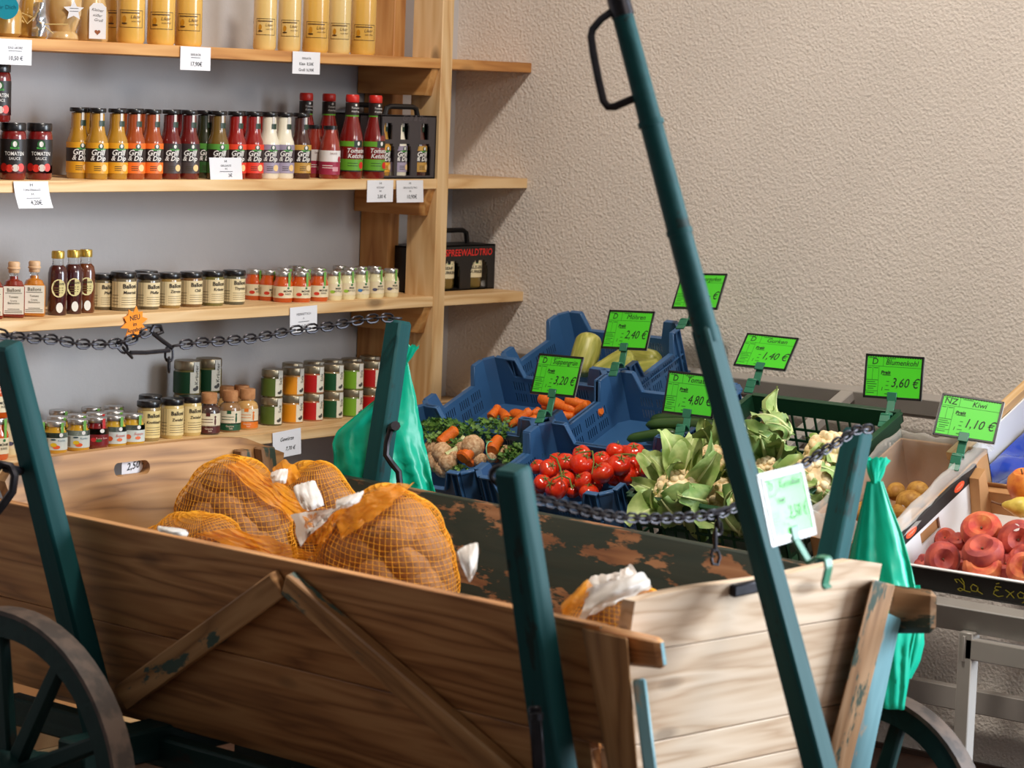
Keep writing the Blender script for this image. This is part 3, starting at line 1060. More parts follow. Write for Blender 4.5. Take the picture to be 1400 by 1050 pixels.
eg_b, eg_s = egg_t(0.0305, 0.25, (226, 178, 84)), egg_t(0.0262, 0.24, (230, 196, 122))
eg_m = egg_t(0.0275, 0.25, (230, 200, 130))
for px, t, y, lab in ((178, eg_b, -0.2, 'big yellow egg liqueur bottle beside the heart-tagged jar'), (219.5, eg_b, -0.2, 'big yellow egg liqueur bottle in the middle of the three'), (257, eg_b, -0.2, 'big yellow egg liqueur bottle above the 17,90 card'),
                      (160, eg_b, -0.12, 'yellow egg liqueur bottle half hidden in the back row'),
                      (361.5, eg_s, -0.2, 'slim pale egg liqueur bottle, first of the pair above the sauce row'), (395, eg_s, -0.2, 'slim pale egg liqueur bottle next to the wider ones'),
                      (431, eg_b, -0.2, 'pale egg liqueur bottle above the small and large price card'), (463, eg_m, -0.2, 'pale egg liqueur bottle, middle of the three wide ones'), (496, eg_b, -0.2, 'golden egg liqueur bottle nearest the ladder upright')):
    inst('egg_liqueur_bottle', 'bottle', lab, t, loc(on(px, 60, Y=y)[0], y, z1, math.radians(-44)), 'egg liqueur bottles on the top shelf')

tan, amber = J_(196, 160, 104), J_(186, 140, 62)
d = on(5, 45, Y=-0.19)
inst('tagged_liqueur_jar', 'jar', 'amber glass jar hung with a round turquoise tag', [
    ('glass', lathe_mesh('glass', [(0.0, 0.0), (0.028, 0.0), (0.036, 0.008), (0.037, 0.05), (0.026, 0.075), (0.02, 0.09), (0.02, 0.12), (0.0, 0.12)], [amber]))], loc(d[0], -0.19, z1))
inst('round_gift_tag', 'tag', 'round turquoise cardboard tag on the amber jar', [
    ('round_gift_tag', mesh('round_gift_tag', (lambda mb: (lathe(mb, [(0.0, -0.001), (0.0245, -0.001), (0.0245, 0.001), (0.0, 0.001)], 24), put_text(mb, 'für Dich', 0.012, 0, 0, lambda x, y: (x, y, 0.0014), 1), mb)[2])(MB()), [C_(24, 150, 176), C_(16, 100, 124)]))],
     mat4(RT, unit(np.cross(-FW, RT)), -FW, on(9, 10, Y=-0.238)))
d = on(42, 47, Y=-0.17)
inst('raffia_jar', 'jar', 'amber glass jar tied with raffia and a silver sachet', [
    ('glass', lathe_mesh('glass', [(0.0, 0.0), (0.03, 0.0), (0.034, 0.006), (0.028, 0.05), (0.022, 0.09), (0.02, 0.12), (0.0, 0.12)], [amber])),
    ('raffia_bow', (lambda mb: ([tube(mb, [(-0.03 + 0.002 * k, -0.034, 0.052), (-0.045 + 0.016 * k, -0.05, 0.03 + 0.012 * (k % 2)), (-0.05 + 0.03 * k, -0.052, 0.012 + 0.02 * (k % 3))], 0.0011, 5) for k in range(5)], mesh('raffia_bow', mb, [C_(214, 186, 122)]))[1])(MB())),
    ('silver_sachet', (lambda mb: (grid(mb, lambda u, v: (0.012 + (u - 0.5) * (0.024 + 0.006 * v), -0.046 - 0.008 * math.sin(math.pi * u) + 0.004 * math.sin(9 * v + 5 * u), 0.075 - 0.07 * v), 8, 10), mesh('silver_sachet', mb, [plain('silver_foil', (200, 204, 212), 0.2, metal=0.9)]))[1])(MB()))], loc(d[0], -0.17, z1, math.radians(-35)))
d = on(86, 48, Y=-0.18)
inst('apothecary_jar', 'jar', 'footed glass jar of tan powder with a star tag', [
    ('glass', lathe_mesh('glass', [(0.0, 0.0), (0.031, 0.0), (0.033, 0.004), (0.031, 0.012), (0.026, 0.018), (0.03, 0.03), (0.038, 0.055), (0.039, 0.1), (0.03, 0.12), (0.0, 0.12)], [tan])),
    ('star_tag', (lambda mb: (prism(mb, [((0.022 if k % 2 == 0 else 0.0105) * math.sin(k * math.pi / 5), (0.022 if k % 2 == 0 else 0.0105) * math.cos(k * math.pi / 5)) for k in range(10)], 0.0015, 0, loc(0.02, -0.043, 0.062)),
                              [quad(mb, 0.012, 0.066 - 0.006 * k, 0.03, 0.067 - 0.006 * k, lambda x, y: (x, -0.0442, y), 1) for k in range(2)], mesh('star_tag', mb, [M_['paper'], GY]))[2])(MB()))], loc(d[0], -0.18, z1, math.radians(-40)))
d = on(126, 50, Y=-0.18)
inst('hearted_jar', 'jar', 'glass jar of tan powder with a white heart label tag', [
    ('glass', lathe_mesh('glass', [(0.0, 0.0), (0.031, 0.0), (0.034, 0.005), (0.033, 0.06), (0.026, 0.09), (0.026, 0.12), (0.0, 0.12)], [tan])),
    ('heart_tag', (lambda mb: (prism(mb, [(-0.0175, 0.004), (0.0175, 0.004), (0.0175, 0.07), (0.009, 0.079), (-0.009, 0.079), (-0.0175, 0.07)], 0.0015, 0, loc(0.012, -0.0375, 0.002)),
                               put_text(mb, 'Kleiner', 0.0085, 0.012, 0.066, lambda x, y: (x, -0.0386, y), 1, shear=0.3, rot=-0.12), put_text(mb, 'süßer', 0.0085, 0.012, 0.055, lambda x, y: (x, -0.0386, y), 1, shear=0.3, rot=-0.12), put_text(mb, 'Gruß', 0.0085, 0.014, 0.045, lambda x, y: (x, -0.0386, y), 1, shear=0.3, rot=-0.12),
                               mb.add([(0.012 + 0.0062 * 16 * math.sin(t) ** 3 / 16, -0.0386, 0.02 + 0.0062 * (13 * math.cos(t) - 5 * math.cos(2 * t) - 2 * math.cos(3 * t) - math.cos(4 * t)) / 16) for t in np.linspace(0, 2 * math.pi, 24, endpoint=False)], [list(range(24))[::-1]], 2),
                               mesh('heart_tag', mb, [M_['paper'], GY, C_(150, 90, 60)]))[-1])(MB()))], loc(d[0], -0.18, z1, math.radians(-44)))

# ------------------------------------------------------------------ third shelf
z3 = SZ[3]


def vin_t(col):
    g = MB()
    box(g, (0, 0, 0.034), (0.046, 0.046, 0.068), ch=0.004)
    lathe(g, [(0.0205, 0.068), (0.017, 0.076), (0.009, 0.08), (0.0085, 0.086), (0.0, 0.0865)], 20)
    lb = MB()
    f = flatmap((0, -0.0233, 0), (1, 0, 0), (0, 0, 1), (0, -1, 0), 0.0003)
    quad(lb, -0.021, 0.008, 0.021, 0.07 - 0.004, f, 0)
    f2 = flatmap((0, -0.0233, 0), (1, 0, 0), (0, 0, 1), (0, -1, 0), 0.0008)
    for s, sz, zz in (('Balloni', 0.0105, 0.058), ('Tomate', 0.006, 0.044), ('Crema', 0.005, 0.036), ('Balsamico', 0.006, 0.031)):
        put_text(lb, s, sz, 0, zz, f2, 1)
    for zz, w in ((0.0515, 0.017), (0.018, 0.012), (0.0145, 0.018), (0.011, 0.018)):
        quad(lb, -w, zz, w, zz + 0.001, f2, 1)
    return [('glass', mesh('glass', g, [J_(*col)])),
            ('neck', lathe_mesh('neck', [(0.0085, 0.085), (0.0082, 0.094), (0.0, 0.0945)], [M_['glass']])),
            ('stopper', lathe_mesh('stopper', [(0.0, 0.0925), (0.0105, 0.0925), (0.0115, 0.094), (0.0115, 0.1), (0.0135, 0.101), (0.0135, 0.1035), (0.012, 0.105), (0.0125, 0.113), (0.0105, 0.116), (0.0, 0.1165)], [C_(214, 176, 136)])),
            ('label', mesh('label', lb, [C_(232, 226, 208), C_(70, 66, 50)]))]


va, vb = vin_t((128, 38, 22)), vin_t((190, 116, 34))
for px, t, lab in ((46, vb, 'square amber vinegar bottle with cream label next to the dark syrup'), (18, va, 'square red vinegar bottle with cream label beside the amber one'), (-11, va, 'square red vinegar bottle cut by the edge of the frame')):
    inst('vinegar_bottle', 'bottle', lab, t, loc(on(px, 436, Y=-0.185)[0], -0.185, z3, math.radians(-40)), 'square vinegar bottles')


def syr_t(col):
    return [('glass', lathe_mesh('glass', [(0.0, 0.0), (0.0185, 0.0), (0.0205, 0.004), (0.0207, 0.088), (0.018, 0.1), (0.0125, 0.106), (0.0, 0.1065)], [J_(*col)])),
            ('neck', lathe_mesh('neck', [(0.0125, 0.1055), (0.0115, 0.112), (0.0115, 0.122), (0.0, 0.1225)], [M_['glass']])),
            ('cap', lathe_mesh('cap', [(0.0, 0.12), (0.0135, 0.12), (0.0138, 0.122), (0.0138, 0.134), (0.0125, 0.136), (0.0, 0.1362)], [M_['lid_gold']])),
            ('label', label_part(0.0208, [], [('Balloni', 0.0085, 2, 0.068, C_(60, 52, 20), dict(bold=0.01))], [(0, 0.058, 0.0165, 0.0195, C_(222, 210, 150)), (6, 0.017, 0.0075, 0.011, C_(228, 226, 216))],
                                 [(-28, 28, 0.058, 0.0595, C_(110, 96, 50)), (-28, 28, 0.053, 0.0545, C_(110, 96, 50)), (-24, 24, 0.048, 0.0495, C_(110, 96, 50))]))]


sd, sb = syr_t((62, 16, 18)), syr_t((96, 44, 18))
for px, t, y, lab in ((78, sd, -0.19, 'dark syrup bottle with gold cap next to the vinegar'), (99, sd, -0.18, 'dark syrup bottle with gold cap, middle of three'), (116, sb, -0.175, 'brown syrup bottle with gold cap next to the spice jars')):
    inst('syrup_bottle', 'bottle', lab, t, loc(on(px, 432, Y=y)[0], y, z3, math.radians(-34)), 'syrup bottles')


def spice_t(col, lcol=(222, 204, 160), h=0.078, r=0.0255, name='Pfeffer'):
    return [('glass', lathe_mesh('glass', [(0.0, 0.0), (r * 0.93, 0.0), (r, 0.004), (r, h * 0.8), (r * 0.93, h * 0.85), (0.0, h * 0.855)], [J_(*col)])),
            ('lid', lathe_mesh('lid', [(0.0, h * 0.845), (r * 1.0, h * 0.845), (r * 1.04, h * 0.87), (r * 1.04, h * 0.97), (r * 0.98, h), (r * 0.9, h * 0.995), (0.0, h * 0.99)], [M_['lid_black']])),
            ('label', label_part(r, [(h * 0.09, h * 0.76, -75, 75, C_(*lcol)), (h * 0.09, h * 0.76, -75, -28, C_(*[int(c * 0.86) for c in lcol]))],
                                 [('Balloni', 0.0125, 22, h * 0.64, BK, dict(bold=0.02)), (name, 0.009, 24, h * 0.48, BK, dict(bold=0.015, shear=0.1))], [],
                                 [(-20, 66, h * (0.16 + 0.06 * k), h * (0.172 + 0.06 * k), C_(110, 96, 70)) for k in range(4)] + [(-70, -36, h * (0.16 + 0.08 * k), h * (0.175 + 0.08 * k), C_(120, 104, 76)) for k in range(4)]))]


SP = [spice_t((104, 92, 70), name='Meersalz'), spice_t((96, 84, 60), name='Pfeffer'), spice_t((150, 118, 62), name='Zitrone'), spice_t((120, 86, 48), name='Chili'), spice_t((112, 104, 52), name='Kräuter'), spice_t((86, 84, 66), name='Thymian')]
for px, k, y, lab in ((139.5, 1, -0.13, 'spice jar with black lid half hidden behind the syrup bottles'), (168, 0, -0.17, 'big grey spice jar with black lid above the orange star'), (199, 1, -0.1, 'spice jar in the back row, only its lid showing'), (202, 1, -0.17, 'spice jar with black lid, second from the orange star'),
                      (231, 2, -0.17, 'yellowish spice jar with black lid, third from the orange star'), (260.5, 3, -0.17, 'brownish spice jar with black lid, fourth from the orange star'), (290, 4, -0.17, 'olive spice jar with black lid, fifth from the orange star'), (319, 5, -0.17, 'spice jar with black lid next to the orange spread jars')):
    inst('spice_jar', 'jar', lab, SP[k], loc(on(px, 424, Y=y)[0], y, z3, math.radians(-30), 1.08 if px == 168 else 1.0), 'black-lidded spice jars on the third shelf')


def baby_t(col, r, h, bands, texts=(), ovals=(), quads=(), lid='lid_silver'):
    return [('glass', lathe_mesh('glass', [(0.0, 0.0), (r * 0.9, 0.0), (r, 0.004), (r, h * 0.56), (r * 0.97, h * 0.64), (r * 0.8, h * 0.74), (r * 0.78, h * 0.86), (0.0, h * 0.865)], [J_(*col)])),
            ('lid', lathe_mesh('lid', [(0.0, h * 0.85), (r * 0.83, h * 0.85), (r * 0.85, h * 0.87), (r * 0.85, h * 0.975), (r * 0.8, h), (r * 0.72, h * 0.985), (0.0, h * 0.985)], [M_[lid]])),
            ('label', label_part(r, bands, texts, ovals, quads))]


CRM = C_(228, 214, 180)
SEAL = C_(110, 170, 70)
mo = baby_t((204, 84, 22), 0.0232, 0.076, [(0.011, 0.04, -130, 130, CRM), (0.04, 0.075, 18, 34, SEAL)], [('MÖHRE', 0.0068, 20, 0.028, BK, dict(bold=0.01)), ('KREN', 0.006, 20, 0.021, BK)], [(-24, 0.02, 0.0068, 0.0042, C_(206, 60, 40)), (20, 0.036, 0.003, 0.0028, C_(40, 110, 60))], [(-110, -60, 0.016, 0.034, C_(200, 184, 150))])
kr = lambda c: baby_t((232, 222, 178), 0.0198, 0.073, [(0.012, 0.042, -130, 130, CRM), (0.042, 0.072, 18, 34, SEAL)], [('MEER', 0.0062, 20, 0.03, BK, dict(bold=0.01)), ('RETTICH', 0.006, 20, 0.023, BK, dict(fit=0.02))], [(-22, 0.022, 0.006, 0.004, C_(*c)), (20, 0.038, 0.003, 0.0028, C_(40, 110, 60))], [])
kg, kb, kd = kr((150, 190, 60)), kr((70, 130, 190)), kr((84, 84, 110))
for i, (px, y, lab) in enumerate(((411, -0.2, 'orange carrot spread jar, the front one above the 2 euro card'), (435, -0.2, 'orange carrot spread jar next to the cream horseradish jars'), (386.5, -0.18, 'orange carrot spread jar, third from the cream ones'),
                       (367, -0.135, 'orange carrot spread jar, fourth from the cream ones'), (347, -0.1, 'orange carrot spread jar nearest the spice jars'), (414, -0.13, 'orange carrot spread jar in the second row, lid showing above the front one'),
                       (434, -0.13, 'orange carrot spread jar in the second row beside the cream jars'), (388, -0.1, 'orange carrot spread jar in the back row, middle lid'), (404, -0.06, 'orange carrot spread jar in the very last row'))):
    inst('carrot_spread_jar', 'jar', lab, mo, loc(on(px, 412, Y=y)[0], y, z3, math.radians(-34)) @ Matrix.Diagonal((1, 1, 0.93, 1)), 'orange spread jars with silver lids')
for px, t, y, lab in ((456, kg, -0.2, 'cream horseradish jar with green dot next to the orange jars'), (474.5, kg, -0.2, 'cream horseradish jar with green dot, second from the orange jars'), (493.5, kb, -0.2, 'cream horseradish jar with blue dot'), (513.5, kd, -0.2, 'cream horseradish jar with dark dot, middle of the row end'), (533.5, kd, -0.2, 'cream horseradish jar at the row end by the ladder'),
                      (463, kg, -0.08, 'cream horseradish jar in the last row, lid above the first pair'), (478, kg, -0.13, 'cream horseradish jar in the second row behind the green dots'), (492, kb, -0.12, 'cream horseradish jar in the second row behind the blue dot'), (511, kd, -0.13, 'cream horseradish jar in the second row behind the dark dot')):
    inst('horseradish_jar', 'jar', lab, t, loc(on(px, 409, Y=y)[0], y, z3, math.radians(-34)) @ Matrix.Diagonal((1, 1, 0.94, 1)), 'cream horseradish jars with silver lids')

# ------------------------------------------------------------------ fourth shelf
z4 = SZ[4]
DG, LG = C_(20, 62, 36), C_(206, 212, 206)
sup = baby_t((206, 154, 30), 0.0262, 0.084, [(0.01, 0.056, -150, 150, LG), (0.042, 0.056, -150, 150, DG), (0.056, 0.083, 22, 38, SEAL)], [('Kürbis', 0.007, 28, 0.035, C_(80, 120, 140))],
             [(24, 0.05, 0.0045, 0.0055, WH), (-12, 0.024, 0.007, 0.0055, C_(226, 190, 40)), (2, 0.018, 0.008, 0.005, C_(232, 96, 50)), (-14, 0.038, 0.006, 0.002, C_(40, 70, 80))], [(-130, -40, 0.013, 0.04, C_(150, 146, 136))])
tomt = baby_t((206, 160, 44), 0.0262, 0.084, [(0.01, 0.056, -150, 150, LG), (0.042, 0.056, -150, 150, DG), (0.056, 0.083, 22, 38, SEAL)], [('Suppe', 0.01, 26, 0.032, C_(200, 60, 50), dict(shear=0.3))],
              [(24, 0.05, 0.0045, 0.0055, WH), (-28, 0.024, 0.0065, 0.0065, C_(220, 100, 50)), (20, 0.021, 0.0065, 0.0045, C_(226, 110, 60))], [])
rt = baby_t((120, 12, 18), 0.0262, 0.084, [(0.01, 0.056, -150, 150, C_(120, 14, 20)), (0.04, 0.056, -150, 150, DG), (0.056, 0.083, 22, 38, C_(200, 30, 30))], [('Rote Bete', 0.007, 22, 0.03, C_(226, 180, 170))],
            [(22, 0.05, 0.0055, 0.0055, WH), (-20, 0.026, 0.006, 0.006, C_(200, 30, 40)), (4, 0.024, 0.008, 0.004, C_(50, 110, 50))], [])
for px, t, y, lab in ((75, sup, -0.2, 'yellow pumpkin soup jar beside the green cart stake, front row'), (105.5, sup, -0.2, 'yellow pumpkin soup jar next to the dark red jar, front row'), (131.5, rt, -0.2, 'dark red beetroot jar between yellow jars'), (156, tomt, -0.2, 'yellow jar with tomato label next to the dark red jar'), (181, tomt, -0.2, 'yellow jar with tomato label next to the spice jars'),
                      (49, sup, -0.17, 'yellow soup jar half hidden by the green cart stake'), (78, sup, -0.14, 'yellow soup jar in the second row behind the first front jar'), (105, sup, -0.14, 'yellow soup jar in the second row behind the second front jar'), (131, rt, -0.14, 'dark red jar in the second row'), (155, tomt, -0.14, 'yellow tomato-label jar in the second row'),
                      (80, sup, -0.06, 'yellow soup jar in the last row, lid nearest the green stake'), (124, sup, -0.06, 'yellow soup jar in the last row, lid farther along'), (155, tomt, -0.075, 'yellow soup jar in the last row behind the tomato labels')):
    inst('soup_jar', 'jar', lab, t, loc(on(px, 612, Y=y)[0], y, z4, math.radians(-36)) @ Matrix.Diagonal((1, 1, 0.8, 1)), 'soup jars with silver lids')
inst('spread_jar', 'jar', 'orange jar with cream label at the end of the lowest shelf', mo, loc(on(-6, 625, Y=-0.2)[0], -0.2, z4, math.radians(-20), 1.15), 'spread jars at the shelf end')
inst('spread_jar', 'jar', 'orange jar stacked on another at the end of the lowest shelf', mo, loc(on(-6, 625, Y=-0.2)[0], -0.2, z4 + 0.0875, math.radians(-20), 1.15), 'spread jars at the shelf end')
inst('spread_jar', 'jar', 'brown jar glimpsed behind the green cart stake', kd, loc(on(14, 625, Y=-0.16)[0], -0.16, z4, math.radians(-20), 1.1), 'spread jars at the shelf end')

SQ = [spice_t((150, 126, 76), (226, 204, 140), 0.089, 0.0258, 'Knoblauch'), spice_t((206, 178, 110), (230, 208, 150), 0.089, 0.0258, 'Zwiebel')]
for px, k, y, lab in ((202.5, 0, -0.175, 'spice jar with black lid next to the yellow soup jars, lowest shelf'), (204.5, 0, -0.1, 'spice jar in the back row on the lowest shelf, only its lid showing'), (234.5, 1, -0.175, 'cream spice jar with black lid in the middle of the lowest shelf'), (259, 1, -0.165, 'cream spice jar with black lid beside the corked bottles')):
    inst('spice_jar', 'jar', lab, SQ[k], loc(on(px, 600, Y=y)[0], y, z4, math.radians(-34)), 'black-lidded spice jars on the lowest shelf')


def cork_t(col, acc):
    return [('glass', lathe_mesh('glass', [(0.0, 0.0), (0.022, 0.0), (0.0242, 0.004), (0.0242, 0.05), (0.021, 0.058), (0.0145, 0.063), (0.014, 0.068), (0.0, 0.0685)], [J_(*col)])),
            ('cork', lathe_mesh('cork', [(0.0, 0.066), (0.0168, 0.066), (0.0172, 0.069), (0.0172, 0.086), (0.0162, 0.0885), (0.0, 0.089)], [M_['cork']])),
            ('label', label_part(0.0243, [(0.018, 0.046, -120, 120, C_(226, 216, 190)), (0.004, 0.02, -120, 120, C_(*acc))], [('Gewürz', 0.0055, -4, 0.0135, C_(240, 220, 200)), ('Salz', 0.0055, 2, 0.0085, C_(240, 220, 200))],
                                 [(30, 0.029, 0.0022, 0.0085, C_(*acc)), (30, 0.039, 0.0024, 0.0024, C_(*acc))], [(-20, 2, 0.04, 0.0475, C_(*acc)), (-50, 16, 0.033, 0.0342, C_(*acc)), (-50, 16, 0.027, 0.0282, C_(*acc))]))]


ck = [cork_t((70, 50, 46), (84, 32, 32)), cork_t((150, 112, 74), (30, 84, 56)), cork_t((206, 160, 96), (226, 120, 30))]
for px, k, y, lab in ((285, 0, -0.175, 'corked spice bottle with maroon label on the lowest shelf'), (313.5, 1, -0.17, 'corked spice bottle with dark green label'), (337, 2, -0.165, 'corked spice bottle with orange label'), (308, 2, -0.1, 'corked spice bottle in the back row behind the green one'), (329, 1, -0.11, 'corked spice bottle in the back row behind the orange one')):
    inst('corked_spice_bottle', 'bottle', lab, ck[k], loc(on(px, 592, Y=y)[0], y, z4, math.radians(-40), 1.06), 'corked spice bottles')


def herb_t(acc, content, scr='Salz'):
    r, h = 0.0262, 0.0655
    return [('glass', lathe_mesh('glass', [(0.0, 0.0), (r * 0.93, 0.0), (r, 0.003), (r, h * 0.66), (r * 0.95, h * 0.72), (r * 0.88, h * 0.75), (0.0, h * 0.755)], [J_(*content)])),
            ('lid', lathe_mesh('lid', [(0.0, h * 0.74), (r * 0.95, h * 0.74), (r * 0.98, h * 0.77), (r * 0.98, h * 0.96), (r * 0.93, h), (0.0, h * 0.995)], [M_['lid_bronze']])),
            ('label', label_part(r, [(h * 0.06, h * 0.68, -95, 12, C_(*acc)), (h * 0.06, h * 0.68, 12, 60, C_(226, 222, 204)), (h * 0.68, h * 0.98, 28, 60, C_(214, 214, 206))],
                                 [(scr, 0.012, 44, h * 0.6, C_(60, 60, 56), dict(rot=math.pi / 2))], [(36, h * 0.18, 0.005, 0.0035, C_(70, 70, 66)), (46, h * 0.22, 0.0035, 0.0045, C_(70, 70, 66))], []))]


HT = {'green': herb_t((84, 104, 38), (74, 70, 30)), 'orange': herb_t((234, 150, 26), (196, 140, 70)), 'red': herb_t((186, 24, 24), (170, 96, 60)), 'dark': herb_t((22, 80, 44), (150, 130, 90)), 'lime': herb_t((120, 170, 40), (110, 130, 60)), 'grey': herb_t((70, 74, 96), (120, 110, 90))}
H_ = 0.0658
cn = {'green': 'olive green', 'orange': 'orange', 'red': 'red', 'dark': 'dark green', 'lime': 'lime green', 'grey': 'grey blue'}
for px, k, y in ((371, 'green', -0.145), (399.5, 'orange', -0.145), (427, 'red', -0.145), (454, 'dark', -0.145), (481, 'lime', -0.145), (507, 'red', -0.145), (560, 'grey', -0.12)):
    X = on(px, 575, Y=y)[0]
    for j in (0, 1):
        nm = 'next to the ladder' if k == 'grey' else ('by the green bag' if px == 507 else 'in the front row')
        inst('herb_salt_jar', 'jar', '%s of two stacked %s labelled herb salt jars %s' % (('lower', 'upper')[j], cn[k], nm), HT[k], loc(X, y, z4 + j * H_, math.radians(-40 + random.uniform(-3, 3))), 'stacked herb salt jars')
for px, k, y in ((398, 'orange', -0.07), (427, 'red', -0.07), (452, 'dark', -0.07), (478, 'lime', -0.075), (503, 'red', -0.06)):
    X = on(px, 575, Y=y)[0]
    for j in (0, 1):
        inst('herb_salt_jar', 'jar', '%s of two stacked %s herb salt jars %s' % (('lower', 'upper')[j], cn[k], 'in the back row' if px != 503 else 'at the back corner by the green bag'), HT[k], loc(X, y, z4 + j * H_, math.radians(-40)), 'stacked herb salt jars')
gr = herb_t((16, 70, 40), (110, 104, 60), 'Kräuter')
for px, y in ((255, -0.075), (284, -0.065)):
    X = on(px, 560, Y=y)[0]
    for j in (0, 1):
        inst('green_herb_jar', 'jar', '%s of two stacked dark green jars at the back, %s' % (('lower', 'upper')[j], 'behind the cream spice jar' if px == 255 else 'behind the corked bottles'), gr, loc(X, y, z4 + j * 0.079, math.radians(-44), 1.2), 'stacked dark green herb jars')


# ------------------------------------------------------------------ price cards on the shelf edges
def price_card(label, px0, py0, px1, py1, lines, Y=YF - 0.0035, curl=0.0, tilt=0.0, lean=0.0, sk=0.0):
    a, b = on(px0, py0, Y=Y), on(px1, py1, Y=Y)
    cx, cz = (a[0] + b[0]) / 2, (a[2] + b[2]) / 2
    w, h = b[0] - a[0], a[2] - b[2]
    mb = MB()

    def f(x, z, off=0.0):
        t = 0.5 - z / h
        c = curl * t * t
        x2 = x * math.cos(tilt) - z * math.sin(tilt) + sk * t
        z2_ = x * math.sin(tilt) + z * math.cos(tilt)
        return (x2, -c - lean * t - off, z2_)
    grid(mb, lambda u, v: f((u - 0.5) * w, (0.5 - v) * h), 3, 6)
    grid(mb, lambda u, v: f((0.5 - u) * w, (0.5 - v) * h, -0.0008), 3, 6)
    for s, sz, x, z, kw in lines:
        kw = dict(kw)
        m = kw.pop('m', 1)
        if s.startswith('bar'):
            quad(mb, (x - sz / 2) * w, z * h - 0.0006, (x + sz / 2) * w, z * h + 0.0006, lambda p, q: f(p, q, 0.0006), m)
        else:
            put_text(mb, s, sz * h, x * w, z * h, lambda p, q: f(p, q, 0.0006), m, **kw)
    o = link('price_card', mesh('price_card', mb, [M_['paper'], M_['print_grey'], M_['black_print']]), None, loc(cx, Y, cz))
    return tag(o, label, 'price card', 'white price cards on the shelves')


hd = lambda t, p, **k: [(t, 0.13, 0, 0.16, dict(fit=0.055)), ('bar', 0.3, 0, 0.04, {}), (p, 0.25, 0.02, -0.24, dict(bold=0.012))]
mono = lambda: [('bar', 0.22, 0, 0.3, {}), ('bar', 0.22, 0, 0.26, dict(m=2)), ('H', 0.16, 0, 0.38, dict(m=2, wide=1.3)), ('H', 0.13, 0, -0.0, dict(m=2, wide=1.3))]
price_card('white price card below the tagged jars at the top shelf end', -2, 52.5, 43, 89.5, [('EDLE LIKÖRE', 0.13, 0, 0.16, dict(fit=0.1)), ('bar', 0.4, 0, 0.04, {}), ('bar', 0.02, 0, 0.28, {}), ('10,50 €', 0.24, 0.02, -0.25, dict(bold=0.012))])
price_card('white price card below the three big yellow liqueur bottles', 247, 63, 287.5, 97, hd('EIERLIKÖR', '17,90€'))
price_card('white price card with two prices on the top shelf edge', 400.5, 70, 437, 102, [('EIERLIKÖR', 0.13, 0, 0.2, dict(fit=0.05)), ('Klein  8,50€', 0.19, 0, -0.05, dict(bold=0.008)), ('Groß 16,90€', 0.19, 0, -0.32, dict(bold=0.008))])
price_card('white curled price card reading 4,20 euro under the red jars', 18.5, 248, 65, 284, [('TOMATENSAUCE', 0.11, 0, 0.17, dict(fit=0.075)), ('4,20€', 0.24, 0.06, -0.3, dict(bold=0.012)), ('bar', 0.4, 0, -0.13, {})] + [('H', 0.15, 0, 0.36, dict(m=2, wide=1.5)), ('H', 0.13, 0, 0.02, dict(m=2, wide=1.5))], curl=0.012, sk=0.005)
price_card('white price card reading 3 euro standing before the sauces', 286, 215.5, 329, 246, [('GRILLSAUCE', 0.12, 0, 0.14, dict(fit=0.05)), ('3€', 0.22, 0.12, -0.3, dict(bold=0.008)), ('bar', 0.4, 0, -0.12, {}), ('H', 0.15, 0, 0.34, dict(m=2, wide=1.5)), ('H', 0.13, 0, 0.0, dict(m=2, wide=1.5))], Y=-0.236, sk=0.006)
price_card('white price card below the ketchup bottles', 502.5, 246.5, 537, 276, [('KETCHUP', 0.12, 0, 0.16, dict(fit=0.04)), ('3,80 €', 0.23, 0.06, -0.25, dict(bold=0.01)), ('H', 0.15, 0, 0.36, dict(m=2, wide=1.5)), ('H', 0.13, 0, 0.0, dict(m=2, wide=1.5))])
price_card('white price card reading 10,90 euro next to the ladder upright', 542, 246.5, 577.5, 276.5, [('GRILLSAUCE TRIO', 0.12, 0, 0.16, dict(fit=0.055)), ('10,90€', 0.25, 0.06, -0.25, dict(bold=0.008)), ('H', 0.15, 0, 0.36, dict(m=2, wide=1.5)), ('H', 0.13, 0, 0.0, dict(m=2, wide=1.5))], sk=0.004)
price_card('white price card reading 2 euro below the spread jars', 397, 420, 433, 452, [('MEERRETTICH', 0.13, 0, 0.2, dict(fit=0.05)), ('je', 0.1, 0, 0.04, {}), ('bar', 0.4, 0, -0.1, {}), ('2€', 0.24, 0, -0.32, dict(bold=0.01))], tilt=0.03)
price_card('white handwritten price card on the lowest shelf edge', 373.5, 590.5, 411, 622, [('Gewürze', 0.2, 0, 0.18, dict(m=2, shear=0.3, bold=0.012)), ('7,70 €', 0.2, 0.12, -0.2, dict(m=2, shear=0.3, bold=0.012)), ('je', 0.16, -0.3, -0.24, dict(m=2, shear=0.3))], tilt=0.06)

# orange star card
c = on(184, 442, Y=YF - 0.004)
mb = MB()
n = 10
poly = []
for k in range(2 * n):
    r_ = (0.038 if k % 2 == 0 else 0.024) * (1 + 0.12 * math.sin(k * 2.3))
    a = k * math.pi / n + 0.1
    poly.append((r_ * math.sin(a), r_ * math.cos(a)))
prism(mb, poly, 0.0016)
fm = flatmap((0, -0.0012, 0), (1, 0, 0), (0, 0, 1), (0, -1, 0), 0)
for s, sz, zz in (('NEU', 0.0155, 0.012), ('im', 0.012, -0.002), ('Angebot', 0.0125, -0.0145)):
    put_text(mb, s, sz, 0, zz, fm, 1, rot=0.12, bold=0.012)
tag(link('star_card', mesh('star_card', mb, [M_['orange_card'], M_['black_print']]), None, loc(c[0], c[1], c[2], 0, 1.0)), 'orange star-shaped card with writing on the third shelf edge', 'card')
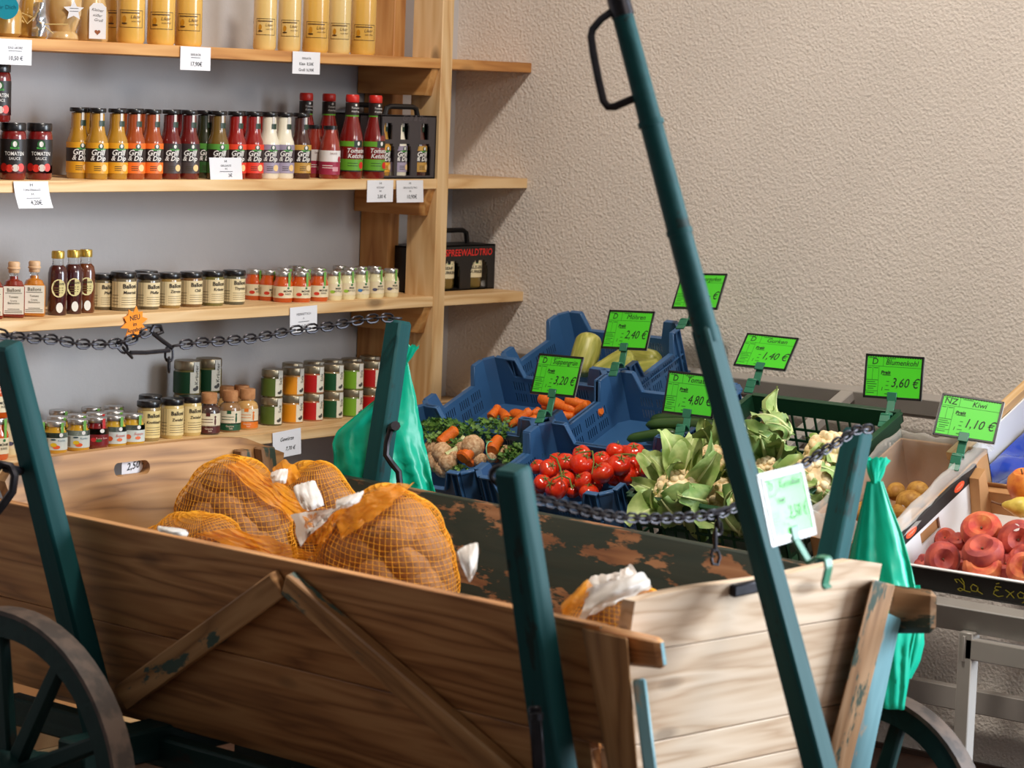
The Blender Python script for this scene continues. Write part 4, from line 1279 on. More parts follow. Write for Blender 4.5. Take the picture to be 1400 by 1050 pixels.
# ------------------------------------------------------------------ the sloping display stand
stand_t = thing('display_stand', 'grey metal display stand sloping along the plaster wall under the crates', 'display stand', loc(-0.45, -1.5, 0))
Y0, Y1 = -0.3, -2.75
for s, h0, h1, w in ((0.0, -0.042, 0.0, 0.03), (0.225, -0.036, 0.0, 0.03), (0.80, -0.055, 0.0, 0.03)):
    mb = MB()
    a, b = stand(s, Y0, (h0 + h1) / 2), stand(s, Y1, (h0 + h1) / 2)
    beam(mb, a, b, EN, h1 - h0, w, 0.002)
    part('rail', mb, M_['steel'], stand_t)
mb = MB()
tube(mb, [(-0.05, Y0, 0.792), (-0.05, Y1, 0.792)], 0.006, 8)
part('back_wire', mb, M_['steel'], stand_t)
for y in (-0.45, -0.92, -1.275, -1.73, -2.2, -2.6):
    mb = MB()
    beam(mb, stand(-0.01, y, -0.012), stand(0.80, y, -0.012), (0, 1, 0), 0.035, 0.022, 0.002)
    part('cross_bar', mb, M_['steel'], stand_t)
fx = stand(0.80, 0, 0)[0]
fz = stand(0.80, 0, -0.055)[2]
for y in (-0.45, -2.02):
    mb = MB()
    box(mb, (fx, y, (fz + 0.0) / 2), (0.03, 0.03, fz), ch=0.002)
    part('leg', mb, M_['steel'], stand_t)
    mb = MB()
    box(mb, (-0.06, y, 0.40), (0.03, 0.03, 0.80), ch=0.002)
    part('leg', mb, M_['steel'], stand_t)
mb = MB()
box(mb, (-0.075, -1.6, 0.17), (0.03, 2.3, 0.052), ch=0.002)
part('stretcher', mb, M_['steel'], stand_t)
a = on(1325, 873, X=fx)
mb = MB()
box(mb, (fx, (a[1] - 2.75) / 2, a[2] - 0.018), (0.03, a[1] + 2.75, 0.04), ch=0.002)
part('stretcher', mb, M_['steel'], stand_t)
mb = MB()
box(mb, (fx - 0.002, a[1] + 0.002, a[2] - 0.018), (0.034, 0.006, 0.05), ch=0.001)
part('weld_plate', mb, M_['steel'], stand_t)


# ------------------------------------------------------------------ crates (local: x to the shopper, y along the wall to the right, z up off the stand)
def slot_wall(mb, A, B, prof, th, slots=(), inward=(0, 0)):
    """vertical wall from A to B (2D); prof [(x, top)] along it; slots [(x0, x1, z0, z1)] are real openings; strips have sloped tops"""
    A, B = np.array(A, float), np.array(B, float)
    L = np.linalg.norm(B - A)
    d = (B - A) / L
    n = np.array([-d[1], d[0]])
    xs = sorted(set([p[0] for p in prof] + [q for s in slots for q in s[:2]] + [0, L]))
    top = lambda x: np.interp(x, [p[0] for p in prof], [p[1] for p in prof])
    for x0, x1 in zip(xs[:-1], xs[1:]):
        if x1 - x0 < 1e-5:
            continue
        cuts = sorted([(s[2], s[3]) for s in slots if s[0] <= (x0 + x1) / 2 <= s[1]])
        z = 0.0
        segs = []
        for c0, c1 in cuts:
            segs.append((z, z, c0, c0)); z = c1
        segs.append((z, z, top(x0), top(x1)))
        for za, zb, zc, zd in segs:
            P = []
            for (l, r) in ((za, zb), (zc, zd)):
                for t in (0, th):
                    for x, zz in ((x0, l), (x1, r)):
                        p = A + d * x + n * t
                        P.append((p[0], p[1], zz))
            plank(mb, P, simple=True)


def vent(x, z, n=5, w=0.003, gap=0.0075, h=0.022):
    return [(x + i * gap, x + i * gap + w, z, z + h) for i in range(n)]


def cmat(s_back, y_left, h=0.002):
    o = stand(s_back, y_left, h)
    return mat4(ES, EY, EN, o)


def blue_crate(label, s_back, y_left, LX=0.262, LY=0.362, H=0.128, dip=0.046, corner=0.055, slope=0.016):
    t = thing('blue_crate', label, 'crate', cmat(s_back, y_left), 'blue plastic produce crates')
    th, c = 0.0035, 0.022

    def prof(L):
        k = corner - c
        return [(0, H), (k, H), (k + slope, H - dip), (L - k - slope, H - dip), (L - k, H), (L, H)]
    pts = [(c, 0), (LX - c, 0), (LX, c), (LX, LY - c), (LX - c, LY), (c, LY), (0, LY - c), (0, c)]
    names = ['end_wall', 'corner_post', 'front_wall', 'corner_post', 'end_wall', 'corner_post', 'back_wall', 'corner_post']
    rim = MB()
    for i in range(8):
        a, b = pts[i], pts[(i + 1) % 8]
        L = math.hypot(b[0] - a[0], b[1] - a[1])
        mb = MB()
        if names[i] == 'corner_post':
            pr = [(0, H), (L, H)]
            slot_wall(mb, a, b, pr, th)
        else:
            pr = prof(L)
            sl = []
            for xx in (L * 0.17, L * 0.17 + 0.045, L * 0.62, L * 0.62 + 0.045):
                sl += vent(xx, 0.016) + vent(xx, 0.046)
            slot_wall(mb, a, b, pr, th, sl)
        part(names[i], mb, M_['blue_plastic'], t, world=False)
        d = np.array([b[0] - a[0], b[1] - a[1]]) / L
        n_out = np.array([d[1], -d[0]])
        for (x0, z0), (x1, z1) in zip(pr[:-1], pr[1:]):
            p, q = np.array(a) + d * x0, np.array(a) + d * x1
            off = n_out * 0.0035
            beam(rim, (p[0] + off[0], p[1] + off[1], z0 - 0.002), (q[0] + off[0], q[1] + off[1], z1 - 0.002), (n_out[0], n_out[1], 0), 0.0125, 0.0045, 0.001)
        # stiffening ribs on the outside of the raised corners
        if names[i] != 'corner_post':
            for x in (0.004, 0.022, L - 0.022, L - 0.004):
                p = np.array(a) + d * x + n_out * 0.0035
                z = np.interp(x, [q[0] for q in pr], [q[1] for q in pr])
                beam(rim, (p[0], p[1], 0.0), (p[0], p[1], z - 0.003), (n_out[0], n_out[1], 0), 0.008, 0.0022, 0.0005)
            p, q = np.array(a) + n_out * 0.002, np.array(b) + n_out * 0.002
            beam(rim, (p[0], p[1], 0.06), (q[0], q[1], 0.06), (n_out[0], n_out[1], 0), 0.005, 0.003, 0.0005)
    part('rim_and_ribs', rim, M_['blue_plastic'], t, world=False)
    mb = MB()
    box(mb, (LX / 2, LY / 2, 0.003), (LX - 0.006, LY - 0.006, 0.004), ch=0.0005)
    part('crate_floor', mb, M_['blue_plastic'], t, world=False)
    return t


ROW = [0.012, 0.279, 0.546]
CY1, CY2 = -0.452, -0.826
blue_crate('blue crate of braising cucumbers at the back next to the wall', ROW[0], CY1 - 0.03)
blue_crate('blue crate of carrots in the middle row', ROW[1], CY1)
blue_crate('blue crate of soup vegetable bunches in front of the carrots', ROW[2], CY1 + 0.008)
blue_crate('blue crate of dark green cucumbers behind the tomatoes', ROW[1], CY2)
blue_crate('blue crate of tomatoes on the vine nearest the cart', ROW[2], CY2 + 0.004)

# green lattice crate of the cauliflowers
t = thing('green_crate', 'dark green lattice crate holding the cauliflowers', 'crate', cmat(0.33, -1.243))
GX, GYW, GH = 0.475, 0.372, 0.135
gp = [(0, 0), (GX, 0), (GX, GYW), (0, GYW)]
for i, nm in enumerate(('end_wall', 'front_wall', 'end_wall', 'back_wall')):
    a, b = gp[i], gp[(i + 1) % 4]
    L = math.hypot(b[0] - a[0], b[1] - a[1])
    sl = []
    k = 0
    nb = int(L / 0.03)
    for j in range(nb):
        x0 = 0.012 + j * (L - 0.02) / nb
        for z0, z1 in ((0.012, 0.034), (0.04, 0.062), (0.068, 0.098)):
            sl.append((x0, x0 + (L - 0.02) / nb - 0.005, z0, z1))
    mb = MB()
    slot_wall(mb, a, b, [(0, GH), (L, GH)], 0.003, sl)
    part(nm, mb, M_['green_plastic'], t, world=False)
mb = MB()
for i in range(4):
    a, b = gp[i], gp[(i + 1) % 4]
    d = unit(np.array([b[0] - a[0], b[1] - a[1], 0]))
    n_out = np.array([d[1], -d[0], 0])
    beam(mb, np.array([*a, GH - 0.012]) + n_out * 0.003 - d * 0.006, np.array([*b, GH - 0.012]) + n_out * 0.003 + d * 0.006, (0, 0, 1), 0.024, 0.006, 0.0015)
    beam(mb, np.array([*a, GH]) + n_out * 0.004, np.array([*b, GH]) + n_out * 0.004, n_out, 0.014, 0.004, 0.001)
part('rim', mb, M_['green_plastic'], t, world=False)
mb = MB()
box(mb, (GX / 2, GYW / 2, 0.003), (GX, GYW, 0.005), simple=True)
part('crate_floor', mb, M_['green_plastic'], t, world=False)


# ------------------------------------------------------------------ produce
def rot_to(ez, ex=None):
    ez = unit(ez)
    ex = np.array([1.0, 0, 0]) if ex is None else np.asarray(ex, float)
    ex = unit(ex - (ex @ ez) * ez)
    return ex, np.cross(ez, ex), ez


def vdir(az, el):
    """direction in stand axes: az 0 = to the shopper, 90 = along the stand to the right"""
    a, e = math.radians(az), math.radians(el)
    return math.cos(e) * (math.cos(a) * ES + math.sin(a) * EY) + math.sin(e) * EN


# tomatoes
tomv = []
for k in range(4):
    mb = MB()
    lob = 5 + k % 2
    ball(mb, (0, 0, 0), (1, 1, 0.86), 20, 12, fn=lambda d, k=k: (1 + 0.035 * math.cos(lob * math.atan2(d[1], d[0]) + k)) * (1 - 0.16 * max(0, d[2]) ** 8))
    cal = MB()
    for j in range(5):
        a = j * 2 * math.pi / 5 + k
        grid(cal, lambda u, v, a=a: ((0.08 + 0.5 * v) * math.cos(a) + (u - 0.5) * 0.17 * (1 - v) * -math.sin(a), (0.08 + 0.5 * v) * math.sin(a) + (u - 0.5) * 0.17 * (1 - v) * math.cos(a), 0.76 + 0.12 * math.sin(v * 3) - 0.08 * v), 2, 4)
    tube(cal, [(0, 0, 0.72), (0.02, 0.02, 0.9), (0.1, 0.05, 1.04)], 0.05, 6)
    tomv.append([('tomato', mesh('tomato', mb, M_['tomato'])), ('calyx', mesh('calyx', cal, M_['tomato_green']))])
TOM = [(735, 638, 9, .075), (750.6, 641, 11.5, .085), (762, 629, 9.5, .085), (773.4, 632.6, 11.5, .085), (795, 621, 11, .085), (795.4, 635, 14, .09), (822, 629, 11, .08), (823.7, 647, 13.5, .09), (841.8, 617, 11.5, .085), (846.5, 636, 13.5, .09),
       (867, 619, 12.5, .08), (864, 633.5, 12, .075), (885, 641, 11.5, .08), (856.7, 651.5, 11, .06), (869, 650, 10, .055), (798.6, 658.6, 12, .075), (805.6, 673.5, 11.5, .06), (772, 655.5, 11.5, .075), (761, 667, 14, .075), (742, 661, 11, .07), (734, 669, 10, .05), (783, 671, 9, .05), (840, 655, 9, .05), (756, 654, 10, .05), (785, 650, 10, .05), (812, 664, 10, .045), (815, 638, 10, .06), (835, 650, 10, .05), (855, 620, 10, .06), (779, 640, 10, .06)]
tl = ['at the left edge of the crate', 'in front of the small one at the left edge', 'small, behind the left pair', 'under the first vine', 'in the back row beside the vine stem', 'biggest of the back group, by the thick vine stem', 'half hidden behind the upright vine stem', 'large, in the middle with star-shaped calyx', 'topmost in the back row', 'large, right of the middle one', 'at the back under the vine loop',
      'shaded, under the vine loop', 'farthest right against the crate end', 'low, behind the raised front corner', 'low, beside the front corner, mostly hidden', 'in the second row with its calyx up', 'front row, nearest the cut-out edge', 'under the fine vine stems, second row', 'large oblong, in the front row', 'front row, second from the stake', 'front row, hidden by the cart stake', 'small, low in the front row', 'low, in a gap of the middle', 'deep between the left ones', 'deep in a gap near the middle', 'deep in a gap of the front', 'deep behind the large middle one', 'deep under the right group', 'deep under the top one', 'deep behind the vine']
for i, (px, py, r, h) in enumerate(TOM):
    p = stand_at(px, py, h)
    R = r / (FOC / ((p - CAM) @ FW))
    R *= 1.22
    e = rot_to(vdir(random.uniform(-60, 200), random.uniform(40, 85)), (random.uniform(-1, 1), random.uniform(-1, 1), 0.2))
    inst('tomato', 'tomato', 'red vine tomato ' + tl[i], tomv[i % 4], mat4(e[0] * R, e[1] * R, e[2] * R, p), 'tomatoes in the blue crate')
for i, pts in enumerate(([(752, 622), (761, 627), (766, 640), (769, 655)], [(787, 621), (797, 618), (810, 617), (812, 632), (809, 648)], [(840, 622), (855, 621), (868, 622), (876, 632), (875, 645)], [(757, 655), (768, 650), (779, 655), (782, 668)])):
    mb = MB()
    tube(mb, [stand_at(a, b, 0.106) for a, b in pts], [0.0016, 0.0022, 0.002, 0.0014, 0.001][:len(pts)] + [0.001] * max(0, len(pts) - 5), 6)
    tag(link('vine_stem', mesh('vine_stem', mb, M_['tomato_green'])), 'green vine stem over the tomatoes, %s' % ('at the left', 'thick one in the middle', 'looping over the back right ones', 'thin one by the front left')[i], 'stem', 'vine stems')


# carrots, cucumbers
def rootveg(L, R, tip=0.35, bend=0.0, n=10, rings=0.03, blunt=0.5):
    mb = MB()
    pts, rad = [], []
    for k in range(n + 1):
        u = k / n
        pts.append((u * L, bend * math.sin(math.pi * u), 0))
        r = R * (1 - (1 - tip) * u) * (1 + rings * math.sin(17 * u + 3 * bend))
        if blunt < 0.5: r = R * max(0.02, 1 - abs(2 * u - 1) ** 5) ** 0.5 * (1 + rings * math.sin(17 * u))
        elif u < 0.06: r *= blunt + (1 - blunt) * (u / 0.06)
        if blunt >= 0.5 and u > 0.93: r *= max(0.12, (1 - u) / 0.07) ** 0.5
        rad.append(r)
    tube(mb, pts, rad, 12)
    mb.g = [(v[0] * 6, v[1] * 6, v[2] * 6) for v in mb.v]
    return mb


def lay(name, cat, label, mb, mat, pa, pb, ha, hb, group, par=None, parts=()):
    A, B = stand_at(*pa, ha), stand_at(*pb, hb)
    e = rot_to(np.cross(unit(B - A), np.cross(EN, unit(B - A))), B - A)
    return tag(link(name, mesh(name, mb, mat), None, mat4(unit(B - A), np.cross(e[2], unit(B - A)), e[2], A)), label, cat, group)


def lay_len(pa, pb, ha, hb):
    return float(np.linalg.norm(stand_at(*pb, hb) - stand_at(*pa, ha)))


CAR = [((671, 571), (681, 556), .05, .055, 8, 'short carrot with parsley at its root, leftmost'), ((692, 573), (684, 562), .055, .05, 8.5, 'carrot seen end on next to the parsley'), ((726, 561), (695, 583), .065, .04, 7.5, 'long straight carrot lying across the crate front'), ((735, 572), (708, 584), .055, .045, 7, 'carrot beneath the long straight one'), ((741, 577), (716, 588), .045, .04, 7.5, 'lowest carrot at the front wall'),
       ((738, 560), (722, 567), .055, .05, 6, 'small carrot behind the long straight one'), ((739, 544), (787, 562), .08, .06, 10, 'thick carrot behind the 3,20 euro sign'), ((776, 546), (803, 553), .08, .07, 9, 'carrot at the back touching the wall of the crate'), ((806, 553), (780, 566), .075, .05, 8.5, 'round-ended carrot at the right of the pile'), ((822, 561), (796, 572), .065, .05, 8, 'carrot at the far right corner'),
       ((758, 568), (786, 570), .06, .05, 8, 'carrot lying under the thick one'), ((700, 566), (740, 578), .03, .03, 9, 'carrot deep under the front ones'), ((770, 580), (810, 575), .03, .03, 9, 'carrot deep at the right'), ((745, 555), (790, 575), .04, .04, 9, 'carrot deep in the middle of the pile')]
for pa, pb, ha, hb, r, lab in CAR:
    L = lay_len(pa, pb, ha, hb)
    lay('carrot', 'carrot', 'orange ' + lab, rootveg(L, r / 615, 0.62 if r > 8 else 0.7, random.uniform(-0.006, 0.006), blunt=0.75), M_['carrot'], pa, pb, ha, hb, 'carrots in the blue crate')
for pa, pb, ha, hb, r, lab in (((883, 581), (985, 583), .05, .05, 9.5, 'thick dark cucumber on top'), ((889, 573), (990, 575), .04, .045, 9, 'dark cucumber behind the thick one'), ((857, 601), (926, 592), .035, .045, 8, 'dark cucumber lying at the front'), ((884, 594), (960, 588), .03, .03, 9, 'dark cucumber under the others'), ((930, 598), (985, 592), .03, .035, 8.5, 'dark cucumber behind the green sign clip')):
    lay('cucumber', 'cucumber', lab, rootveg(lay_len(pa, pb, ha, hb), r / 620, 0.85, 0.006, 26, 0.012, 0.45), M_['cucumber'], pa, pb, ha, hb, 'dark cucumbers')
for pa, pb, ha, hb, r, lab in (((807, 456), (790, 514), .12, .045, 20, 'upright yellow-green braising cucumber'), ((866, 484), (812, 518), .085, .045, 18, 'lying yellow-green braising cucumber'), ((906, 502), (868, 508), .05, .045, 15, 'braising cucumber half hidden behind the carrot crate'), ((858, 486), (900, 496), .03, .03, 16, 'braising cucumber at the bottom of the crate')):
    lay('braising_cucumber', 'cucumber', lab, rootveg(lay_len(pa, pb, ha, hb), r / 590, 0.92, 0.004, 26, 0.01, 0.35), M_['braise'], pa, pb, ha, hb, 'braising cucumbers')


# leaves
def leaf(L, W, bend=1.2, fold=0.25, ruffle=0.12, seed=0, nu=8, nv=10, mats=('leaf', 'rib')):
    rs = random.Random(seed)
    ph = rs.random() * 6
    P, D = [], []
    x, z, a = 0.0, 0.0, rs.uniform(0.9, 1.3) if bend > 0 else rs.uniform(0.55, 0.8)
    for k in range(nv + 1):
        P.append((x, z)); D.append(a)
        x += L / nv * math.cos(a); z += L / nv * math.sin(a)
        a -= bend / nv
    mb = MB()

    def f(u, v):
        k = min(nv, int(round(v * nv)))
        px, pz = P[k]
        w = W * (0.25 + 0.75 * math.sin(math.pi * min(1, 0.12 + v * 0.8)) ** 0.7) * (1 if v < 0.9 else 0.75)
        s = (u - 0.5) * 2
        up = fold * abs(s) ** 1.5 * w + ruffle * W * abs(s) * math.sin(9 * v + ph + 2 * s)
        return (px - up * math.sin(D[k]), s * w / 2, pz + up * math.cos(D[k]))
    grid(mb, f, nu, nv, 0)
    n0 = len(mb.f)
    rad = [W * 0.085 * (1.15 - k / nv) + 0.0006 for k in range(nv + 1)]
    tube(mb, [(p[0] + 0.001 * math.sin(d), 0, p[1] - 0.001 * math.cos(d)) for p, d in zip(P, D)], rad, 6, mat=1)
    return mesh('leaf', mb, [M_[m] for m in mats], 60)


LEAF = [leaf(0.15, 0.08, (1.2 + 0.15 * (k % 4)) if k % 3 == 0 else -(1.3 + 0.2 * (k % 4)), 0.3 if k % 3 == 0 else 0.12, 0.16 + 0.05 * (k % 3), k, mats=('leaf' if k % 3 else 'leaf_pale', 'rib')) for k in range(8)]


def curd_mesh(seed):
    rs = random.Random(seed)
    mb = MB()
    ball(mb, (0, 0, 0), (0.92, 0.92, 0.66), 12, 8)
    for k in range(70):
        z = rs.uniform(-0.1, 1)
        a = rs.random() * 6.28
        rr = math.sqrt(max(0, 1 - z * z))
        c = np.array([rr * math.cos(a) * 0.88, rr * math.sin(a) * 0.88, z * 0.62])
        ball(mb, c, rs.uniform(0.13, 0.22), 7, 5)
    return mesh('curd', mb, M_['curd'], 60)


CURD = [curd_mesh(k) for k in range(3)]


def cauliflower(label, px, py, h, R, face, leaves, k, curd_s=1.0, lsc=1.0):
    p = stand_at(px, py, h)
    e = rot_to(vdir(*face), (0.3, 1, 0.2))
    t = thing('cauliflower', label, 'cauliflower', mat4(*e, p), 'cauliflowers in the green crate')
    link('curd', CURD[k % 3], t, Matrix.Diagonal((R * curd_s, R * curd_s, R * curd_s, 1)))
    rs = random.Random(k * 11 + 3)
    for i, (az, base, sc, tilt) in enumerate(leaves):
        a = math.radians(az)
        b = R * base
        a += rs.uniform(-0.3, 0.3)
        sc *= rs.uniform(0.65, 1.15)
        tilt += rs.uniform(-22, 16)
        M = Matrix.Rotation(a, 4, 'Z') @ Matrix.Translation((b, 0, -R * 0.62)) @ Matrix.Rotation(math.radians(-tilt), 4, 'Y') @ Matrix.Rotation(rs.uniform(-0.6, 0.6), 4, 'X') @ Matrix.Diagonal((sc * lsc * 1.05, sc * lsc * rs.uniform(0.7, 1.15), sc * lsc, 1))
        link('leaf', LEAF[(i * 3 + k) % 8], t, M)
    return t


full = [(a, 0.72, 0.95 + 0.25 * ((i * 7) % 5) / 4, -12 + 20 * ((i * 3) % 4) / 3) for i, a in enumerate(range(0, 360, 33))]
full2 = [(a + 16, 0.62, 0.85 + 0.2 * ((i * 5) % 4) / 3, 10 + 20 * ((i * 2) % 3) / 2) for i, a in enumerate(range(0, 360, 48))]
cauliflower('leafy cauliflower at the front corner of the green crate', 926, 674, 0.13, 0.05, (20, 55), full + full2, 0, 1.0, 0.8)
cauliflower('cauliflower behind the cart pole, mostly yellowish leaves', 972, 632, 0.13, 0.045, (-20, 65), full, 1, 0.9, 0.75)
cauliflower('cauliflower at the back with big leaves folded over its head', 1052, 602, 0.155, 0.05, (-75, 35), [(a, 0.75, 1.0, -10 + 12 * (i % 3)) for i, a in enumerate(range(0, 360, 30))] + full2, 2, 1.0, 0.72)
cauliflower('cauliflower lying crown up beside the back lattice wall', 1135, 622, 0.14, 0.055, (20, 70), [(a, 0.8, 0.6, -25) for a in range(0, 360, 45)], 3, 1.0, 0.6)
cauliflower('cauliflower in the middle with pale leaf stalks', 1050, 648, 0.14, 0.045, (30, 40), [(a, 0.7, 0.9, 4 * (i % 4)) for i, a in enumerate(range(0, 360, 36))], 4, 0.8, 0.8)
cauliflower('cauliflower at the right front next to the clear liner', 1108, 660, 0.13, 0.055, (0, 60), full, 5, 1.0, 0.6)
cauliflower('cauliflower in the front row behind the price sign', 1030, 690, 0.11, 0.05, (10, 60), full, 6, 1.0, 0.75)
cauliflower('cauliflower deep in the front behind the pole', 985, 680, 0.09, 0.05, (10, 60), full, 7, 0.9, 0.7)


# soup vegetable bunches
def sprigs(n, spread, size, seed, base=0.0):
    rs = random.Random(seed)
    mb = MB()
    for _ in range(n):
        a = rs.random() * 6.28
        r = spread[0] * math.sqrt(rs.random())
        c = np.array([r * math.cos(a), r * math.sin(a) * spread[1] / spread[0], base + rs.random() * spread[2] * (1 - 0.6 * (r / spread[0]) ** 2)])
        nrm = unit([rs.uniform(-1, 1), rs.uniform(-1, 1), rs.uniform(0.2, 1.2)])
        e = rot_to(nrm, (rs.uniform(-1, 1), rs.uniform(-1, 1), 0))
        s = size * rs.uniform(0.6, 1.2)
        poly = [(0, -0.6), (0.35, -0.25), (0.9, -0.1), (0.45, 0.2), (0.6, 0.75), (0.12, 0.5), (0, 1.0), (-0.12, 0.5), (-0.6, 0.75), (-0.45, 0.2), (-0.9, -0.1), (-0.35, -0.25)]
        V = [c + s * (x * e[0] + y * e[1] + 0.18 * (x * x + y * y) * e[2]) for x, y in poly] + [c]
        mb.add(V, [[12, i, (i + 1) % 12] for i in range(12)])
    return mb


CEL = MB()
ball(CEL, (0, 0, 0), 1, 18, 12, fn=lambda d: 1 + 0.09 * wob(d, 5))
CEL = mesh('celeriac', CEL, M_['celeriac'])
LEEK = MB()
tube(LEEK, [(-1, 0, 0), (-0.5, 0, 0.02), (0.3, 0, 0.03), (1, 0.05, 0.02)], [0.42, 0.4, 0.4, 0.44], 12)
LEEK = mesh('leek', LEEK, M_['leek'])
CRT = mesh('carrot', rootveg(0.085, 0.026, 0.75, 0.003, blunt=0.8), M_['carrot'])


def bunch(label, px, py, h, seed, items, greens, group='soup vegetable bunches'):
    p = stand_at(px, py, h)
    t = thing('soup_vegetable_bunch', label, 'vegetable bunch', mat4(ES, EY, EN, p), group)
    for nm, me, qx, qy, hh, r, az, el in items:
        q = stand_at(qx, qy, hh)
        v = vdir(az, el)
        e = rot_to(np.cross(v, np.cross(EN, v)), v)
        Mw = mat4(v * r, np.cross(e[2], v) * r, e[2] * r, q)
        link(nm, me, t, WM[t.name].inverted() @ Mw)
    for gx, gy, gh, n, sp, sz in greens:
        q = stand_at(gx, gy, gh)
        mb = sprigs(n, sp, sz, seed + gx)
        me = mesh('parsley', mb, M_['parsley'], 80)
        o = link('parsley', me, t, WM[t.name].inverted() @ mat4(ES, EY, EN, q))
        o['kind'] = 'stuff'
    mb = MB()
    q = stand_at(items[0][2], items[0][3], items[0][4])
    e = rot_to(vdir(100, 10))
    tube(mb, [q + 0.021 * (math.cos(a) * e[0] + math.sin(a) * e[1]) for a in np.linspace(0, 2 * math.pi, 16, endpoint=False)], 0.0013, 6, closed=True)
    part('rubber_band', mb, M_['band'], t)


bunch('soup bunch with carrot, celeriac and leek by the raised crate corner', 660, 612, 0.07, 1,
      [('carrot', CRT, 672, 616, .08, 0.62, 195, 5), ('celeriac', CEL, 646, 611, .09, 0.027, 0, 0), ('celeriac', CEL, 642, 627, .06, 0.016, 0, 0), ('leek', LEEK, 621, 617, .085, 0.02, 150, 10), ('carrot', CRT, 634, 626, .08, 0.6, 160, 20), ('celeriac', CEL, 631, 613, .085, 0.015, 0, 0), ('celeriac', CEL, 655, 628, .062, 0.017, 0, 0), ('leek', LEEK, 628, 606, .085, 0.018, 160, 20), ('celeriac', CEL, 672, 624, .062, 0.014, 0, 0)],
      [(664, 592, .075, 240, (.045, .075, .03), 0.0085), (622, 606, .09, 60, (.02, .03, .012), .006)])
bunch('soup bunch with celeriac roots and carrot beside the teal bag', 605, 615, 0.07, 2,
      [('celeriac', CEL, 604, 619, .08, 0.024, 0, 0), ('carrot', CRT, 602, 607, .09, 0.62, 150, 25), ('celeriac', CEL, 612, 632, .065, 0.022, 0, 0), ('celeriac', CEL, 595, 631, .06, 0.024, 0, 0), ('celeriac', CEL, 592, 613, .07, 0.022, 0, 0), ('carrot', CRT, 631, 627, .075, 0.66, 170, 15), ('leek', LEEK, 612, 612, .07, 0.018, 120, 10), ('celeriac', CEL, 606, 641, .05, 0.02, 0, 0), ('celeriac', CEL, 619, 624, .075, 0.015, 0, 0), ('carrot', CRT, 641, 634, .06, 0.5, 180, 10)],
      [(600, 592, .09, 330, (.05, .07, 0.03), .009), (616, 642, .05, 90, (.02, .05, .012), .0075)])
bunch('soup bunch buried at the right end with only greens showing', 705, 618, 0.05, 3, [('celeriac', CEL, 690, 622, .045, 0.022, 0, 0), ('carrot', CRT, 676, 626, .05, 0.6, 200, 0)], [(712, 622, .055, 260, (.045, .06, .02), .0085)])
for px, py, hh, lab in ((677, 577, .045, 'parsley tuft on the leftmost carrots'), (693, 578, .05, 'parsley tuft in front of the end-on carrot')):
    mb = sprigs(26, (.02, .02, .012), .0065, int(px))
    tag(link('parsley_tuft', mesh('parsley_tuft', mb, M_['parsley'], 80), None, mat4(ES, EY, EN, stand_at(px, py, hh))), lab, 'parsley', 'parsley tufts among the carrots')

# ------------------------------------------------------------------ kiwi box with its clear liner
kb_ = thing('kiwi_box', 'brown cardboard box of golden kiwis with a crumpled clear liner', 'box', cmat(0.40, -1.655))
KX, KY, KH = 0.375, 0.205, 0.115
for nm, c, sz in (('back_wall', (0.002, KY / 2, KH / 2), (0.004, KY, KH)), ('front_wall', (KX - 0.002, KY / 2, KH / 2 * 0.7), (0.004, KY, KH * 0.7)), ('side_wall', (KX / 2, 0.002, KH / 2), (KX, 0.004, KH)), ('side_wall', (KX / 2, KY - 0.002, KH / 2), (KX, 0.004, KH)), ('box_floor', (KX / 2, KY / 2, 0.002), (KX, KY, 0.004))):
    mb = MB()
    box(mb, c, sz, ch=0.0006)
    part(nm, mb, M_['card_brown'], kb_, world=False)
mb = MB()
loop = [(0.012, 0.012), (KX * 0.5, 0.01), (KX - 0.012, 0.012), (KX - 0.01, KY * 0.5), (KX - 0.012, KY - 0.012), (KX * 0.5, KY - 0.01), (0.012, KY - 0.012), (0.01, KY * 0.5)]
loop = np.array(loop)
cent = loop.mean(0)


def liner(u, v):
    s = u * 8
    i = int(s) % 8
    f = s - int(s)
    p = loop[i] * (1 - f) + loop[(i + 1) % 8] * f
    out = unit(p - cent)
    fl_ = 1.0 - 0.85 * max(0, out[1]) ** 2
    prof_z = np.interp(v, [0, 0.25, 0.62, 1.0], [0.012, 0.06, KH + 0.022, KH - 0.02])
    prof_o = np.interp(v, [0, 0.25, 0.62, 1.0], [-0.02, -0.008, 0.002, 0.045])
    w = (0.008 * wob((s * 2.1, v * 3, 0.4), 1.6) + 0.006 * wob((s * 5.1, v * 4, 2.4), 2.2)) * (0.4 + 0.6 * v)
    return (p[0] + out[0] * (prof_o * (fl_ if prof_o > 0 else 1) + w), p[1] + out[1] * (prof_o * (fl_ if prof_o > 0 else 1) + w * (0.5 + 0.5 * fl_)), prof_z + 0.02 * v * wob((s * 1.3, 1.0, v), 1.9))


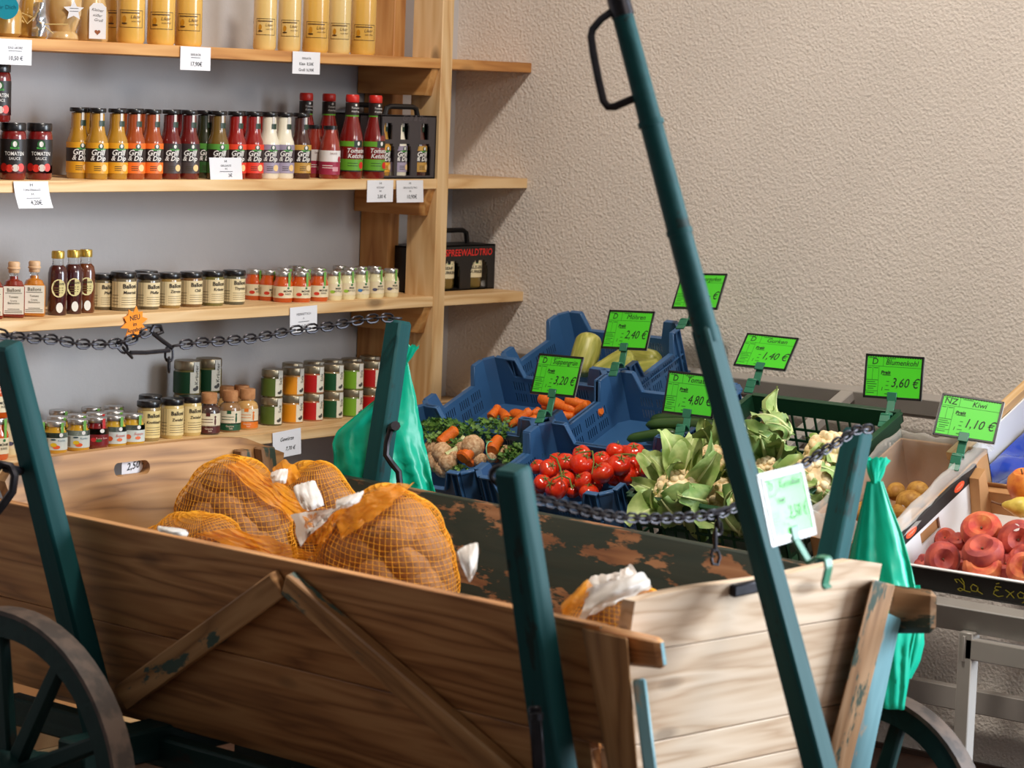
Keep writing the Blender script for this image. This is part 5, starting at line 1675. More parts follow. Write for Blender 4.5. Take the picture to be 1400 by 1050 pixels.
grid(mb, liner, 96, 12)
part('clear_liner', mb, M_['liner'], kb_, world=False, sharp=180)
KIW = MB()
ball(KIW, (0, 0, 0), (1.28, 1, 0.95), 16, 10, fn=lambda d: 1 + 0.02 * wob(d, 3))
KIW = mesh('golden_kiwi', KIW, M_['kiwi'])
STK = MB()
lathe(STK, [(0.0, 0.0), (0.4, 0.0), (0.38, 0.03), (0.0, 0.035)], 12)
STK = mesh('fruit_sticker', STK, C_(226, 210, 200))
for i, (px, py, r, h, lab, az) in enumerate(((1244, 686, 15.5, .085, 'large in the centre of the pile', 80), (1255, 671, 13, .095, 'topmost at the back', 60), (1252, 708, 13.5, .07, 'at the front touching the liner', 70), (1225, 672, 12, .075, 'at the back beside the teal bag', 30), (1234, 700, 12.5, .07, 'with a white sticker', 90), (1270, 690, 12, .07, 'at the right under the folded liner', 60), (1129, 697, 16, .09, 'left of the cart stake, large', 100), (1124, 718, 12, .07, 'left of the stake, lower one', 80), (1112, 712, 12, .06, 'left of the stake next to the price sign', 80), (1180, 700, 14, .06, 'hidden behind the teal bag', 80), (1200, 690, 14, .07, 'glimpsed beside the bag edge', 60), (1215, 715, 13, .05, 'low behind the bag', 80), (1235, 720, 13, .05, 'low in the front', 80))):
    p = stand_at(px, py, h)
    R = 1.2 * r / (FOC / ((p - CAM) @ FW)) / 1.1
    v = vdir(az + 8 * (i % 3), 8)
    e = rot_to(np.cross(v, np.cross(EN, v)), v)
    o = inst('golden_kiwi', 'kiwi', 'golden kiwi ' + lab, [('golden_kiwi', KIW)], mat4(v * R, np.cross(e[2], v) * R, e[2] * R, p), 'golden kiwis')
    if 'sticker' in lab or 'lower one' in lab:
        link('fruit_sticker', STK, o, Matrix.Rotation(0.6, 4, 'Y') @ Matrix.Translation((0, 0, 0.96)))

# ------------------------------------------------------------------ peach box
PB0, PBY = 0.462, -1.862
pk = thing('peach_box', 'white fruit box with black trim full of flat peaches', 'box', cmat(PB0, PBY))
PX, PY, PH = 0.315, 0.42, 0.11
lowh = 0.052
mb = MB()
facew = {}
# left end wall with hand hole
slot_wall(mb, (0, 0), (PX, 0), [(0, PH), (PX, PH)], 0.004, [(PX * 0.52, PX * 0.76, 0.052, 0.078)])
part('end_wall', mb, M_['card_white'], pk, world=False)
mb = MB()
box(mb, (PX / 2, 0.0042, PH - 0.011), (PX, 0.0025, 0.026), ch=0.0004)
box(mb, (PX / 2, 0.0, PH + 0.001), (PX, 0.011, 0.004), ch=0.0004)
for x in (PX * 0.24, PX * 0.86):
    f = lambda a, b, x=x: (x - a, 0.0056, PH - 0.011 + b)
    oval(mb, 0, 0, 0.021, 0.0085, f, 1, 18)
    f = lambda a, b, x=x: (x - a, 0.006, PH - 0.011 + b)
    put_text(mb, 'Paraguayo', 0.006, 0, 0, lambda a, b, f=f: f(-a, b), 2, shear=0.2)
part('end_band', mb, [M_['card_black'], M_['orange_print'], C_(250, 200, 170)], pk, world=False)
mb = MB()
box(mb, (PX - 0.002, PY / 2, lowh / 2), (0.004, PY, lowh), ch=0.0004, facemat={(0, -1): 1})
box(mb, (PX - 0.001, PY / 2, lowh + 0.0005), (0.007, PY, 0.003), ch=0.0005, mat=1)
part('front_wall', mb, [M_['card_black'], M_['card_white']], pk, world=False)
mb = MB()
fr = lambda x, y: (PX + 0.0012, x, y)
# hand-lettered title drawn as pen strokes
def pen(strokes, x, s, r):
    for st in strokes:
        pts = [(PX + 0.0012, x + a * s * 1.4, 0.026 + b * s) for a, b in st]
        q = []
        for i in range(len(pts) - 1):
            for k in range(3):
                q.append(tuple(np.array(pts[i]) * (1 - k / 3) + np.array(pts[i + 1]) * k / 3))
        q.append(pts[-1])
        tube(mb, q, r, 5)


SCR = {'L': [[(0.1, 0.15), (-0.05, 0.45), (0.2, 0.5), (0.55, 0.0), (0.5, -0.4), (0.2, -0.6), (0.05, -0.45), (0.25, -0.3), (0.55, -0.5), (0.9, -0.55)], [(0.4, 0.65), (0.55, 0.3), (0.5, -0.3)]],
       'a': [[(0.5, 0.1), (0.25, 0.25), (0.05, -0.05), (0.1, -0.4), (0.4, -0.4), (0.55, 0.05), (0.5, -0.35), (0.8, -0.55)]],
       'E': [[(0.5, 0.75), (0.3, 0.65)], [(0.6, 0.4), (0.25, 0.4), (0.15, 0.15), (0.4, 0.05), (0.1, -0.05), (0.02, -0.35), (0.3, -0.55), (0.65, -0.4)]],
       'x': [[(0.0, 0.2), (0.25, 0.0), (0.5, -0.45)], [(0.55, 0.2), (0.25, -0.1), (0.0, -0.5)]],
       'q': [[(0.5, 0.1), (0.25, 0.25), (0.02, -0.05), (0.1, -0.35), (0.4, -0.3), (0.5, 0.1), (0.45, -0.6), (0.25, -0.8)]],
       'u': [[(0.0, 0.2), (0.02, -0.3), (0.2, -0.45), (0.45, -0.2), (0.5, 0.2), (0.5, -0.45)]], 'i': [[(0.1, 0.2), (0.1, -0.45)], [(0.1, 0.5), (0.12, 0.46)]], 's': [[(0.4, 0.2), (0.05, 0.1), (0.3, -0.15), (0.35, -0.4), (0.0, -0.45)]],
       't': [[(0.15, 0.6), (0.12, -0.4), (0.35, -0.45)], [(-0.05, 0.25), (0.4, 0.25)]], 'e': [[(0.0, -0.1), (0.4, -0.05), (0.3, 0.22), (0.05, 0.1), (0.02, -0.3), (0.4, -0.45)]]}
x = 0.118
for ch_, adv in (('L', 0.9), ('a', 1.2), ('E', 0.85), ('x', 0.72), ('q', 0.72), ('u', 0.72), ('i', 0.4), ('s', 0.55), ('i', 0.4), ('t', 0.55), ('a', 0.8)):
    pen(SCR[ch_], x, 0.0235, 0.0009)
    x += adv * 0.033 * (1.25 if ch_ == 'a' else 1.0)
part('painted_title', mb, M_['yellow_print'], pk, world=False)
mb = MB()
box(mb, (0.002, PY / 2, lowh / 2), (0.004, PY, lowh), ch=0.0004)
box(mb, (-0.006, PY / 2, lowh), (0.02, PY, 0.004), ch=0.0006)
part('back_wall', mb, M_['card_brown'], pk, world=False)
mb = MB()
prism(mb, [(0, 0), (0.045, 0), (0.03, PH - 0.012), (0, PH - 0.004)], 0.022, 0, loc(0.004, 0.016, 0))
part('corner_post', mb, M_['card_brown'], pk, world=False)
mb = MB()
box(mb, (PX / 2, PY / 2, 0.002), (PX, PY, 0.004), simple=True)
part('box_floor', mb, M_['card_white'], pk, world=False)

PEA = []
for k in range(3):
    mb = MB()
    prof = [(0.0, 0.30), (0.12, 0.33), (0.3, 0.5), (0.55, 0.62), (0.8, 0.55), (0.97, 0.28), (1.0, 0.0), (0.93, -0.3), (0.72, -0.52), (0.4, -0.58), (0.15, -0.5), (0.0, -0.45)]
    V0 = len(mb.v)
    lathe(mb, prof, 26)
    V = np.array(mb.v)
    ang = np.arctan2(V[:, 1], V[:, 0])
    cre = np.exp(-((np.angle(np.exp(1j * (ang - 0.5)))) / 0.25) ** 2)
    rr = np.linalg.norm(V[:, :2], axis=1)
    V[:, 2] -= 0.12 * cre * (V[:, 2] > 0) * rr
    V[:, :2] *= (1 - 0.05 * cre + 0.03 * np.sin(2 * ang + k))[:, None]
    mb.v = list(map(tuple, V))
    st = MB()
    tube(st, [(0, 0, 0.28), (0.01, 0.0, 0.4)], [0.07, 0.05], 6)
    PEA.append([('flat_peach', mesh('flat_peach', mb, M_['peach' if k != 1 else 'peach_dark'])), ('stalk_pit', mesh('stalk_pit', st, M_['stem']))])
PE = [(1343, 727, 29.5, .085, 0, 62, 25, 'yellow-cheeked flat peach on top of the pile'), (1344, 757, 29, .085, 1, 76, 30, 'big red flat peach in the middle'), (1288, 765, 25.5, .075, 1, 30, 45, 'dark red flat peach at the left front showing its stalk pit'), (1293, 738, 17, .06, 1, 60, 20, 'small red peach leaning on the white end wall'), (1311, 742, 16, .06, 1, 80, 20, 'dark peach behind the left front one'),
      (1336, 788, 26.5, .06, 0, 60, 40, 'orange flat peach at the black front wall'), (1391, 738, 28, .08, 1, 30, 40, 'red flat peach with a round sticker'), (1392, 790, 24, .06, 0, 55, 40, 'orange flat peach at the edge of the frame, front row'), (1376, 776, 20, .055, 1, 80, 20, 'red peach behind the front orange one'), (1261, 771, 15, .05, 1, 80, 10, 'red peach tucked in the front left corner'), (1316, 768, 17, .045, 1, 80, 10, 'red peach deep between the front ones'), (1370, 748, 18, .05, 1, 80, 10, 'red peach deep under the stickered one'), (1400, 765, 22, .06, 1, 70, 30, 'red peach cut by the edge of the frame')]
PE += [(1428, 735, 27, .08, 0, 60, 25, 'flat peach outside the picture edge, back row'), (1424, 776, 26, .075, 1, 70, 35, 'flat peach outside the picture edge, middle'), (1436, 800, 25, .06, 0, 60, 40, 'flat peach outside the picture edge, front row'), (1462, 760, 27, .075, 1, 62, 30, 'flat peach at the far end of the box'), (1478, 795, 26, .06, 0, 66, 35, 'flat peach at the far front end of the box')]
for i, (px, py, r, h, k, el, az, lab) in enumerate(PE):
    p = stand_at(px, py, h - 0.024)
    if py > 780:
        p = p - ES * 0.022 + EN * 0.006
    R = r / (FOC / ((p - CAM) @ FW))
    e = rot_to(vdir(az, el), vdir(az + 70 + 40 * i, 0))
    tm = PEA[2 if (i == 0 or k == 0) else 1]
    o = inst('flat_peach', 'peach', lab, tm, mat4(e[0] * R, e[1] * R, e[2] * R, p), 'flat peaches in the box')
    if 'sticker' in lab:
        link('fruit_sticker', STK, o, Matrix.Translation((-0.2, -0.55, 0.56)) @ Matrix.Rotation(0.2, 4, 'X') @ Matrix.Diagonal((0.5, 0.5, 1, 1)))

# ------------------------------------------------------------------ pear crate behind the peaches
pc = thing('pear_crate', 'pale wooden crate with a blue tray of pears behind the peaches', 'crate', cmat(0.03, -1.80))
for nm, c, sz, m in (('end_batten', (0.21, 0.006, 0.118), (0.43, 0.022, 0.018), 'pine'), ('end_wall', (0.21, 0.02, 0.055), (0.4, 0.004, 0.11), 'card_white'), ('front_wall', (0.41, 0.22, 0.03), (0.006, 0.4, 0.06), 'card_brown'), ('back_wall', (0.004, 0.22, 0.03), (0.006, 0.4, 0.06), 'pine'), ('crate_floor', (0.21, 0.22, 0.004), (0.41, 0.41, 0.006), 'pine')):
    mb = MB()
    box(mb, c, sz, ch=0.001)
    part(nm, mb, M_[m], pc, world=False)
mb = MB()
grid(mb, lambda u, v: (0.03 + 0.37 * v, 0.03 + 0.37 * u, 0.05 + 0.012 * math.sin(u * 19) * math.sin(v * 19)), 24, 24)
part('moulded_tray', mb, M_['tray_blue'], pc, world=False)
PR = MB()
lathe(PR, [(0.0, -0.9), (0.35, -0.86), (0.7, -0.6), (0.82, -0.2), (0.72, 0.2), (0.45, 0.6), (0.28, 0.95), (0.12, 1.12), (0.0, 1.14)], 20)
PRS = MB()
tube(PRS, [(0, 0, 1.1), (0.05, 0.02, 1.45), (0.16, 0.04, 1.85)], [0.1, 0.075, 0.09], 6)
PRT = [('pear', mesh('pear', PR, M_['pear'])), ('stem', mesh('stem', PRS, M_['stem']))]
p = stand_at(1393, 693, 0.085)
v = vdir(-75, 8)
e = rot_to(v, (0, 0, 1))
inst('pear', 'pear', 'yellow pear with a long brown stem lying on the blue tray', PRT, mat4(e[0] * .026, e[1] * .026, e[2] * .03, p))
for px, py, az_, lab in ((1425, 690, -60, 'yellow pear on the blue tray outside the picture edge'), (1440, 668, -95, 'yellow pear at the back of the blue tray'), (1470, 700, -40, 'yellow pear at the far end of the blue tray')):
    p = stand_at(px, py, 0.085)
    v = vdir(az_, 8)
    e = rot_to(v, (0, 0, 1))
    inst('pear', 'pear', lab, PRT, mat4(e[0] * .026, e[1] * .026, e[2] * .03, p), 'pears on the blue tray')
APM = MB()
lathe(APM, [(0.0, 0.7), (0.15, 0.78), (0.5, 0.88), (0.88, 0.55), (1.0, 0.05), (0.85, -0.55), (0.5, -0.86), (0.15, -0.8), (0.0, -0.72)], 22)
APS = MB()
tube(APS, [(0, 0, 0.7), (0.05, 0, 1.05)], 0.05, 6)
p = stand_at(1400, 664, 0.105)
inst('orange_pear', 'fruit', 'orange brown round fruit behind the pear', [('orange_pear', mesh('orange_pear', APM, M_['apple'])), ('stem', mesh('stem', APS, M_['stem']))], mat4(ES * .034, EY * .034, EN * .036, p))


# ------------------------------------------------------------------ price signs clipped to the crates
def price_sign(label, px, py, D, w, u, foot, name, price, origin='D', gloss=False, H=0.0885, W=0.1235, price_kw={}, tall=False):
    c = on(px, py, D=D)
    w, u = unit(w), unit(u)
    u = unit(u - (u @ w) * w)
    n = np.cross(w, u)
    t = thing('price_sign', label, 'price sign', mat4(w, u, n, c), 'green price signs on clips')
    fw = 0.0045
    mb = MB()
    fm = 'clear_frame' if gloss else 'black_frame'
    for cx, cy, sx, sy in ((0, H / 2, W + fw, fw), (0, -H / 2, W + fw, fw), (-W / 2, 0, fw, H + fw), (W / 2, 0, fw, H + fw)):
        box(mb, (cx, cy, 0), (sx, sy, 0.004), ch=0.0006)
    part('frame', mb, M_[fm], t, world=False)
    mb = MB()
    e = 0.003 if not gloss else 0.008
    for cx, cy, sx, sy in ((0, -H / 2 - e * 0.6, W + 2 * e, e), (-W / 2 - e * 0.6, 0, e, H + e), (W / 2 + e * 0.6, 0, e, H + e)) + (((0, H / 2 + e * 0.6, W + 2 * e, e),) if gloss else ()):
        box(mb, (cx, cy, -0.0012), (sx, sy, 0.0022), ch=0.0004)
    part('clear_pocket', mb, M_['clear_frame' if gloss or name == 'Kiwi' else 'pocket'], t, world=False)
    mb = MB()
    box(mb, (0, 0, 0), (W - fw * 0.5, H - fw * 0.5, 0.0016), ch=0.0002)
    f = lambda x, y: (x, y, 0.0011)
    for x0, y0, x1, y1 in ((-0.5, 0.24, 0.5, 0.248), (-0.2, 0.24, -0.193, 0.5), (-0.27, -0.5, -0.264, 0.24), (-0.5, -0.1, -0.27, -0.085), (-0.38, -0.1, -0.374, 0.24), (-0.5, -0.36, -0.27, -0.35)):
        quad(mb, x0 * W, y0 * H, x1 * W, y1 * H, f, 1)
    for x0, y0, x1 in ((-0.46, 0.43, -0.32), (-0.15, 0.43, 0.02), (-0.47, 0.19, -0.4), (-0.36, 0.19, -0.28), (-0.47, -0.15, -0.32), (-0.47, -0.2, -0.29), (-0.45, -0.26, -0.3), (-0.45, -0.31, -0.34), (-0.47, -0.41, -0.33), (-0.12, -0.12, -0.07), (-0.13, -0.22, -0.08), (-0.14, -0.32, -0.06), (-0.14, -0.42, -0.07)):
        quad(mb, x0 * W, y0 * H, x1 * W, (y0 + 0.018) * H, f, 1)
    for k in range(22):
        xx = -0.47 + k * 0.044
        oval(mb, xx * W, 0.475 * H, 0.0015, 0.0018, f, 2, 6)
    f2 = lambda x, y: (x, y, 0.0014)
    put_text(mb, origin, 0.019, -0.34 * W, 0.35 * H, f2, 2, shear=0.1)
    put_text(mb, name, 0.0165, 0.14 * W, 0.345 * H, f2, 2, shear=0.22, fit=0.66 * W * 0.85)
    put_text(mb, 'Preis', 0.0105, -0.14 * W, 0.1 * H, f2, 2, shear=0.2, bold=0.025, rot=0.08)
    quad(mb, -0.2 * W, 0.035 * H, -0.05 * W, 0.05 * H, f2, 2)
    put_text(mb, '1', 0.011, -0.19 * W, -0.3 * H, f2, 2, shear=0.2)
    pk_ = dict(size=0.028, x=0.22, y=-0.14)
    pk_.update(price_kw)
    put_text(mb, price, pk_['size'], pk_['x'] * W, pk_['y'] * H, f2, 2, shear=0.28, fit=0.47 * W, wide=0.85)
    part('green_card', mb, [M_['sign_gloss' if gloss else 'sign_green'], M_['print_green'], M_['ink']], t, world=False)
    # clip: a flat stem from the lower edge of the card down to a C-shaped clamp over the crate rim
    b = c - u * (H / 2)
    mb = MB()
    ft = np.asarray(foot, float)
    bb = b - n * 0.003
    mid = bb * 0.35 + ft * 0.65
    wd = w
    dn = unit(ft - bb)
    beam(mb, bb + u * 0.012 + n * 0.005, bb - u * 0.008 + n * 0.005, wd, 0.021, 0.004, 0.001)
    beam(mb, bb + u * 0.004, ft, wd, 0.017, 0.004, 0.001)
    q = np.cross(wd, dn)
    q = q if q @ n > 0 else -q
    arc = [ft + 0.011 * (1 - math.cos(a)) * q * 1.1 + 0.012 * math.sin(a) * -dn * 0.6 for a in np.linspace(0, math.pi, 7)]
    arc += [arc[-1] + dn * 0.016, arc[-1] + dn * 0.03 + q * 0.003]
    if gloss:                                              # hooked over the board: over the edge, then down its face
        zz = np.array([0, 0, 1.0])
        arc = [ft, ft + n * 0.016 + zz * 0.006, ft + n * 0.03 + zz * 0.002, ft + n * 0.033 - zz * 0.012, ft + n * 0.028 - zz * 0.036, ft + n * 0.034 - zz * 0.043]
    for i in range(len(arc) - 1):
        beam(mb, arc[i], arc[i + 1], wd, 0.022, 0.004, 0.001)
    part('clip', mb, M_['clip_green'], t)
    return t


ft = lambda px, py, D: on(px, py, D=D)
price_sign('green price sign for braising cucumbers at the back wall, half behind the pole', 956.3, 398, 6.3, [.019, -.998, .055], [.48, .058, .876], ft(941, 446, 6.26), 'Schmorgurken', '2,— €')
price_sign('green price sign for carrots reading 2,40 euro', 858.5, 451, 6.15, [.009, -.999, .047], [.361, .047, .932], ft(849, 503, 6.13), 'Möhren', '2,40 €')
price_sign('green price sign for soup vegetables reading 3,20 euro', 761.3, 513, 5.98, [-.032, -.999, .022], [.323, .011, .946], ft(749, 570, 5.95), 'Suppengrün', '3,20 €')
price_sign('green price sign for cucumbers reading 1,40 euro', 1047.5, 481, 6.0, [.137, -.99, -.015], [.666, .081, .741], ft(1033, 526, 5.97), 'Gurken', '1,40 €')
price_sign('green price sign for tomatoes behind the pole', 944, 539, 5.78, [.052, -.999, -.005], [.21, .006, .978], ft(937, 590, 5.76), 'Tomaten', '4,80 €')
price_sign('green price sign for cauliflower reading 3,60 euro', 1221.7, 515.6, 5.68, [.227, -.974, .013], [.113, .04, .993], ft(1214, 575, 5.66), 'Blumenkohl', '3,60 €')
price_sign('green price sign for kiwi reading 1,10 euro', 1323.9, 572, 5.42, [.265, -.962, -.069], [.487, .072, .87], ft(1311, 628, 5.4), 'Kiwi', '1,10 €', origin='NZ')
# ------------------------------------------------------------------ the hand cart
def Xn(y, z): return -2.10 + 0.0572 * (y + 0.87) + 0.29 * (0.7 - z)      # outer face line of the near side
def Xf(y, z): return -1.335 + 0.107 * (y + 0.732) - 0.33 * (0.7 - z)     # far side
def Yr(x, z): return -0.675 - 0.2 * (0.75 - z)                            # rear board
def Yf(x, z): return -2.184 - 0.142 * (x + 2.214) + 0.37 * (0.75 - z)     # front board


cart = thing('hand_cart', 'old wooden hand cart with green painted stakes, wheels and drawbar', 'hand cart', loc(-1.8, -1.5, 0))
NT = unit([-1, 0.057, -0.29])        # outward normal of the near side


def near(y, z, off=0.0):
    return np.array([Xn(y, z), y, z]) + NT * off


def side_plank(fn, y0, y1, z0a, z1a, z0b, z1b, th, sgn, name, mat, facemat=None):
    P = []
    for z_a, z_b in ((z0a, z0b), (z1a, z1b)):
        for o in (0, th):
            for y, z in ((y0, z_a), (y1, z_b)):
                P.append((fn(y, z) + sgn * o, y, z))
    mb = MB()
    plank(mb, P, 0.0015, 0, facemat)
    return part(name, mb, mat, cart)


for z0, z1, y1 in ((0.504, 0.70, -2.135), (0.325, 0.5025, -2.08)):
    side_plank(Xn, -0.56, y1, z0, z1, z0, z1, 0.024, 1, 'side_plank', [M_['cart'], M_['cart_green'], M_['teal_worn']], {(0, 1): 2} if z1 > 0.6 else {(1, 1): 1})
mb = MB()
P = []
for z_a, z_b in ((0.638, 0.65), (0.70, 0.697)):
    for o in (0.0, 0.024):
        for y, z in ((-2.125, z_a), (-2.245, z_b)):
            P.append((Xn(y, z) + o, y, z))
plank(mb, P, 0.008, 0, {(0, 1): 1})
part('plank_end', mb, [M_['cart'], M_['teal_worn']], cart)
for z0, z1, y1 in ((0.505, 0.70, -2.16), (0.325, 0.500, -2.10)):
    side_plank(Xf, -0.58, y1, z0, z1, z0, z1, 0.024, 1, 'side_plank', [M_['cart_green'], M_['teal_worn']], {(0, 1): 1})
mb = MB()
tq = [on(x, y, X=X_) for X_ in (-1.505, -1.47) for x, y in ((1216, 799), (1281, 808), (1216, 866), (1279, 866))]
tq = np.array(tq).reshape(2, 2, 2, 3)          # [x][z top, bottom][y]
plank(mb, [tq[o, 1 - k, i] for k in (0, 1) for o in (0, 1) for i in (0, 1)], 0.011, 0, {(0, 1): 1})
part('plank_end', mb, [M_['strip_green'], M_['teal_worn']], cart)
# rear board with a rounded hand hole
hA, hB = on(159, 642, Y=-0.685), on(208, 640, Y=-0.685)
hz0, hz1 = (hA[2] + hB[2]) / 2 - 0.0135, (hA[2] + hB[2]) / 2 + 0.0135
grain = lambda p: (p[0], p[2], p[1])
for z0, z1 in ((0.565, 0.772), (0.36, 0.56)):
    cols = [-2.2, -1.2]
    if z1 > 0.7:
        hr = (hz1 - hz0) / 2
        cs_ = [hA[0] + hr * (1 - math.cos(a)) for a in np.linspace(0, math.pi / 2, 6)] + [hB[0] - hr * (1 - math.cos(a)) for a in np.linspace(math.pi / 2, 0, 6)]
        cols = [-2.2, -2.05, -1.95] + cs_ + [-1.6, -1.5, -1.43, -1.2]
    mb = MB()
    lim = lambda x, z: min(max(x, Xn(-0.69, z) + 0.026), Xf(-0.69, z) - 0.004)
    arch = lambda x, z: z - (0.05 * max(0, abs((x + 1.72) / 0.36) - 0.5) ** 1.5 if z > 0.7 else 0)
    for xa, xb in zip(cols[:-1], cols[1:]):
        xm = (xa + xb) / 2
        spans = [(lambda x: z0, lambda x: z1)]
        if z1 > 0.7 and hA[0] < xm < hB[0]:
            def half(x):
                q = min(x - hA[0], hB[0] - x)
                return hr if q >= hr else math.sqrt(max(0, hr * hr - (hr - q) ** 2))
            zc_ = (hz0 + hz1) / 2
            spans = [(lambda x: z0, lambda x: zc_ - half(x)), (lambda x: zc_ + half(x), lambda x: z1)]
        for lo, hi in spans:
            P = []
            for fz in (lo, hi):
                for o in (0, 0.024):
                    for x in (xa, xb):
                        z = arch(x, fz(x))
                        x2 = lim(x, z)
                        P.append((x2, Yr(x2, z) + o, z))
            plank(mb, P, simple=True, gcw=grain)
    part('rear_plank', mb, M_['cart_rear'], cart, sharp=20)
for xa, xb in ((-1.475, -1.445), (-1.415, -1.375)):
    mb = MB()
    P = []
    for z in (0.36, 0.745):
        for o in (-0.026, 0.0):
            for x in (xa, xb):
                P.append((x, Yr(x, z) + o, z))
    plank(mb, [P[i] for i in (0, 4, 1, 5, 2, 6, 3, 7)], 0.003)
    part('rear_batten', mb, M_['strip_green'], cart)
# front board of four planks
NF = unit([-0.142, -1, -0.37])


def front_at(px, py, off=0.0):
    return onplane(px, py, np.array([-2.214, -2.184, 0.75]) + NF * off, NF)


def lineat(za, zb):                                                    # x of the board's far edge by height
    pa, pb = front_at(1206, 770), front_at(1150, 1050)
    return lambda z: pb[0] + (pa[0] - pb[0]) * (z - pb[2]) / (pa[2] - pb[2])


xfar = lineat(0, 0)
zc = [0.30, 0.42, front_at(1000, 993)[2], front_at(1000, 871)[2], 0.757]
for k in range(4):
    mb = MB()
    segs = 8 if k == 3 else 1
    for i in range(segs):
        P = []
        for top in (0, 1):
            for o in (0, 0.024):
                for q in (i / segs, (i + 1) / segs):
                    z = zc[k + top] + (-0.0012 if top else 0.0014)
                    if k == 3 and top:
                        z += -0.012 * (1 - q) ** 2 + 0.003 * math.sin(9 * q) - (0.012 if q == 1 else 0)
                    xl = Xn(-2.15, z) + 0.027
                    x = xl + (xfar(z) - xl) * q
                    P.append((x, Yf(x, z) + o, z))
        plank(mb, P, 0.001, simple=segs > 1, gcw=(lambda p: (p[0], p[2] + 3, p[1])) if segs > 1 else None)
    part('front_plank', mb, M_['cart_daylit'], cart, sharp=30)
# bed
mb = MB()
for i in range(5):
    x0 = -1.98 + i * 0.108
    box(mb, (x0 + 0.054, -1.4, 0.325), (0.105, 1.42, 0.022), ch=0.002)
part('bed_boards', mb, M_['cart'], cart)


def near_at(px, py, off=0.0):
    return onplane(px, py, near(-1.3, 0.5, off), NT)


# diagonal braces on the near side
for nm, pa, pb, w0, w1 in (('brace', (384, 797), (170, 953), 0.046, 0.05), ('brace', (393, 796), (715, 1078), 0.046, 0.058)):
    mb = MB()
    a, b = near_at(*pa, 0.012), near_at(*pb, 0.012)
    beam(mb, a, b, np.cross(NT, b - a), w0, 0.022, 0.003, wid2=w1)
    part(nm, mb, M_['cart_strip'], cart)
# corner batten near front, with a painted strip in the corner
mb = MB()
P = [near_at(x, y, o) for o in (0, 0.022) for (x, y) in ((795, 858), (858, 872), (836, 1075), (874, 1078))]
P = np.array(P).reshape(2, 2, 2, 3)          # [off][end][side]
plank(mb, [P[o, e, s] for s in (0, 1) for o in (0, 1) for e in (0, 1)], 0.003)
part('corner_batten', mb, M_['cart_strip'], cart)
mb = MB()
a, b = on(874, 930, D=3.98), on(893, 1085, D=3.93)
beam(mb, a, b, (0.5, -0.8, 0), 0.02, 0.03, 0.003)
part('corner_strip', mb, M_['teal_worn'], cart)
# far front corner batten and painted strip
def front_piece(name, px, o0, o1, mat):
    mb = MB()
    P = np.array([front_at(x, y, o) for o in (o0, o1) for (x, y) in px]).reshape(2, 2, 2, 3)     # [off][end][side]
    plank(mb, [P[o, e, s_] for s_ in (0, 1) for o in (0, 1) for e in (0, 1)], 0.004)
    part(name, mb, mat, cart)


front_piece('corner_batten', ((1192, 792), (1224, 800), (1118, 1085), (1154, 1085)), 0.0, 0.026, M_['strip_green'])
front_piece('corner_strip', ((1213, 838), (1232, 846), (1150, 1085), (1182, 1085)), -0.01, 0.024, M_['teal_worn'])

fm_ = [front_at(1000, 808, 0.006), front_at(1046, 799, 0.010)]
mb = MB()
beam(mb, fm_[0], fm_[1], (0, 0, 1), 0.02, 0.014, 0.003)
part('board_catch', mb, M_['iron'], cart)

# stakes
STK_ = {}
for nm, base, top, low in (('near rear', (-2.085, -0.905, 0.506), (-2.267, -0.905, 1.022), 0.24), ('near front', (-2.165, -2.045, 0.568), (-2.277, -2.045, 0.938), 0.24),
                           ('far front', (-1.438, -2.08, 0.724), (-1.372, -2.08, 0.928), 0.28), ('far rear', (-1.318, -0.921, 0.708), (-1.258, -0.921, 1.018), 0.28)):
    base, top = np.array(base), np.array(top)
    d = (top - base) / (top[2] - base[2])
    sgn = -1 if 'near' in nm else 1
    off = np.array([sgn * 0.022, 0, 0])
    a = base + d * (low - base[2]) + off * 0.9
    b = top + off * 0.2
    mb = MB()
    beam(mb, a, b, (0, 1, 0), 0.058 if 'near' in nm else 0.05, 0.052 if 'near' in nm else 0.046, 0.006, wid2=0.044 if 'near' in nm else 0.042, thk2=0.042 if 'near' in nm else 0.04)
    STK_[nm] = (a, b)
    part('stake', mb, M_['teal'], cart)

# iron fittings on the stakes
def fit(name, pts, r, n=8):
    mb = MB()
    tube(mb, pts, r, n)
    return part(name, mb, M_['iron'], cart)


fit('stake_hook', [on(x, y, D=4.66) for x, y in ((-12, 650), (2, 634), (14, 637), (20, 650), (17, 672), (4, 690), (-6, 702))], 0.0075)
fit('stake_bolt', [on(8, 640, D=4.66), on(28, 644, D=4.72)], 0.008)
fit('stake_iron', [on(x, y, D=5.38) for x, y in ((537, 580), (533, 592), (529, 606), (528, 622), (536, 634), (545, 645), (547, 665))], 0.0068)
fit('stake_iron', [on(541, 582, D=5.36), on(532, 588, D=5.42)], 0.010)
mb = MB()
a, b = on(705, 668, D=4.0), on(722, 760, D=4.03)
beam(mb, a, b, RT, 0.016, 0.01, 0.002)
part('stake_strap', mb, M_['iron'], cart)
mb = MB()
a, b = on(731, 965, D=4.0), on(737, 1052, D=4.0)
beam(mb, a, b, RT, 0.02, 0.012, 0.003)
part('stake_strap', mb, M_['iron'], cart)
fit('stake_bolt', [on(733, 975, D=3.97), on(733, 984, D=3.97)], 0.011)
fit('stake_eye', [on(683, 650, D=4.0) + 0.013 * (math.cos(a) * RT + math.sin(a) * UP) for a in np.linspace(0, 6.0, 12)], 0.0045)

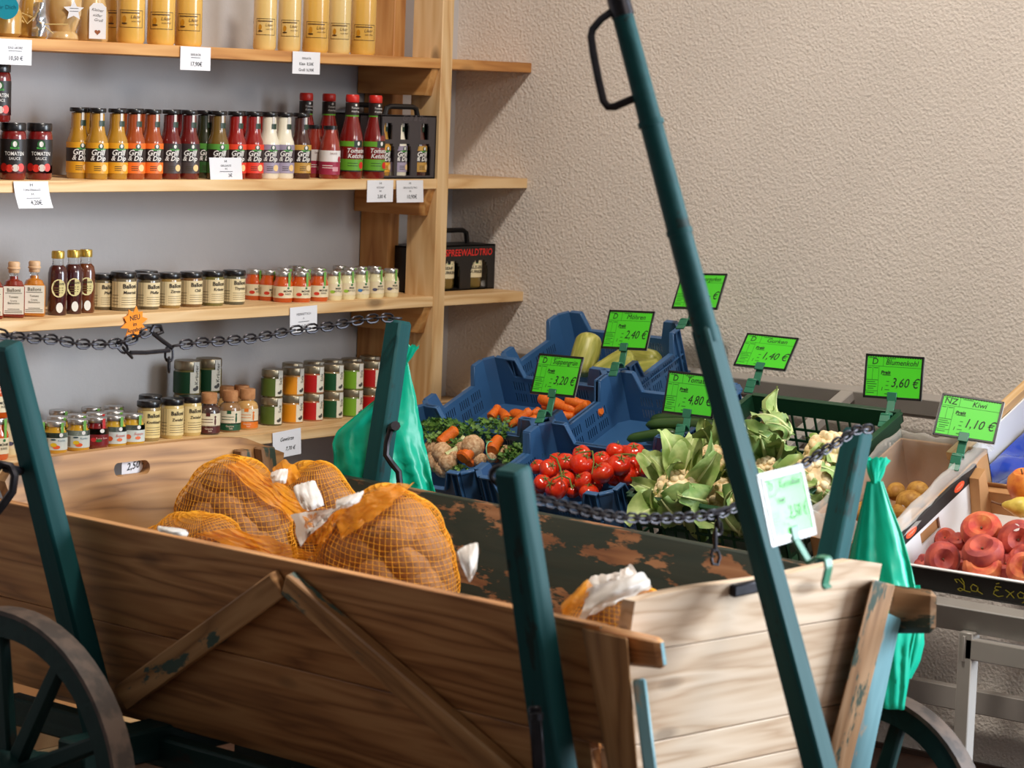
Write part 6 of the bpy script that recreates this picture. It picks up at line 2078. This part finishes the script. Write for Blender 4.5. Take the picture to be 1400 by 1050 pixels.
# drawbar, upright in front, with its handle
d0, d1 = on(1150, 1160, D=4.07), on(849, 12, D=4.1)
dm = d0 + (d1 - d0) * 0.62
mb = MB()
beam(mb, d0, dm, (0.05, 1, 0.35), 0.042, 0.042, 0.005, wid2=0.034, thk2=0.034)
part('drawbar', mb, M_['teal'], cart)
mb = MB()
tube(mb, [dm - (d1 - d0) * 0.02, dm + (d1 - dm) * 0.1, dm + (d1 - dm) * 0.55, d1], [0.0195, 0.0195, 0.018, 0.0165], 10)
part('drawbar_shaft', mb, M_['teal'], cart)
ax = unit(d1 - d0)
mb = MB()
tube(mb, [d1 - ax * 0.012, d1 + ax * 0.02], 0.018, 12)
part('shaft_ferrule', mb, M_['iron'], cart)
for f_ in (0.73, 0.86):
    mb = MB()
    q = d0 + (d1 - d0) * f_
    tube(mb, [q, q + ax * 0.008], 0.0205, 12)
    part('shaft_band', mb, M_['teal'], cart)
fit('drawbar_handle', [on(x, y, D=4.1) for x, y in ((846, 12), (836, 16), (822, 26), (810, 40), (808, 50), (811, 72), (818, 108), (825, 138), (831, 146), (840, 146), (854, 140), (868, 134))], 0.0062)

# undercarriage
for nm, a, b, w, h in (('frame_beam', (-2.0, -0.62, 0.285), (-2.06, -2.0, 0.285), 0.04, 0.055), ('frame_beam', (-1.46, -0.62, 0.285), (-1.6, -2.0, 0.285), 0.04, 0.055), ('bolster', (-2.22, -1.03, 0.30), (-1.25, -1.03, 0.30), 0.07, 0.06), ('bolster', (-2.2, -2.05, 0.235), (-1.32, -2.05, 0.235), 0.07, 0.06), ('reach_pole', (-1.76, -1.0, 0.24), (-1.82, -2.05, 0.22), 0.045, 0.045)):
    mb = MB()
    beam(mb, a, b, (0, 0, 1), h, w, 0.005)
    part(nm, mb, M_['teal_dark'], cart)
mb = MB()
beam(mb, d0 + np.array([0, -0.02, 0]), (-1.83, -2.05, 0.22), (1, 0, 0), 0.1, 0.05, 0.006)
part('drawbar_yoke', mb, M_['teal'], cart)


def wheel(c, R, W, spokes, name='wheel', lean=0.0):
    root = link(name, None, cart, WM[cart.name].inverted() @ Matrix.Translation(c) @ Matrix.Rotation(lean, 4, 'Y'))
    WM[root.name] = Matrix.Translation(c) @ Matrix.Rotation(lean, 4, 'Y')
    n = 56

    def ring(r0, r1, x0, x1, mats):
        mb = MB()
        V, F = [], []
        for k in range(n):
            a = 2 * math.pi * k / n
            for r, x in ((r0, x0), (r1, x0), (r1, x1), (r0, x1)):
                V.append((x, r * math.cos(a), r * math.sin(a)))
        for k in range(n):
            k2 = (k + 1) % n
            for i in range(4):
                j = (i + 1) % 4
                F.append([4 * k + i, 4 * k2 + i, 4 * k2 + j, 4 * k + j])
        mb.add(V, F)
        return mb
    for nm, mb, m in (('tyre', ring(R - 0.008, R, -W / 2 - 0.002, W / 2 + 0.002, 0), M_['iron_tyre']), ('felloe', ring(R - 0.046, R - 0.008, -W / 2 + 0.002, W / 2 - 0.002, 0), M_['teal_dark'])):
        part(nm, mb, m, root, world=False)
    mb = MB()
    A = Matrix.Rotation(math.pi / 2, 4, 'Y')
    lathe(mb, [(0.0, -0.09), (0.03, -0.09), (0.034, -0.06), (0.05, -0.03), (0.052, 0.03), (0.036, 0.06), (0.03, 0.085), (0.0, 0.085)], 20, 0, A)
    part('hub', mb, M_['teal_dark'], root, world=False)
    mb = MB()
    lathe(mb, [(0.0, -0.105), (0.02, -0.105), (0.034, -0.096), (0.034, -0.084), (0.0, -0.084)], 16, 0, A)
    part('hub_cap', mb, M_['iron'], root, world=False)
    for k in range(spokes):
        a = 2 * math.pi * (k + 0.32) / spokes
        d = np.array([0, math.cos(a), math.sin(a)])
        mb = MB()
        beam(mb, d * 0.04 + np.array([0.0, 0, 0]), d * (R - 0.04), np.cross(d, [1, 0, 0]), 0.034, 0.026, 0.006, wid2=0.027, thk2=0.022)
        part('spoke', mb, M_['teal_dark'], root, world=False)


wheel((-2.36, -1.035, 0.292), 0.292, 0.042, 10)
wheel((-2.34, -2.06, 0.212), 0.212, 0.04, 8)
wheel((-1.135, -1.035, 0.292), 0.292, 0.042, 10)
wheel((-1.235, -2.07, 0.222), 0.222, 0.04, 8)


# ------------------------------------------------------------------ chains between the stakes
def chain(name, label, paths, L, r, extra=()):
    """paths: list of pixel-and-depth polylines turned into 3D; links alternate by a quarter turn"""
    t = thing(name, label, 'chain', Matrix.Translation(paths[0][0]))
    inv = WM[t.name].inverted()
    w = L * 0.3
    mb = MB()
    pts = []
    for k in range(10):
        a = 2 * math.pi * k / 10
        x, y = math.cos(a), math.sin(a)
        pts.append(((L / 2 - w) * np.sign(x) * min(1, abs(x) * 2.2) + w * x, w * y, 0))
    tube(mb, pts, r, 6, closed=True)
    me = mesh('chain_link', mb, M_['iron'])
    pitch = L - 4.2 * r
    k = 0
    for P in paths:
        P = [np.asarray(p) for p in P]
        seg = [np.linalg.norm(P[i + 1] - P[i]) for i in range(len(P) - 1)]
        tot = sum(seg)
        n = max(1, int(round(tot / pitch)))
        for i in range(n):
            s = (i + 0.5) * tot / n
            j = 0
            while j < len(seg) - 1 and s > seg[j]:
                s -= seg[j]; j += 1
            d = unit(P[j + 1] - P[j])
            c = P[j] + d * s
            ref = UP if k % 2 == 0 else -FW
            y = unit(ref - (ref @ d) * d)
            link('chain_link', me, t, inv @ mat4(d, y, np.cross(d, y), c))
            k += 1
    for nm, pts, rr in extra:
        mb = MB()
        tube(mb, pts, rr, 7)
        part(nm, mb, M_['iron'], t)
    return t


def dl(pts, xa, Da, xb, Db):
    return [on(x, y, D=Da + (Db - Da) * (x - xa) / (xb - xa)) for x, y in pts]


R1 = (0, 4.82, 545, 5.38)
chain('stake_chain', 'dark iron chain hanging between the two rear cart stakes, with hook',
      [dl([(-4, 455), (15, 460), (40, 462), (75, 464), (108, 470), (140, 471), (163, 469)], *R1), dl([(163, 469), (180, 464), (205, 452)], *R1), dl([(238, 473), (250, 471), (275, 468), (310, 466), (350, 462), (400, 452), (450, 446), (490, 438), (520, 434), (545, 435)], *R1),
       dl([(163, 470), (178, 486)], *R1), dl([(231, 477), (231, 506)], *R1)], 0.028, 0.0024,
      extra=[('chain_hook', dl([(206, 454), (210, 446), (219, 446), (222, 454), (214, 457)], *R1), 0.0042), ('hook_rod', dl([(208, 455), (222, 466), (236, 476)], *R1), 0.0042), ('toggle_bar', dl([(178, 482), (200, 482), (232, 479)], *R1), 0.0042)])
R2 = (690, 3.98, 1185, 4.52)
chain('stake_chain', 'dark iron chain sagging between the front cart stakes behind the drawbar',
      [dl([(690, 652), (700, 668), (716, 680), (745, 685), (787, 695), (810, 701), (838, 706), (865, 708), (900, 709), (940, 707), (970, 704), (985, 702)], *R2), dl([(985, 702), (1000, 696), (1024, 684), (1050, 668), (1075, 650), (1100, 634), (1130, 614), (1155, 598), (1170, 588), (1190, 586)], *R2), dl([(981, 708), (983, 726)], *R2)], 0.0235, 0.0025,
      extra=[('hook_rod', dl([(972, 702), (985, 697), (1010, 692)], *R2), 0.004), ('hanging_rod', dl([(978, 726), (978, 752)], *R2), 0.004), ('end_ring', dl([(972, 760), (974, 752), (981, 752), (984, 762), (981, 772), (974, 771), (972, 762)], *R2), 0.003)])

# ------------------------------------------------------------------ teal plastic bags hung from the far stakes
def hung_bag(label, D0, outline, folds, thick, seed, stick, mouth=None, tilt=(0, 0)):
    """outline: rows (y, x left, x right) in photo pixels at depth D0"""
    t = thing('plastic_bag', label, 'bag', Matrix.Translation(on(outline[0][1], outline[0][0], D=D0)), 'teal plastic bags hung on the cart')
    ys = [o[0] for o in outline]
    xl, xr = [o[1] for o in outline], [o[2] for o in outline]
    rs = random.Random(seed)
    ph = [rs.random() * 6 for _ in range(4)]

    def f(u, v):
        y = ys[0] + (ys[-1] - ys[0]) * v
        a, b = np.interp(y, ys, xl), np.interp(y, ys, xr)
        c = (a + b) / 2
        q = 2 * math.pi * u
        wob_ = 0.09 * math.sin(folds * q + ph[0] + 3.5 * v) * (1 - 0.5 * v) + 0.05 * math.sin((2 * folds + 1) * q + ph[1] - 5 * v) + 0.10 * wob((3 * math.cos(q) + seed, 3 * math.sin(q), 5 * v), 2.0) + 0.07 * wob((5 * math.cos(q), 5 * math.sin(q) + seed, 12 * v), 2.0)
        x = c + (b - a) / 2 * math.cos(q) * (1 + 0.05 * wob((9 * v, q, 1), 1))
        th = thick * min(1.0, 0.25 + 1.2 * v) * (b - a) / 100
        dep = D0 + th * (math.sin(q) * 0.75 + wob_ * 1.5)
        return on(x, y + 3 * wob((2 * v, 3 * math.cos(q), 2), 2) * v, D=dep)
    mb = MB()
    grid(mb, f, 48, 40, wrap=True)
    n = len(mb.v)
    mb.f.append([n - 48 + k for k in range(48)]); mb.m.append(0)
    part('bag_body', mb, M_['bag_teal'], t, sharp=180)
    # knotted tip
    mb = MB()
    y0, xa, xb = outline[0]

    def tip(u, v):
        q = 2 * math.pi * u
        rr = (0.4 + 0.9 * v) * (1 + 0.35 * math.sin(3 * q + ph[2]) + 0.2 * math.sin(7 * q + 5 * v))
        cx, cy = stick[0] * v, stick[1] * v
        return on((xa + xb) / 2 + cx + rr * (xb - xa) * 0.5 * math.cos(q), y0 + 3 + cy + 3 * math.sin(5 * q) * v, D=D0 + 0.012 * rr * math.sin(q))
    grid(mb, tip, 24, 8, wrap=True)
    part('bag_knot', mb, M_['bag_teal'], t, sharp=180)
    return t


hung_bag('teal plastic bag behind the rear stake beside the soup vegetables', 5.5, [(496, 546, 558), (520, 535, 563), (545, 515, 569), (575, 478, 574), (590, 460, 577), (610, 455, 581), (640, 457, 587), (672, 459, 593), (700, 462, 594)], 4, 0.045, 3, (12, -26))
hung_bag('teal plastic bag on the front stake, hanging between cart and peaches', 4.66, [(658, 1185, 1207), (690, 1178, 1218), (730, 1168, 1233), (770, 1160, 1245), (820, 1160, 1254), (860, 1165, 1252), (900, 1172, 1245), (940, 1180, 1240), (968, 1186, 1236)], 5, 0.05, 9, (2, -34))
# loose flap of the second bag
mb = MB()
fl = [(800, 1222, 1258), (840, 1224, 1262), (880, 1226, 1264), (905, 1230, 1258), (928, 1234, 1246)]


def flap(u, v):
    y = fl[0][0] + (fl[-1][0] - fl[0][0]) * v
    a, b = np.interp(y, [q[0] for q in fl], [q[1] for q in fl]), np.interp(y, [q[0] for q in fl], [q[2] for q in fl])
    return on(a + (b - a) * u, y, D=4.72 + 0.02 * math.sin(5 * u + 2 * v))


grid(mb, flap, 10, 16)
part('bag_flap', mb, M_['bag_teal'], [o for o in COL.objects if o.name == 'plastic_bag.001'][0], sharp=180)


# ------------------------------------------------------------------ net sacks of potatoes
POT = []
for k in range(4):
    mb = MB()
    ball(mb, (0, 0, 0), (1.22, 0.95, 0.86), 14, 9, fn=lambda d, k=k: 1 + 0.06 * wob(d + k, 2.2))
    POT.append(mesh('potato', mb, M_['potato']))


SHELL = {}


def sack(label, c, rad, npot, pr, seed, pot_group, where, tilt=(0, 0, 0), net_n=(64, 36), zcut=-0.3, fold=None, papers=()):
    rs = random.Random(seed)
    c, rad = np.array(c, float), np.array(rad, float)
    from mathutils import Euler
    Rm = np.array(Euler(tilt).to_matrix())
    cs = []
    for i in range(npot):
        z = 1 - 2 * (i + 0.5) / npot
        if z < zcut:
            continue
        a = i * 2.39996 + seed
        rr = math.sqrt(1 - z * z)
        d = np.array([rr * math.cos(a), rr * math.sin(a), z])
        cs.append((rad - pr * 0.86) * d * rs.uniform(0.93, 1.0))
    t = thing('potato_sack', label, 'sack', Matrix.Translation(c), 'orange net sacks of potatoes')
    for i, q in enumerate(cs):
        e = rot_to(unit(q / rad), (rs.uniform(-1, 1), rs.uniform(-1, 1), rs.uniform(-1, 1)))
        s = pr * rs.uniform(0.9, 1.08)
        w = c + Rm @ q
        M = mat4(Rm @ e[0] * s, Rm @ e[1] * s, Rm @ e[2] * s, w)
        link('potato', POT[i % 4], t, WM[t.name].inverted() @ M)
    cs = np.array(cs)

    def shell(d):
        d = unit(d)
        b = cs @ d
        disc = pr * pr * 1.15 - (cs * cs).sum(1) + b * b
        v = np.where(disc > 0, b + np.sqrt(np.maximum(disc, 0)), 0)
        e = 1 / np.linalg.norm(d / rad)
        return 0.55 * max(v.max(), e * 0.93) + 0.45 * e * 1.03
    SHELL[t.name] = (c, Rm, shell)
    nu, nv = net_n
    G = np.zeros((nv + 1, nu))
    for j in range(nv + 1):
        th = math.pi * (0.02 + 0.66 * j / nv)
        for i in range(nu):
            ph = 2 * math.pi * i / nu
            G[j, i] = shell(np.array([math.sin(th) * math.cos(ph), math.sin(th) * math.sin(ph), math.cos(th)]))
    for _ in range(2):
        G = (G + np.roll(G, 1, 1) + np.roll(G, -1, 1)) / 3
    mb = MB()

    def f(u, v):
        j, i = int(round(v * nv)), int(round(u * nu)) % nu
        th = math.pi * (0.02 + 0.66 * v)
        ph = 2 * math.pi * u + 0.5 * v
        ii = (i + int(0.5 * v / (2 * math.pi) * nu)) % nu
        d = np.array([math.sin(th) * math.cos(ph), math.sin(th) * math.sin(ph), math.cos(th)])
        return c + Rm @ (d * (G[j, ii] + 0.002))
    grid(mb, f, nu, nv, wrap=True)
    o = part('net', mb, M_['net'], t, sharp=180)
    md = o.modifiers.new('wire', 'WIREFRAME')
    md.thickness = 0.0013
    md.use_even_offset = False
    md.use_boundary = True
    return t


def crumple(name, parent, corners, D, mat, amp=0.012, seed=0, nu=14, nv=10, freq=2.2, bulge=0.02, label=None, lift=None):
    """crumpled sheet with its four corners (pixel, clockwise from top left) at depths D"""
    c = [on(x, y, D=d) for (x, y), d in zip(corners, D)]

    def f(u, v):
        if lift is None:
            u, v = 0.5 + (u - 0.5) * (1 - 0.12 * (2 * v - 1) ** 2), 0.5 + (v - 0.5) * (1 - 0.12 * (2 * u - 1) ** 2)
        p = (c[0] * (1 - u) + c[1] * u) * (1 - v) + (c[3] * (1 - u) + c[2] * u) * v
        if lift is not None:                                              # lies on the sack, with ripples
            cc, Rm, sh = SHELL[parent.name]
            k = lift + amp * (0.7 * wob((9 * u + seed, 1.2 * v, seed), freq) + 0.5 * math.sin(26 * u + 3 * v + seed))
            (xa, ya), (xb, yb_), (xc, yc), (xd, yd) = corners
            px = (xa * (1 - u) + xb * u) * (1 - v) + (xd * (1 - u) + xc * u) * v
            py = (ya * (1 - u) + yb_ * u) * (1 - v) + (yd * (1 - u) + yc * u) * v
            px, py = px + 5 * wob((5 * u + seed, 5 * v, 1.3), 1.8), py + 4 * wob((5 * u, 5 * v + seed, 4.1), 1.8)
            d0_, rd = float((cc - CAM) @ FW), ray(px, py)
            best = None
            for t_ in np.linspace(d0_ - 0.25, d0_ + 0.05, 40):
                q = Rm.T @ (CAM + rd * t_ - cc)
                g = np.linalg.norm(q) - sh(q) - k
                if best is None or g < best[0]:
                    best = (g, t_)
                if g <= 0:
                    break
            return CAM + rd * best[1]
        w = amp * wob((3 * u + seed, 3 * v, seed * 1.7), freq) + 0.35 * amp * wob((9 * u, 7 * v + seed, 2), freq)
        return p - FW * (w + bulge * math.sin(math.pi * u) * math.sin(math.pi * v)) + UP * 0.35 * amp * wob((4 * u + 5, 4 * v + seed, 3), freq)
    mb = MB()
    grid(mb, f, nu, nv)
    return part(name, mb, mat, parent, sharp=180, label=label)


sA = sack('rounded net sack of potatoes by the rear board of the cart', (-1.725, -0.925, 0.575), (0.118, 0.125, 0.205), 64, 0.041, 1, 'potatoes in the rear sack', 'the rear net sack')
sB = sack('largest net sack of potatoes in the middle of the cart', (-1.81, -1.385, 0.585), (0.125, 0.135, 0.2), 66, 0.043, 2, 'potatoes in the middle sack', 'the middle net sack', tilt=(0.12, 0, 0))
sC = sack('low net sack of potatoes lying along the near side board', (-1.94, -1.06, 0.56), (0.08, 0.165, 0.15), 54, 0.038, 3, 'potatoes in the low sack', 'the low sack by the near side board')
sD = sack('net sack with white wrap at the front board of the cart', (-1.87, -1.95, 0.565), (0.115, 0.1, 0.145), 46, 0.038, 4, 'potatoes in the front sack', 'the front sack')
sE = sack('net sack tucked behind the rear one by the far side board', (-1.525, -0.95, 0.575), (0.078, 0.12, 0.18), 46, 0.038, 5, 'potatoes in the far sack', 'the sack by the far side board')
FO, WP = M_['net_fold'], M_['white_film']
# folds of gathered net, white paper bands
crumple('net_fold', sA, [(302, 636), (330, 630), (432, 690), (400, 712)], (4.78, 4.82, 4.75, 4.7), FO, 0.003, 1, 30, 18, lift=0.013)
crumple('net_fold', sC, [(262, 728), (330, 722), (432, 756), (405, 775)], (4.52, 4.55, 4.45, 4.45), FO, 0.003, 2, 30, 16, lift=0.013)
crumple('net_fold', sB, [(412, 705), (462, 692), (448, 740), (420, 745)], (4.3, 4.35, 4.25, 4.25), FO, 0.004, 3, 24, 16, lift=0.015)
crumple('net_fold', sB, [(450, 698), (530, 660), (568, 664), (468, 742)], (4.36, 4.42, 4.4, 4.32), FO, 0.003, 6, 30, 18, lift=0.013)
crumple('net_fold', sE, [(370, 640), (392, 628), (415, 648), (385, 668)], (5.1, 5.12, 5.1, 5.08), FO, 0.012, 4)
crumple('paper_band', sB, [(396, 704), (470, 690), (452, 704), (410, 752)], (4.28, 4.36, 4.3, 4.26), WP, 0.004, 5, lift=0.03)
crumple('paper_band', sE, [(398, 662), (432, 655), (446, 692), (415, 700)], (4.92, 4.95, 4.9, 4.88), WP, 0.012, 6)
crumple('paper_band', sE, [(369, 645), (395, 638), (392, 662), (372, 660)], (5.06, 5.08, 5.04, 5.04), WP, 0.008, 7)
crumple('paper_band', sB, [(458, 682), (500, 668), (490, 690), (460, 698)], (4.5, 4.52, 4.5, 4.48), WP, 0.008, 8)
crumple('paper_band', sB, [(622, 752), (655, 738), (652, 780), (642, 800)], (4.22, 4.24, 4.2, 4.2), WP, 0.006, 9)
crumple('paper_band', sC, [(214, 718), (256, 724), (258, 734), (216, 728)], (4.5, 4.5, 4.48, 4.48), WP, 0.004, 10)
crumple('paper_band', sD, [(806, 792), (862, 776), (892, 800), (790, 850)], (4.1, 4.14, 4.14, 4.06), WP, 0.004, 11, 30, 20, lift=0.012)
crumple('paper_band', sD, [(798, 806), (880, 780), (894, 800), (800, 835)], (4.12, 4.16, 4.14, 4.08), WP, 0.008, 14, 20, 14, bulge=0.03)
crumple('net_fold', sD, [(765, 828), (805, 790), (815, 812), (770, 845)], (4.1, 4.16, 4.12, 4.08), FO, 0.008, 12)

# note in the hand hole of the rear board
mb = MB()
a = on(186, 639, Y=Yr(-1.83, 0.69) + 0.028)
f = flatmap((0, 0, 0), (1, 0, 0), (0, 0, 1), (0, -1, 0), 0.0)
f1 = flatmap((0, 0, 0), (1, 0, 0), (0, 0, 1), (0, -1, 0), 0.0006)
quad(mb, -0.038, -0.022, 0.04, 0.02, f, 0)
put_text(mb, '2,50 €', 0.02, 0.002, 0.005, f1, 1, shear=0.3, bold=0.01, rot=0.12)
tag(link('price_note', mesh('price_note', mb, [M_['paper'], M_['black_print']]), None, loc(*a)), 'handwritten price note in the hand hole of the rear board', 'price note')

# sign clipped on the cart front
price_sign('green price sign clipped on the cart front board, glare on its film', 1077, 690, 3.86, [.995, .099, .015], [-.041, .267, .963], on(1106, 769, D=3.86), 'Kartoffeln', '2,50 €', gloss=True, H=0.088, W=0.124)

# ------------------------------------------------------------------ cartons under the shelf
def carton(label, px, py, Y, z, sx, sy, sz, flap=True, rz=0.0):
    p = on(px, py, Y=Y)
    t = thing('cardboard_box', label, 'box', loc(p[0], Y, z, rz), 'cardboard boxes under the shelf')
    for nm, c, s in (('front_wall', (0, -sy / 2, sz / 2), (sx, 0.005, sz)), ('back_wall', (0, sy / 2, sz / 2), (sx, 0.005, sz)), ('side_wall', (-sx / 2, 0, sz / 2), (0.005, sy, sz)), ('side_wall', (sx / 2, 0, sz / 2), (0.005, sy, sz)), ('box_floor', (0, 0, 0.003), (sx, sy, 0.005))):
        mb = MB()
        box(mb, c, s, ch=0.0008)
        if nm == 'front_wall':
            oval(mb, 0.02, sz * 0.5, 0.02, 0.034, lambda a, b: (a, -sy / 2 - 0.0032, b), 1, 14)
            oval(mb, 0.02, sz * 0.5, 0.016, 0.03, lambda a, b: (a, -sy / 2 - 0.0035, b), 0, 14)
            quad(mb, 0.0185, sz * 0.2, 0.0215, sz * 0.75, lambda a, b: (a, -sy / 2 - 0.0038, b), 1)
        part(nm, mb, [M_['card_brown'], M_['black_print']], t, world=False)
    mb = MB()
    plank(mb, [(-sx / 2, -sy / 2 - 0.0, sz), (sx / 2, -sy / 2, sz), (-sx / 2, -sy / 2 + 0.004, sz), (sx / 2, -sy / 2 + 0.004, sz), (-sx / 2, -sy / 2 - 0.08, sz - 0.03), (sx / 2, -sy / 2 - 0.08, sz - 0.03), (-sx / 2, -sy / 2 - 0.08, sz - 0.026), (sx / 2, -sy / 2 - 0.08, sz - 0.026)], 0.0005)
    part('open_flap', mb, M_['card_brown'], t, world=False)


carton('open cardboard box with a leaf mark seen through the rear wheel', 40, 985, -0.16, 0.0635, 0.3, 0.17, 0.11)
carton('cardboard box on the bottom board farther along', 280, 985, -0.16, 0.0635, 0.3, 0.17, 0.1)
